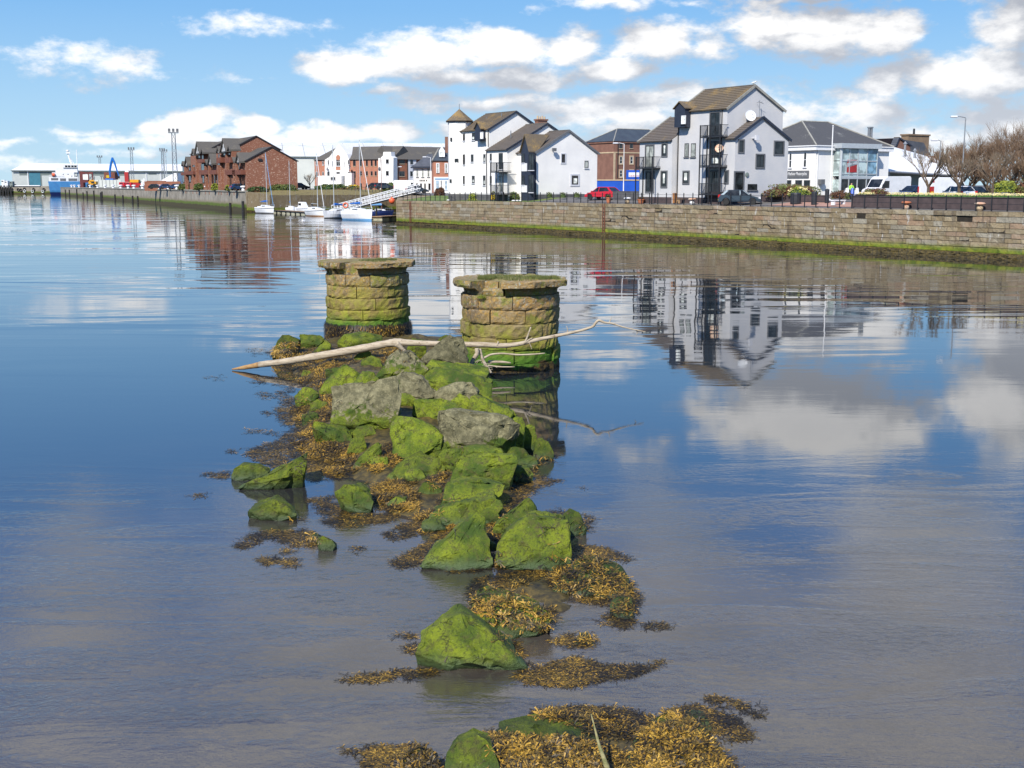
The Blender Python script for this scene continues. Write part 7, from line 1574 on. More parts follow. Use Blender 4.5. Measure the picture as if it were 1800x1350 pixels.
# ------------------------------------------------------------------ vehicles
def wheels(t, xs, hw, r, alloy='alloy'):
    w0 = None
    for x in xs:
        for s_ in (-1, 1):
            if w0 is None:
                ty = MB().lathe([(r * .6, -.1), (r * .96, -.1), (r, -.06), (r, .06), (r * .96, .1), (r * .6, .1)], n=18, axis='y').build('wheel', 'tyre', t); rm = MB().lathe([(r * .12, -.075), (r * .62, -.085), (r * .66, -.05), (r * .66, .05), (r * .62, .085), (r * .12, .075)], n=10, axis='y').build('rim', alloy, ty)
                w0 = (ty.data, rm.data)
            else: ty = mesh_obj('wheel', w0[0], None, t); mesh_obj('rim', w0[1], None, ty)
            ty.location = (x, s_ * (hw - .1), r)
def car(label, px, py, z, yaw, m, kind='hatch', scale=1.0, loc=None, detail=True, group=None):
    g = loc if loc is not None else G(px, py, z); t = thing('parked_car', label, 'car', g, yaw, group, scale)
    L, Wd, r = (4.1, 1.74, .31)
    if kind == 'van': L, Wd, r = 5.6, 1.95, .36
    def arch(cx): return [(cx + (r + .06) * math.cos(a), r + (r + .06) * math.sin(a)) for a in [PI - PI * k / 6 for k in range(7)]]
    f = L / 2; fx, rx = f - .8, -f + .75
    if kind == 'van':
        pr = [(-f, .25)] + arch(rx) + arch(fx) + [(f, .25), (f + .02, .75), (f - .12, 1.05), (f - .75, 1.25), (f - 1.35, 2.15), (f - 1.8, 2.42), (-f + .15, 2.45), (-f, 2.3)]
    else:
        pr = [(-f, .28)] + arch(rx) + arch(fx) + [(f, .28), (f + .02, .5), (f - .08, .66), (f - .95, .88), (-f + .15, .98), (-f - .02, .75)]
    body = MB().prism([(x, -Wd / 2, max(.17, z_)) for x, z_ in pr], (0, Wd, 0)).build('body', m, t, bevel=.05, bseg=2)
    if kind != 'van':
        b0, b1, b2, b3 = f - 1.0, f - 1.75, -f + .85, -f + .1; zt = 1.42; zb_ = .87
        def hx(x0, x1, x2, x3, w0, w1, z0, z1, nm, mm, par=t): return MB().hexa([(x3, -w0, z0), (x0, -w0, z0), (x0, w0, z0), (x3, w0, z0), (x2, -w1, z1), (x1, -w1, z1), (x1, w1, z1), (x2, w1, z1)]).build(nm, mm, par, bevel=.02)
        hx(b0, b1, b2, b3, Wd / 2 - .07, Wd / 2 - .22, zb_, zt - .03, 'window_glass', 'dark_glass'); hx(b1 + .05, b1 - .05, b2 + .05, b2 - .06, Wd / 2 - .20, Wd / 2 - .25, zt - .035, zt + .03, 'roof', m)
        for s_ in (-1, 1):
            for (xa, xb, w_) in ((b0, b1, .05), (.05 + 0, 0, .05), (b3 + .15, b2, .16)):
                MB().hexa([(xa - w_, s_ * (Wd / 2 - .08), zb_), (xa + w_, s_ * (Wd / 2 - .08), zb_), (xa + w_, s_ * (Wd / 2 - .05), zb_), (xa - w_, s_ * (Wd / 2 - .05), zb_), (xb - w_ * .7, s_ * (Wd / 2 - .235), zt - .03), (xb + w_ * .7, s_ * (Wd / 2 - .235), zt - .03), (xb + w_ * .7, s_ * (Wd / 2 - .20), zt - .03), (xb - w_ * .7, s_ * (Wd / 2 - .20), zt - .03)]).build('pillar', m, t)
            MB().box(f - 1.15, f - .98, s_ * (Wd / 2 + .02) - .07, s_ * (Wd / 2 + .02) + .07, .9, 1.02).build('door_mirror', m, t, bevel=.02)
            MB().box(f - .32, f - .02, s_ * (Wd / 2 - .2) - .17, s_ * (Wd / 2 - .2) + .17, .55, .70).build('headlight', 'lamp_clear', t, bevel=.03); MB().box(-f - .03, -f + .2, s_ * (Wd / 2 - .13) - .11, s_ * (Wd / 2 - .13) + .11, .68, .98).build('tail_light', 'lamp_red', t, bevel=.03)
        MB().box(f - .02, f + .04, -.45, .45, .36, .52).build('grille', 'black_paint', t); MB().box(f + .03, f + .055, -.26, .26, .26, .36).build('number_plate', 'frame_white', t); MB().box(-f - .06, -f - .02, -.26, .26, .45, .56).build('number_plate', 'leaf_yellow', t)
    else:
        for s_ in (-1, 1):
            MB().prism([(f - .9, s_ * (Wd / 2 + .004), 1.22), (f - 1.4, s_ * (Wd / 2 + .004), 1.95), (f - 2.1, s_ * (Wd / 2 + .004), 1.95), (f - 2.1, s_ * (Wd / 2 + .004), 1.2)], (0, s_ * .01, 0)).build('window_glass', 'dark_glass', t)
            MB().box(f - .25, f + .01, s_ * (Wd / 2 - .22) - .16, s_ * (Wd / 2 - .22) + .16, .72, .98).build('headlight', 'lamp_clear', t, bevel=.03); MB().box(-f - .03, -f + .05, s_ * (Wd / 2 - .1) - .08, s_ * (Wd / 2 - .1) + .08, .8, 1.5).build('tail_light', 'lamp_red', t)
            MB().box(f - 1.15, f - 1.0, s_ * (Wd / 2 + .1) - .08, s_ * (Wd / 2 + .1) + .08, 1.3, 1.6).build('door_mirror', 'black_paint', t)
        MB().hexa([(f - .74, -.82, 1.275), (f - .72, -.82, 1.27), (f - .72, .82, 1.27), (f - .74, .82, 1.275), (f - 1.36, -.78, 2.11), (f - 1.30, -.78, 2.13), (f - 1.30, .78, 2.13), (f - 1.36, .78, 2.11)]).build('windscreen', 'dark_glass', t)
        MB().box(f, f + .04, -.5, .5, .5, .68).build('grille', 'black_paint', t)
    wheels(t, (fx, rx), Wd / 2, r); return t
B_YAW = TH; A_YAW = TH + PI / 2
car('silver grey hatchback parked by the railings below the grey house', 0, 0, 0, -.22, 'car_silver', loc=at_ground(1301, d=1.85), scale=.98)
car('bright red hatchback parked at the corner of the white house', 0, 0, 0, PI - .75, 'car_red', loc=at_ground(1060, d=4.3), scale=1.0)
q = P(1558, 330, 130); car('white high roofed van facing left in front of the showroom', 0, 0, 0, B_YAW + PI, 'white_paint', 'van', loc=(q.x, q.y, 3.97))
q = P(1662, 330, 121); pv = car('white post van with red and white panel at its rear', 0, 0, 0, B_YAW - .15, 'white_paint', 'van', loc=(q.x, q.y, 3.9), scale=.96)
for z0, z1, m_ in ((.5, 1.0, 'yellow_paint'), (1.0, 1.5, 'red_paint'), (1.9, 2.3, 'red_paint')): MB().box(-2.86, -2.45, -.99, -.977, z0, z1).build('red_panel', m_, pv)
for l_, px, Y, yaw, m_, zz in (('dark blue car half hidden behind the small bare tree', 1606, 124, B_YAW + PI, 'car_blue', 3.97), ('dark green estate car parked at the right before the thicket', 1713, 124, B_YAW, 'car_black', 3.9), ('small white car in front of the post van', 1683, 115, B_YAW + 1.2, 'white_paint', 3.95),
    ('dark blue car beside the brown brick gable, by the quay corner', 421, LP(Lq(421), 3.2).y, .5, 'car_blue', 4.33), ('black car on the harbour quay, leftmost of three before the low brown wall', 274, 345, 0.1, 'car_black', 4.33), ('blue car on the harbour quay, middle of three', 294, 335, .2, 'car_blue', 4.33), ('blue car on the harbour quay, nearest the brown flats', 308, 330, 2.9, 'car_blue', 4.33),
    ('dark car behind the sailing boats under the brick apartments', 663, 255, .1, 'car_black', 4.5), ('silver car right of the dark one under the brick apartments', 676, 253, .2, 'car_silver', 4.5), ('dark car beside the white warehouse wall', 526, 262, .6, 'car_black', 4.5), ('pale grey car in front of the white pub', 733, 218, .2, 'car_silver', 3.97), ('black car parked at the distant dock edge', 25, 760, 0.0, 'car_black', 4.72)):
    q = P(px, 330, Y); car(l_, 0, 0, 0, yaw, m_, loc=(q.x, q.y, zz))
for l_, px, Y in (('white van roof showing behind the olive bush by the pub', 716, 246),): q = P(px, 330, Y); car(l_, 0, 0, 0, 0.1, 'white_paint', 'van', loc=(q.x, q.y, 4.0))
# motorcycles and a person at the showroom door
def motorbike(label, px, Y, yaw, m):
    q = P(px, 330, Y); t = thing('motorcycle', label, 'motorcycle', (q.x, q.y, 3.97), yaw, 'motorcycles outside the showroom')
    for x in (-.7, .7): w_ = MB().lathe([(.2, -.06), (.31, -.06), (.32, 0), (.31, .06), (.2, .06)], (x, 0, .32), 16, axis='y').build('wheel', 'tyre', t); MB().lathe([(.05, -.05), (.2, -.03), (.2, .03), (.05, .05)], (x, 0, .32), 10, axis='y').build('rim', 'alloy', w_)
    MB().hexa([(-.5, -.14, .45), (.55, -.14, .35), (.55, .14, .35), (-.5, .14, .45), (-.75, -.1, .85), (.5, -.16, .98), (.5, .16, .98), (-.75, .1, .85)]).build('body', m, t, bevel=.05); MB().hexa([(.45, -.2, .5), (.8, -.1, .6), (.8, .1, .6), (.45, .2, .5), (.4, -.2, 1.15), (.62, -.1, 1.25), (.62, .1, 1.25), (.4, .2, 1.15)]).build('fairing', m, t, bevel=.04)
    MB().box(-.6, .1, -.13, .13, .86, .93).build('seat', 'black_paint', t, bevel=.02); MB().tube([(.45, -.35, 1.08), (.5, 0, 1.05), (.45, .35, 1.08)], .02, 5).build('handlebar', 'metal_grey', t); MB().tube([(.5, 0, 1.0), (.7, 0, .32)], .04, 5).build('fork', 'metal_grey', t)
motorbike('white faired motorcycle left of the person in yellow', 1485, 127.5, -1.3, 'white_paint'); motorbike('dark blue motorcycle beside the person in yellow', 1499, 126, -1.9, 'blue_paint'); motorbike('white motorcycle right of the person in yellow', 1503, 127.5, -1.4, 'white_paint')
def person(label, loc, yaw, top='hi_vis'):
    def skin(vs, es, name, m, par=None, sub=2):
        me = bpy.data.meshes.new(name); me.from_pydata([v[:3] for v in vs], es, []); o = bpy.data.objects.new('tmp', me); COL.objects.link(o); md = o.modifiers.new('s', 'SKIN')
        for i, v in enumerate(vs): me.skin_vertices[0].data[i].radius = v[3]
        me.skin_vertices[0].data[0].use_root = True; o.modifiers.new('d', 'SUBSURF').levels = sub; dg = bpy.context.evaluated_depsgraph_get(); dg.update(); nm = bpy.data.meshes.new_from_object(o.evaluated_get(dg)); bpy.data.objects.remove(o); nm.polygons.foreach_set('use_smooth', [True] * len(nm.polygons)); return mesh_obj(name, nm, m, par)
    vs = [(0, 0, .95, (.15, .12)), (0, 0, 1.15, (.14, .1)), (0, .01, 1.38, (.17, .11)), (0, 0, 1.5, (.06, .06)), (0, -.01, 1.63, (.085, .1)), (0, 0, 1.72, (.075, .09)), (-.2, .0, 1.42, (.06, .06)), (-.27, -.05, 1.15, (.045, .045)), (-.22, -.25, 1.0, (.035, .035)), (-.2, -.33, .98, (.04, .03)), (.2, 0, 1.42, (.06, .06)), (.28, -.02, 1.15, (.045, .045)), (.26, -.15, .92, (.035, .035)), (.26, -.2, .85, (.04, .03)), (-.1, 0, .85, (.09, .1)), (-.12, -.03, .48, (.065, .065)), (-.12, .02, .08, (.045, .05)), (-.13, -.14, .04, (.045, .035)), (.1, 0, .85, (.09, .1)), (.13, -.02, .48, (.065, .065)), (.14, .03, .08, (.045, .05)), (.15, -.13, .04, (.045, .035))]
    es = [(0, 1), (1, 2), (2, 3), (3, 4), (4, 5), (2, 6), (6, 7), (7, 8), (8, 9), (2, 10), (10, 11), (11, 12), (12, 13), (0, 14), (14, 15), (15, 16), (16, 17), (0, 18), (18, 19), (19, 20), (20, 21)]
    b = skin(vs, es, 'person', None); b.location = loc; b.rotation_euler = (0, 0, yaw); tag(b, label, 'person')
    me = b.data; me.materials.clear()
    for k in (top, 'dark_cloth', 'skin', 'bark'): me.materials.append(MATS[k])
    mi = []
    for p in me.polygons: c = p.center; mi.append(3 if (c.z > 1.66 and c.y > -.06) or c.z > 1.74 else 2 if c.z > 1.5 or (c.y < -.2 and .8 < c.z < 1.05) or (c.z < .93 and c.z > .8 and c.x > .2) else 1 if c.z < .9 else 0)
    me.polygons.foreach_set('material_index', mi)
q = P(1496.5, 330, 128.6); person('person in a bright yellow green high visibility jacket at the showroom door', (q.x, q.y, 3.97), .2)
# ------------------------------------------------------------------ boats
def boat(label, px, py, yaw, L, B, H, hull='gelcoat', kind='sail', mast=None, cover=None, stripe='navy_trim', anti='dark_plinth', lean=0.0, group='boats moored at the pontoon', mast_m='pale_metal', stay=None):
    g = G(px, py); t = thing('sailing_boat' if mast else 'motor_boat', label, 'boat', g, yaw, group)
    def sec(z0k, z1k, nm, m, off=0.0, par=t):
        ns = 14; V = []; F = []
        for i in range(ns + 1):
            u = i / ns; x = -L / 2 + L * u; bw = B / 2 * (1 - max(0, (u - .45) / .55) ** 2.2) * (.86 + .14 * min(1, u / .3)); sh = H * (1 + .28 * max(0, u - .3) + .02)
            for k in range(4):
                f_ = z0k + (z1k - z0k) * k / 3; z = -.25 + (sh + .25) * f_; w = bw * (.55 + .45 * min(1, f_ * 1.5) ** .6) + off; w = max(w, .01)
                V += [(x + (.35 * f_ if u > .98 else 0) + (-.12 * f_ if u < .01 else 0), -w, z), (x + (.35 * f_ if u > .98 else 0) + (-.12 * f_ if u < .01 else 0), w, z)]
        for i in range(ns):
            for k in range(3):
                for s_ in (0, 1): a = (i * 4 + k) * 2 + s_; F.append((a, a + 2, a + 10, a + 8))
            a = (i * 4 + 3) * 2; F.append((a, a + 1, a + 9, a + 8))
        F += [(k * 2, k * 2 + 2, k * 2 + 3, k * 2 + 1) for k in range(3)] + [((ns * 4 + k) * 2, (ns * 4 + k) * 2 + 1, (ns * 4 + k) * 2 + 3, (ns * 4 + k) * 2 + 2) for k in range(3)]
        return MB().add(V, F).build(nm, m, par, smooth=False)
    hb = sec(0, 1, 'hull', hull); sec(.74, .82, 'stripe', stripe, .015, hb) if stripe else None; sec(0, .26, 'waterline_band', anti, .012, hb)
    zd = H * 1.05
    if kind == 'sail':
        MB().hexa([(-L * .22, -B * .27, zd), (L * .26, -B * .2, zd + .1), (L * .26, B * .2, zd + .1), (-L * .22, B * .27, zd), (-L * .2, -B * .22, zd + .42), (L * .18, -B * .14, zd + .3), (L * .18, B * .14, zd + .3), (-L * .2, B * .22, zd + .42)]).build('cabin', 'gelcoat', t, bevel=.05)
        for s_ in (-1, 1): MB().box(-L * .14, L * .08, s_ * B * .245 - .03, s_ * B * .245 + .03, zd + .14, zd + .27).build('cabin_window', 'dark_glass', t)
        MB().box(-L * .45, -L * .24, -B * .25, B * .25, zd - .05, zd + .12).build('cockpit_coaming', 'gelcoat', t, bevel=.03)
    else:
        cb = MB().hexa([(-L * .1, -B * .36, zd), (L * .22, -B * .3, zd), (L * .22, B * .3, zd), (-L * .1, B * .36, zd), (-L * .08, -B * .32, zd + 1.15), (L * .1, -B * .26, zd + 1.1), (L * .1, B * .26, zd + 1.1), (-L * .08, B * .32, zd + 1.15)]).build('wheelhouse', 'gelcoat', t, bevel=.05)
        for s_ in (-1, 1):
            for a in (-.05, .03): MB().box(L * a, L * (a + .065), s_ * B * .34 - .05, s_ * B * .34 + .03, zd + .5, zd + .9).build('cabin_window', 'dark_glass', cb)
        MB().box(-L * .1 - .03, -L * .1 + .05, -B * .25, B * .25, zd + .5, zd + .9).build('cabin_window', 'dark_glass', cb)
        MB().tube([(-L * .45, -B * .35, zd), (-L * .45, -B * .35, zd + .6), (-L * .45, B * .35, zd + .6), (-L * .45, B * .35, zd)], .025, 5).build('stern_rail', 'alloy', t)
    if mast:
        mh = P(px, mast, g.y).z; mx = L * .08; MB().tube([(mx, 0, zd), (mx, 0, mh)], [.075, .05], 8).build('mast', mast_m, t)
        bz = zd + .95; bm_ = MB().tube([(mx, 0, bz), (-L * .38, 0, bz + .05)], .05, 6).build('boom', mast_m, t)
        if cover: MB().tube([(mx, 0, bz + .16), (mx * .3, 0, bz + .22), (-L * .2, 0, bz + .14), (-L * .36, 0, bz + .08)], [.22, .2, .13, .07], 8).build('sail_cover', cover, t)
        rg = MB().tube([(L * .52, 0, H * 1.3), (mx, 0, mh * .98)], .05 if stay else .012, 5); rg.build('forestay', stay or 'metal_grey', t)
        sh = MB()
        for s_ in (-1, 1): sh.tube([(mx - .1, s_ * B * .46, zd), (mx, s_ * .45, (zd + mh) * .52), (mx, 0, mh * .97)], .011, 4)
        sh.tube([(-L * .5, 0, zd), (mx, 0, mh * .98)], .01, 4); sh.build('shroud', 'metal_grey', t, kind='stuff'); MB().tube([(mx, -.45, (zd + mh) * .52), (mx, .45, (zd + mh) * .52)], .02, 5).build('spreader', mast_m, t)
    rl = MB()
    pts = [(L * (.5 - .5 * k / 6), B * .46 * min(1, .25 + k * .3), zd + .5) for k in range(7)]
    for s_ in (-1, 1): rl.tube([(x, y * s_, z) for x, y, z in pts], .012, 4)
    for x, y, z in pts:
        for s_ in (-1, 1): rl.tube([(x, y * s_, zd - .02), (x, y * s_, z)], .012, 4)
    rl.build('guard_rail', 'alloy', t, kind='stuff'); return t
boat('white sloop with navy stripe and blue sail cover, leftmost of the moored boats', 468, 375, -.85, 5.4, 2.3, 1.15, mast=268, cover='cover_blue', stay='sail_blue_pale')
boat('small white motor sailer with blue canopy behind the pontoon', 508, 373, -.6, 5.2, 2.2, .9, mast=283, cover='cover_blue', stripe=None)
boat('white cabin cruiser with a navy bow between the two masts', 532, 373.2, -.8, 5.5, 2.2, .9, kind='motor', stripe='hull_navy')
boat('white sloop with tan bottom and a furled white jib', 557, 380, -.95, 5.6, 2.3, 1.15, mast=270, stripe='navy_trim', anti='tan_antifoul', stay='white_paint')
boat('white sloop with its bow to the left, second from the right', 591, 383.5, PI + .95, 5.6, 2.4, 1.1, mast=255, cover='cover_blue', stripe=None)
boat('largest white sloop with blue antifouling and two tall spars, nearest the camera', 631, 387, -.85, 6.8, 2.6, 1.45, mast=246, cover='cover_blue', stripe=None, anti='sail_blue_pale', stay='white_paint')
boat('navy hulled small sailing boat with a brown mast beside the pontoon end', 668, 380.5, .1, 4.2, 1.9, .9, 'hull_navy', mast=277, cover='sail_blue_pale', stripe=None, mast_m='rust_brown')
# pontoon: decks on floats
def pontoon(label, a, b, w=2.0):
    a, b = Vector(a), Vector(b); d = b - a; L = d.length; t = thing('pontoon', label, 'pontoon', a, math.atan2(d.y, d.x)); n = max(1, int(L / 2.6))
    for k in range(int(L / 1.3)): MB().box(k * 1.3 + .02, k * 1.3 + 1.28, -w / 2, w / 2, .42, .55).build('deck_board', 'timber', t)
    for k in range(n): MB().box(k * L / n + .25, k * L / n + L / n - .9, -w / 2 + .06, w / 2 - .06, -.2, .415).build('float', 'pontoon_float', t, bevel=.05)
    MB().box(0, L, -w / 2 - .05, -w / 2 - .002, .35, .56).box(0, L, w / 2 + .002, w / 2 + .05, .35, .56).build('fender_strip', 'rubber', t)
pontoon('floating pontoon on pale floats between the left boats', G(487, 374), G(546, 378)); pontoon('floating pontoon end in front of the stone quay corner', G(660, 386.5), G(696, 384.5), 2.4); pontoon('pontoon walkway behind the right boats', G(548, 377), G(700, 378.5), 1.8)
for px, py in ((488, 371), (547, 377), (660, 385)): g = G(px, py); MB().tube([(0, 0, -.5), (0, 0, 2.0)], .16, 8).build('mooring_pile', 'rubber', None, loc=(g.x, g.y + 1.5, 0), label='dark mooring pile at pixel column %s of the pontoon' % px if False else {488: 'dark mooring pile at the left end of the pontoon', 547: 'dark mooring pile beside the tan bottomed sloop', 660: 'dark mooring pile beside the navy hulled boat'}[px], cat='pile')
# gangway truss
ga, gb_ = P(589, 369, 212), P(735, 337.5, 196); ga.z = .7; d = gb_ - ga; Lg = d.length; t = thing('gangway', 'long white lattice gangway sloping down to the pontoon', 'gangway', ga, math.atan2(d.y, d.x)); slope_ = math.asin(d.z / Lg)
Rm = Matrix.Rotation(-slope_, 4, 'Y'); n = 26
for yy in (-.6, .6):
    for zz in (.0, .62, 1.25): MB().box(0, Lg, yy - .06, yy + .06, zz - .06, zz + .06).xf(Rm).build('chord', 'white_paint', t)
    lt = MB()
    for k in range(n):
        x = Lg * k / n; x2 = Lg * (k + 1) / n
        lt.tube([(x, yy, 0), (x, yy, 1.25)], .045, 4); lt.tube([(x, yy, .62 if k % 2 else 0), (x2, yy, 1.25 if k % 2 else .62)], .035, 4); lt.tube([(x, yy, .0), (x2, yy, .62)], .03, 4)
    lt.xf(Rm).build('lattice_bar', 'white_paint', t, kind='stuff')
MB().box(0, Lg, -.54, .54, -.04, .03).xf(Rm).build('walkway', 'metal_grey', t)
g = P(694, 353, 166); MB().lathe([(.02, -.42), (.22, -.36), (.38, -.15), (.42, .05), (.36, .25), (.2, .38), (.08, .42), (.08, .55)], n=16).build('buoy', 'orange_buoy', None, loc=(g.x - .3, g.y - 1.0, g.z), smooth=True, label='orange ball buoy hanging at the corner of the stone quay', cat='buoy')
g = P(607.5, 361, 200); MB().tube([(math.cos(a) * .38, 0, math.sin(a) * .38) for a in [2 * PI * k / 14 for k in range(15)]], .1, 8, cap=False).build('lifebuoy', 'orange_buoy', None, loc=g, smooth=True, label='orange ring lifebuoy on the gangway end', cat='lifebuoy')
for px, py, l_ in ((793, 351.5, 'white plastic sheet lying on the grass by the railings'), (908, 351, 'small white object lying on the grass by the railings')): g = at_ground(px, d=1.2); MB().box(-.6, .6, -.3, .3, 0, .18).build('white_debris', 'seagull_white', None, loc=g, bevel=.06, label=l_, cat='debris')
# ------------------------------------------------------------------ left harbour
BLAB = ['beside the ship stern, leftmost of the row', 'in front of the white ship superstructure', 'below the ship foremast', 'under the yellow digger', 'right of the yellow digger', 'left of the rust brown container', 'under the rust brown container', 'left of the pink red vans', 'under the red silo', 'right of the red silo', 'beside the white ladder frame', 'in front of the black quay car', 'between the black and blue quay cars', 'under the middle blue quay car', 'at the left end of the pale railings', 'before the leftmost low bush', 'in front of the dark green bush by the flats', 'left of the round bush second from right', 'under the low front gable bush', 'at the quay corner by the brown gable']
wbm = None
for i, px in enumerate((124, 129, 137, 156, 169, 182, 196, 209, 222, 232, 247, 264, 277, 292, 307, 323, 340, 358.5, 378, 422)):
    s = Lq(px); loc = LP(s, .7, TL)
    if wbm is None:
        wb = thing('white_bollard', '', 'bollard', loc, 0, 'white mooring bollards along the concrete quay'); MB().lathe([(.4, 0), (.28, .5), (.3, .6)], n=10).build('stem', 'white_paint', wb); MB().lathe([(.3, .6), (.62, .68), (.6, .9), (.2, 1.0)], n=10).build('cap', 'white_paint', wb); wbm = wb
        wb['label'] = 'white quay bollard ' + BLAB[0]; wb.scale = (1.2,) * 3
    else: dup(wbm, 'white quay bollard ' + BLAB[i], loc=loc, scale=1.2 if px < 330 else 1.0)
f = thing('railings', 'pale railings at the quay edge in front of the brown flats', 'fence', LP(Lq(418), 1.6, TL), lrz + PI); n = 60; Lr = Lq(418) - Lq(313)
pm = None
for k in range(n + 1):
    if pm is None: o = MB().box(-.07, .07, -.07, .07, 0, 1.5).build('post', 'frame_white', f); pm = o.data
    else: mesh_obj('post', pm, None, f, loc=(Lr * k / n, 0, 0))
for z in (.25, 1.4): MB().box(0, Lr, -.03, .03, z, z + .07).build('rail', 'pale_metal', f)
g = P(254, 330, 352); MB().box(0, 10.5, 0, .4, -.5, 2.2).build('low_brick_wall', 'red_and_shaded_brick', None, loc=(g.x, g.y, 4.3), bevel=.02, label='low brown brick wall left of the brown flats', cat='wall')
rr_ = thing('rail_fence', 'dark railings above the basin wall behind the boats', 'fence', P(612, 338, 262)); rr_.location.z = 3.9
pm = None
for k in range(12):
    if pm is None: o = MB().box(-.05, .05, -.05, .05, 0, 1.3).build('post', 'black_paint', rr_); pm = o.data
    else: mesh_obj('post', pm, None, rr_, loc=(k * .75, 0, 0))
MB().box(0, 8.3, -.03, .03, 1.05, 1.12).build('rail', 'black_paint', rr_)
def tower(label, px, ytop, Y, w=1.5, m='metal_grey'):
    g = P(px, 330, Y); H = P(px, ytop, Y).z - 4.3; t = thing('floodlight_tower', label, 'floodlight mast', (g.x, g.y, 4.3), .3, 'floodlight masts in the harbour')
    lg = MB()
    for a, b in ((-1, -1), (1, -1), (1, 1), (-1, 1)): lg.tube([(a * w / 2, b * w / 2, 0), (a * w * .35, b * w * .35, H)], .13, 4)
    lg.build('leg', m, t, kind='stuff'); br = MB(); n = int(H / 2.2)
    for k in range(n):
        z0, z1 = H * k / n, H * (k + 1) / n; f0, f1 = w / 2 - w * .15 * k / n, w / 2 - w * .15 * (k + 1) / n
        br.tube([(-f0, -f0, z0), (f1, -f1, z1)], .06, 3); br.tube([(f0, -f0, z0), (f1, f1, z1)], .06, 3); br.tube([(-f1, -f1, z1), (f1, -f1, z1)], .06, 3); br.tube([(f0, f0, z0), (-f1, f1, z1)], .06, 3)
    br.build('bracing', m, t, kind='stuff'); MB().box(-w * 1.1, w * 1.1, -w * .5, w * .5, H, H + .3).build('platform', m, t)
    for k in range(3): MB().box(-w * 1.1 + k * w * .85, -w * 1.1 + k * w * .85 + w * .5, -w * .6, -w * .3, H + .4, H + 1.5).build('floodlight', 'surround_grey', t)
tower('tallest lattice floodlight mast, left of the brown flats', 309, 234, 420, 1.6); tower('floodlight mast above the yellow tank', 234, 264, 640, 1.5); tower('left of the twin floodlight masts', 288, 266, 560, 1.1); tower('right of the twin floodlight masts', 292.5, 268, 590, 1.1, 'pale_metal'); tower('faint distant floodlight mast behind the dock warehouse', 178, 277, 900, 1.8)
# ship
g = P(88.5, 341, 655); sh = thing('cargo_ship', 'blue hulled coaster with white superstructure moored behind the quay', 'ship', (g.x, g.y, 0), math.radians(18)); Ls_ = 34
def px2s(px): return (px - 88.5) * 655 / FPX / math.cos(math.radians(18)) * .92
def zs_(py): return HCAM + (325 - py) * 660 / FPX
hp = [(0, -5), (0, 5), (Ls_ - 8, 5), (Ls_, 0), (Ls_ - 8, -5)]
mb = MB(); zt = zs_(319); n_ = 5
V = [(x * .97 + .8, y * .86, -.5) for x, y in hp] + [(x, y, 2.5) for x, y in hp] + [(x - (.5 if x < 1 else 0), y * 1.02, zt) for x, y in hp]
mb.add(V, [tuple(range(5))[::-1], tuple(range(10, 15))] + [(r * 5 + i, r * 5 + (i + 1) % 5, (r + 1) * 5 + (i + 1) % 5, (r + 1) * 5 + i) for r in (0, 1) for i in range(5)]); mb.build('hull', 'hull_blue', sh)
mb = MB().add([(x * .98 + .7, y * .9, -.5) for x, y in hp] + [(x + (-.02 if x < 1 else .02), y * 1.012, 1.6) for x, y in hp], [(i, (i + 1) % 5, 5 + (i + 1) % 5, 5 + i) for i in range(5)]); mb.build('boot_topping', 'hull_navy', sh)
def sbox(px0, px1, py0, py1, hw, nm='deckhouse', m='white_paint', front=None): return MB().box(px2s(px0), px2s(px1), -hw, hw, zs_(py1), zs_(py0)).build(nm, m, sh)
sbox(88.5, 137, 311.8, 319, 4.6, 'aft_house'); sbox(94, 131, 304, 311.7, 4.2); sbox(100, 137, 296, 303.9, 3.8); sbox(113, 137.5, 290.8, 295.9, 4.4, 'bridge')
for q in ((92, 104, 313.5, 317.5), (107, 117, 314, 318.5), (121, 136, 314, 318.5)): a = sbox(q[0], q[1], q[2], q[3], 4.63, 'deck_opening', 'surround_grey')
for px in (116.5, 121.5, 127, 132): sbox(px, px + 4.2, 292, 295.2, 4.43, 'bridge_window', 'dark_glass')
for px, py in ((112, 306.5), (120, 306.5), (126, 309.5), (133, 309.5)): sbox(px, px + 1.8, py, py + 1.6, 4.23, 'porthole', 'surround_grey')
MB().tube([(px2s(137), 0, zs_(311)), (px2s(137), 0, zs_(265))], [.3, .18], 8).build('foremast', 'white_paint', sh)
MB().tube([(px2s(128), 0, zs_(291)), (px2s(124), 0, zs_(279)), (px2s(121), 0, zs_(268))], [.7, .5, .3], 6).box(px2s(119), px2s(126), -.8, .8, zs_(272), zs_(269)).tube([(px2s(133), 0, zs_(291)), (px2s(123), 0, zs_(276))], .2, 5).build('radar_mast', 'white_paint', sh); MB().lathe([(.2, zs_(269)), (.9, zs_(267.5)), (.8, zs_(266)), (.2, zs_(265.3))], (px2s(122), 0, 0), 10).build('radar_dome', 'white_paint', sh)
MB().tube([(px2s(94), 4.3, zs_(308)), (px2s(99), 4.3, zs_(308))], 1.0, 8).build('lifeboat', 'orange_buoy', sh); MB().tube([(px2s(94), -4.6, zs_(308)), (px2s(98.5), -4.6, zs_(308))], .9, 8).build('lifeboat', 'orange_buoy', sh)
sr = MB()
for px in range(90, 114, 2): sr.tube([(px2s(px), -4.6, zs_(311.8)), (px2s(px), -4.6, zs_(308.5))], .06, 4)
for py in (308.5, 310): sr.tube([(px2s(89), -4.6, zs_(py)), (px2s(114), -4.6, zs_(py))], .06, 4)
sr.build('deck_rail', 'white_paint', sh, kind='stuff')
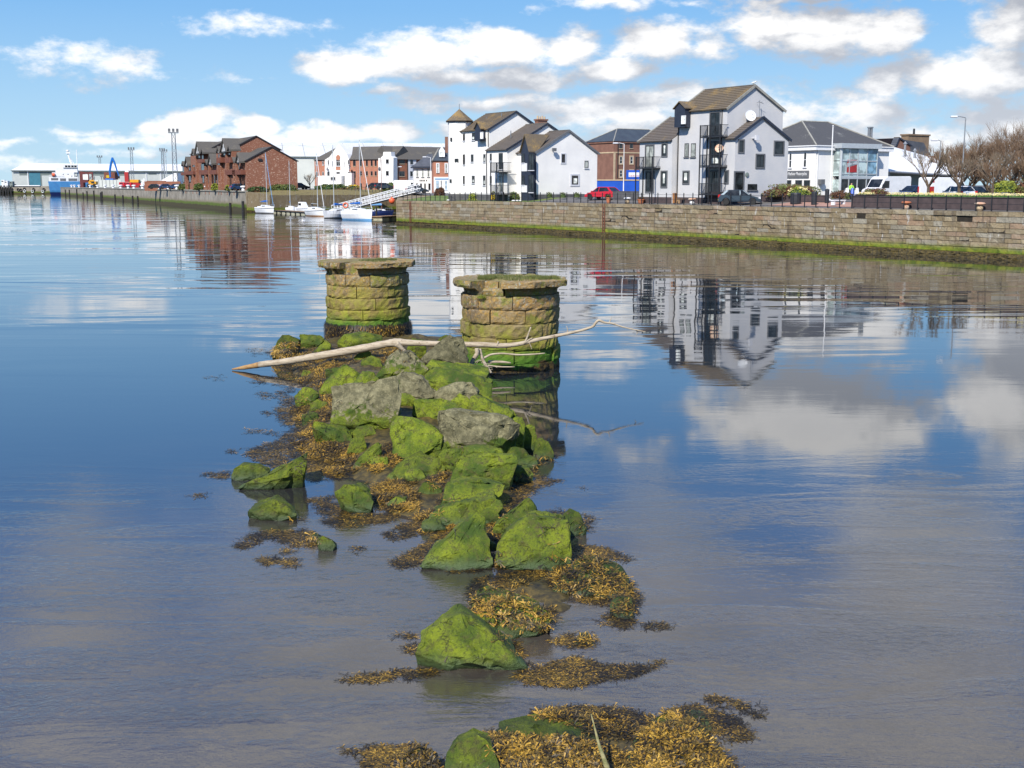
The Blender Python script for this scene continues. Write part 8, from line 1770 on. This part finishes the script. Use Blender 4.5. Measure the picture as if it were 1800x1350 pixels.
# quayside machines and sheds behind the concrete quay
def qbox(name, label, cat, px0, px1, py0, py1, Y, m, depth=4, parts=()):
    g = P((px0 + px1) / 2, 330, Y); w = (px1 - px0) / 2 * Y / FPX; z = lambda py: HCAM + (325 - py) * Y / FPX - 4.3
    t = thing(name, label, cat, (g.x, g.y, 4.3)); MB().box(-w, w, 0, depth, max(-.1, z(py1)) if py1 < 326 else -.2, z(py0)).build('body', m, t, bevel=.06)
    for (a, b, c, e, nm, mm, dd) in parts: x0, x1 = [(q - (px0 + px1) / 2) * Y / FPX for q in (a, b)]; MB().box(x0, x1, -dd, -.005 if dd > 0 else depth, z(e), z(c)).build(nm, mm, t)
    return t
S_ = 'surround_grey'
qbox('gantry', 'dark red steel gantry frame behind the yellow digger', 'gantry', 141, 147, 302, 327, 600, 'dark_red', 3, [(147, 165, 303, 306.5, 'beam', 'dark_red', .4), (156, 157.5, 306.5, 320, 'strut', 'dark_red', .4), (163, 165, 306.5, 324, 'strut', 'dark_red', .4), (147, 158, 307, 316, 'panel', 'frame_white', .2), (147, 158, 316.5, 321, 'beam', 'dark_red', .4)])
qbox('container', 'rust brown container with yellow sign in front of the dock warehouse', 'container', 184, 203, 303.5, 316, 620, 'rust_brown', 5, [(188, 193, 308.5, 313, 'sign', 'leaf_yellow', .15)])
qbox('steel_fence', 'pale steel panel fence below the rust brown container', 'fence', 168, 213, 316.5, 329, 600, 'sheet_grey', .4, [(k, k + .7, 316.5, 328, 'panel_joint', 'metal_grey', .1) for k in (174, 180, 186.5, 193, 199, 205)])
qbox('silo', 'tall red cylinder silo with white top', 'silo', 219.7, 226.5, 303, 320, 590, 'red_paint', 2, [(220, 226.3, 299.5, 303, 'cap', 'white_paint', -1)])
dg = qbox('digger', 'yellow digger standing on the concrete quay', 'digger', 156, 169, 319, 325, 590, 'yellow_paint', 3, [(161, 166, 319.5, 322, 'cab_window', 'dark_glass', .2), (158, 166, 316.5, 319, 'cab', 'yellow_paint', .3)])
wheels(dg, (-1.4, 1.4), 1.2, .9, 'yellow_paint')
qbox('tank', 'yellow orange tank behind the red tractor unit', 'tank', 227, 244, 316, 321, 600, 'yellow_paint', 3); v1 = qbox('truck', 'red flatbed truck below the yellow tank', 'truck', 228, 250, 321, 327, 575, 'red_paint', 2.5, [(244, 249, 319, 322, 'cab_window', 'dark_glass', .2)]); wheels(v1, (-2.4, 2.2), 1.0, .55)
for a, b, l_ in ((209.5, 219, 'pink red van with white stripe, left of the red silo'), (221, 231, 'pink red van below the red silo')): v1 = qbox('harbour_van', l_, 'van', a, b, 320.5, 327, 570, 'car_red', 2.2, [(a + 1.5, b - 3, 321.5, 323, 'window_glass', 'dark_glass', .1)]); wheels(v1, (-.8, .8), .8, .4)
cr = thing('harbour_crane', 'bright blue folding crane arm raised above the container', 'crane', (P(196, 330, 610).x, P(196, 330, 610).y, 4.3)); ck = lambda px, py: Vector(((px - 196) * 610 / FPX, 0, HCAM + (325 - py) * 610 / FPX - 4.3))
MB().tube([ck(195, 312), ck(194.5, 302), ck(197, 290), ck(200, 278.5)], [.35, .55, .6, .4], 6).build('lower_arm', 'crane_blue', cr); MB().tube([ck(200, 278.5), ck(203.5, 287), ck(207, 300), ck(210, 310)], [.5, .5, .35, .25], 6).build('upper_arm', 'crane_blue', cr); MB().tube([ck(197, 291), ck(201.5, 284)], .25, 5).build('ram', 'metal_grey', cr)
MB().tube([ck(210, 310), ck(209.5, 314)], .5, 6).build('grab', 'black_paint', cr); MB().box(-3, 1, 0, 4, 0, ck(0, 314).z).build('cabin', 'crane_blue', cr)
qbox('white_gangway', 'white boarding ladder frame on the concrete quay', 'ladder frame', 248, 250, 321, 329, 560, 'white_paint', 1, [(250, 252, 316, 328, 'ladder_stile', 'white_paint', .3), (253, 255, 314, 328, 'ladder_stile', 'white_paint', .3), (250, 255, 318, 319, 'rung', 'white_paint', .2), (250, 255, 322, 323, 'rung', 'white_paint', .2)])
g = P(276, 330, 520); t = thing('white_tents', 'white pitched salt shed right of the harbour machines', 'shed', (g.x, g.y, 4.3)); zk = lambda py: HCAM + (325 - py) * 520 / FPX - 4.3
MB().prism([(2, 0, -.2), (9, 0, -.2), (9, 0, zk(305)), (7.6, 0, zk(305)), (2, 0, zk(317))], (0, 8, 0)).build('body', 'white_roof', t); MB().prism([(-6, -1, -.2), (4, -1, -.2), (4, -1, zk(318)), (-4, -1, zk(318))], (0, 1, 0)).build('timber_stack', 'rust_brown', t)
for i, (a, b, c, l_) in enumerate(((3, 8.5, 316.5, 'white lorry cab at the far left dock edge'), (9, 14, 318, 'white parked trailer at the far left dock edge'), (17.5, 22.5, 319, 'dark van at the far left dock edge'))): v1 = qbox('dock_lorry', l_, 'lorry', a, b, c, 326, 735, 'white_paint' if i < 2 else 'sheet_dark', 3, [(a + .5, b - 2, c + 1.4, c + 3, 'window_glass', 'dark_glass', .15)]); wheels(v1, (-.7, .7), 1.0, .45)
# ground litter of red life ring by the dock and gulls on the roofs
def gull(label, loc, s=1.0):
    t = thing('seagull', label, 'seagull', loc, random.uniform(0, 6), None, s); MB().tube([(-.28, 0, .2), (-.12, 0, .22), (.05, 0, .25), (.18, 0, .28), (.22, 0, .36), (.27, 0, .38)], [.02, .07, .09, .06, .05, .04], 7).build('body', 'seagull_white', t, smooth=True); MB().tube([(.0, .03, 0), (.0, .03, .2)], .012, 4).tube([(.0, -.03, 0), (.0, -.03, .2)], .012, 4).build('leg', 'leaf_yellow', t); MB().tube([(.3, 0, .37), (.38, 0, .36)], [.018, .005], 4).build('beak', 'leaf_yellow', t)
gull('gull standing on the ridge of the grey house', P(1326, 149, grey.world(xa if False else 0, 0, 0).y + 2.5) + Vector((0, .3, 0)), 1.0)
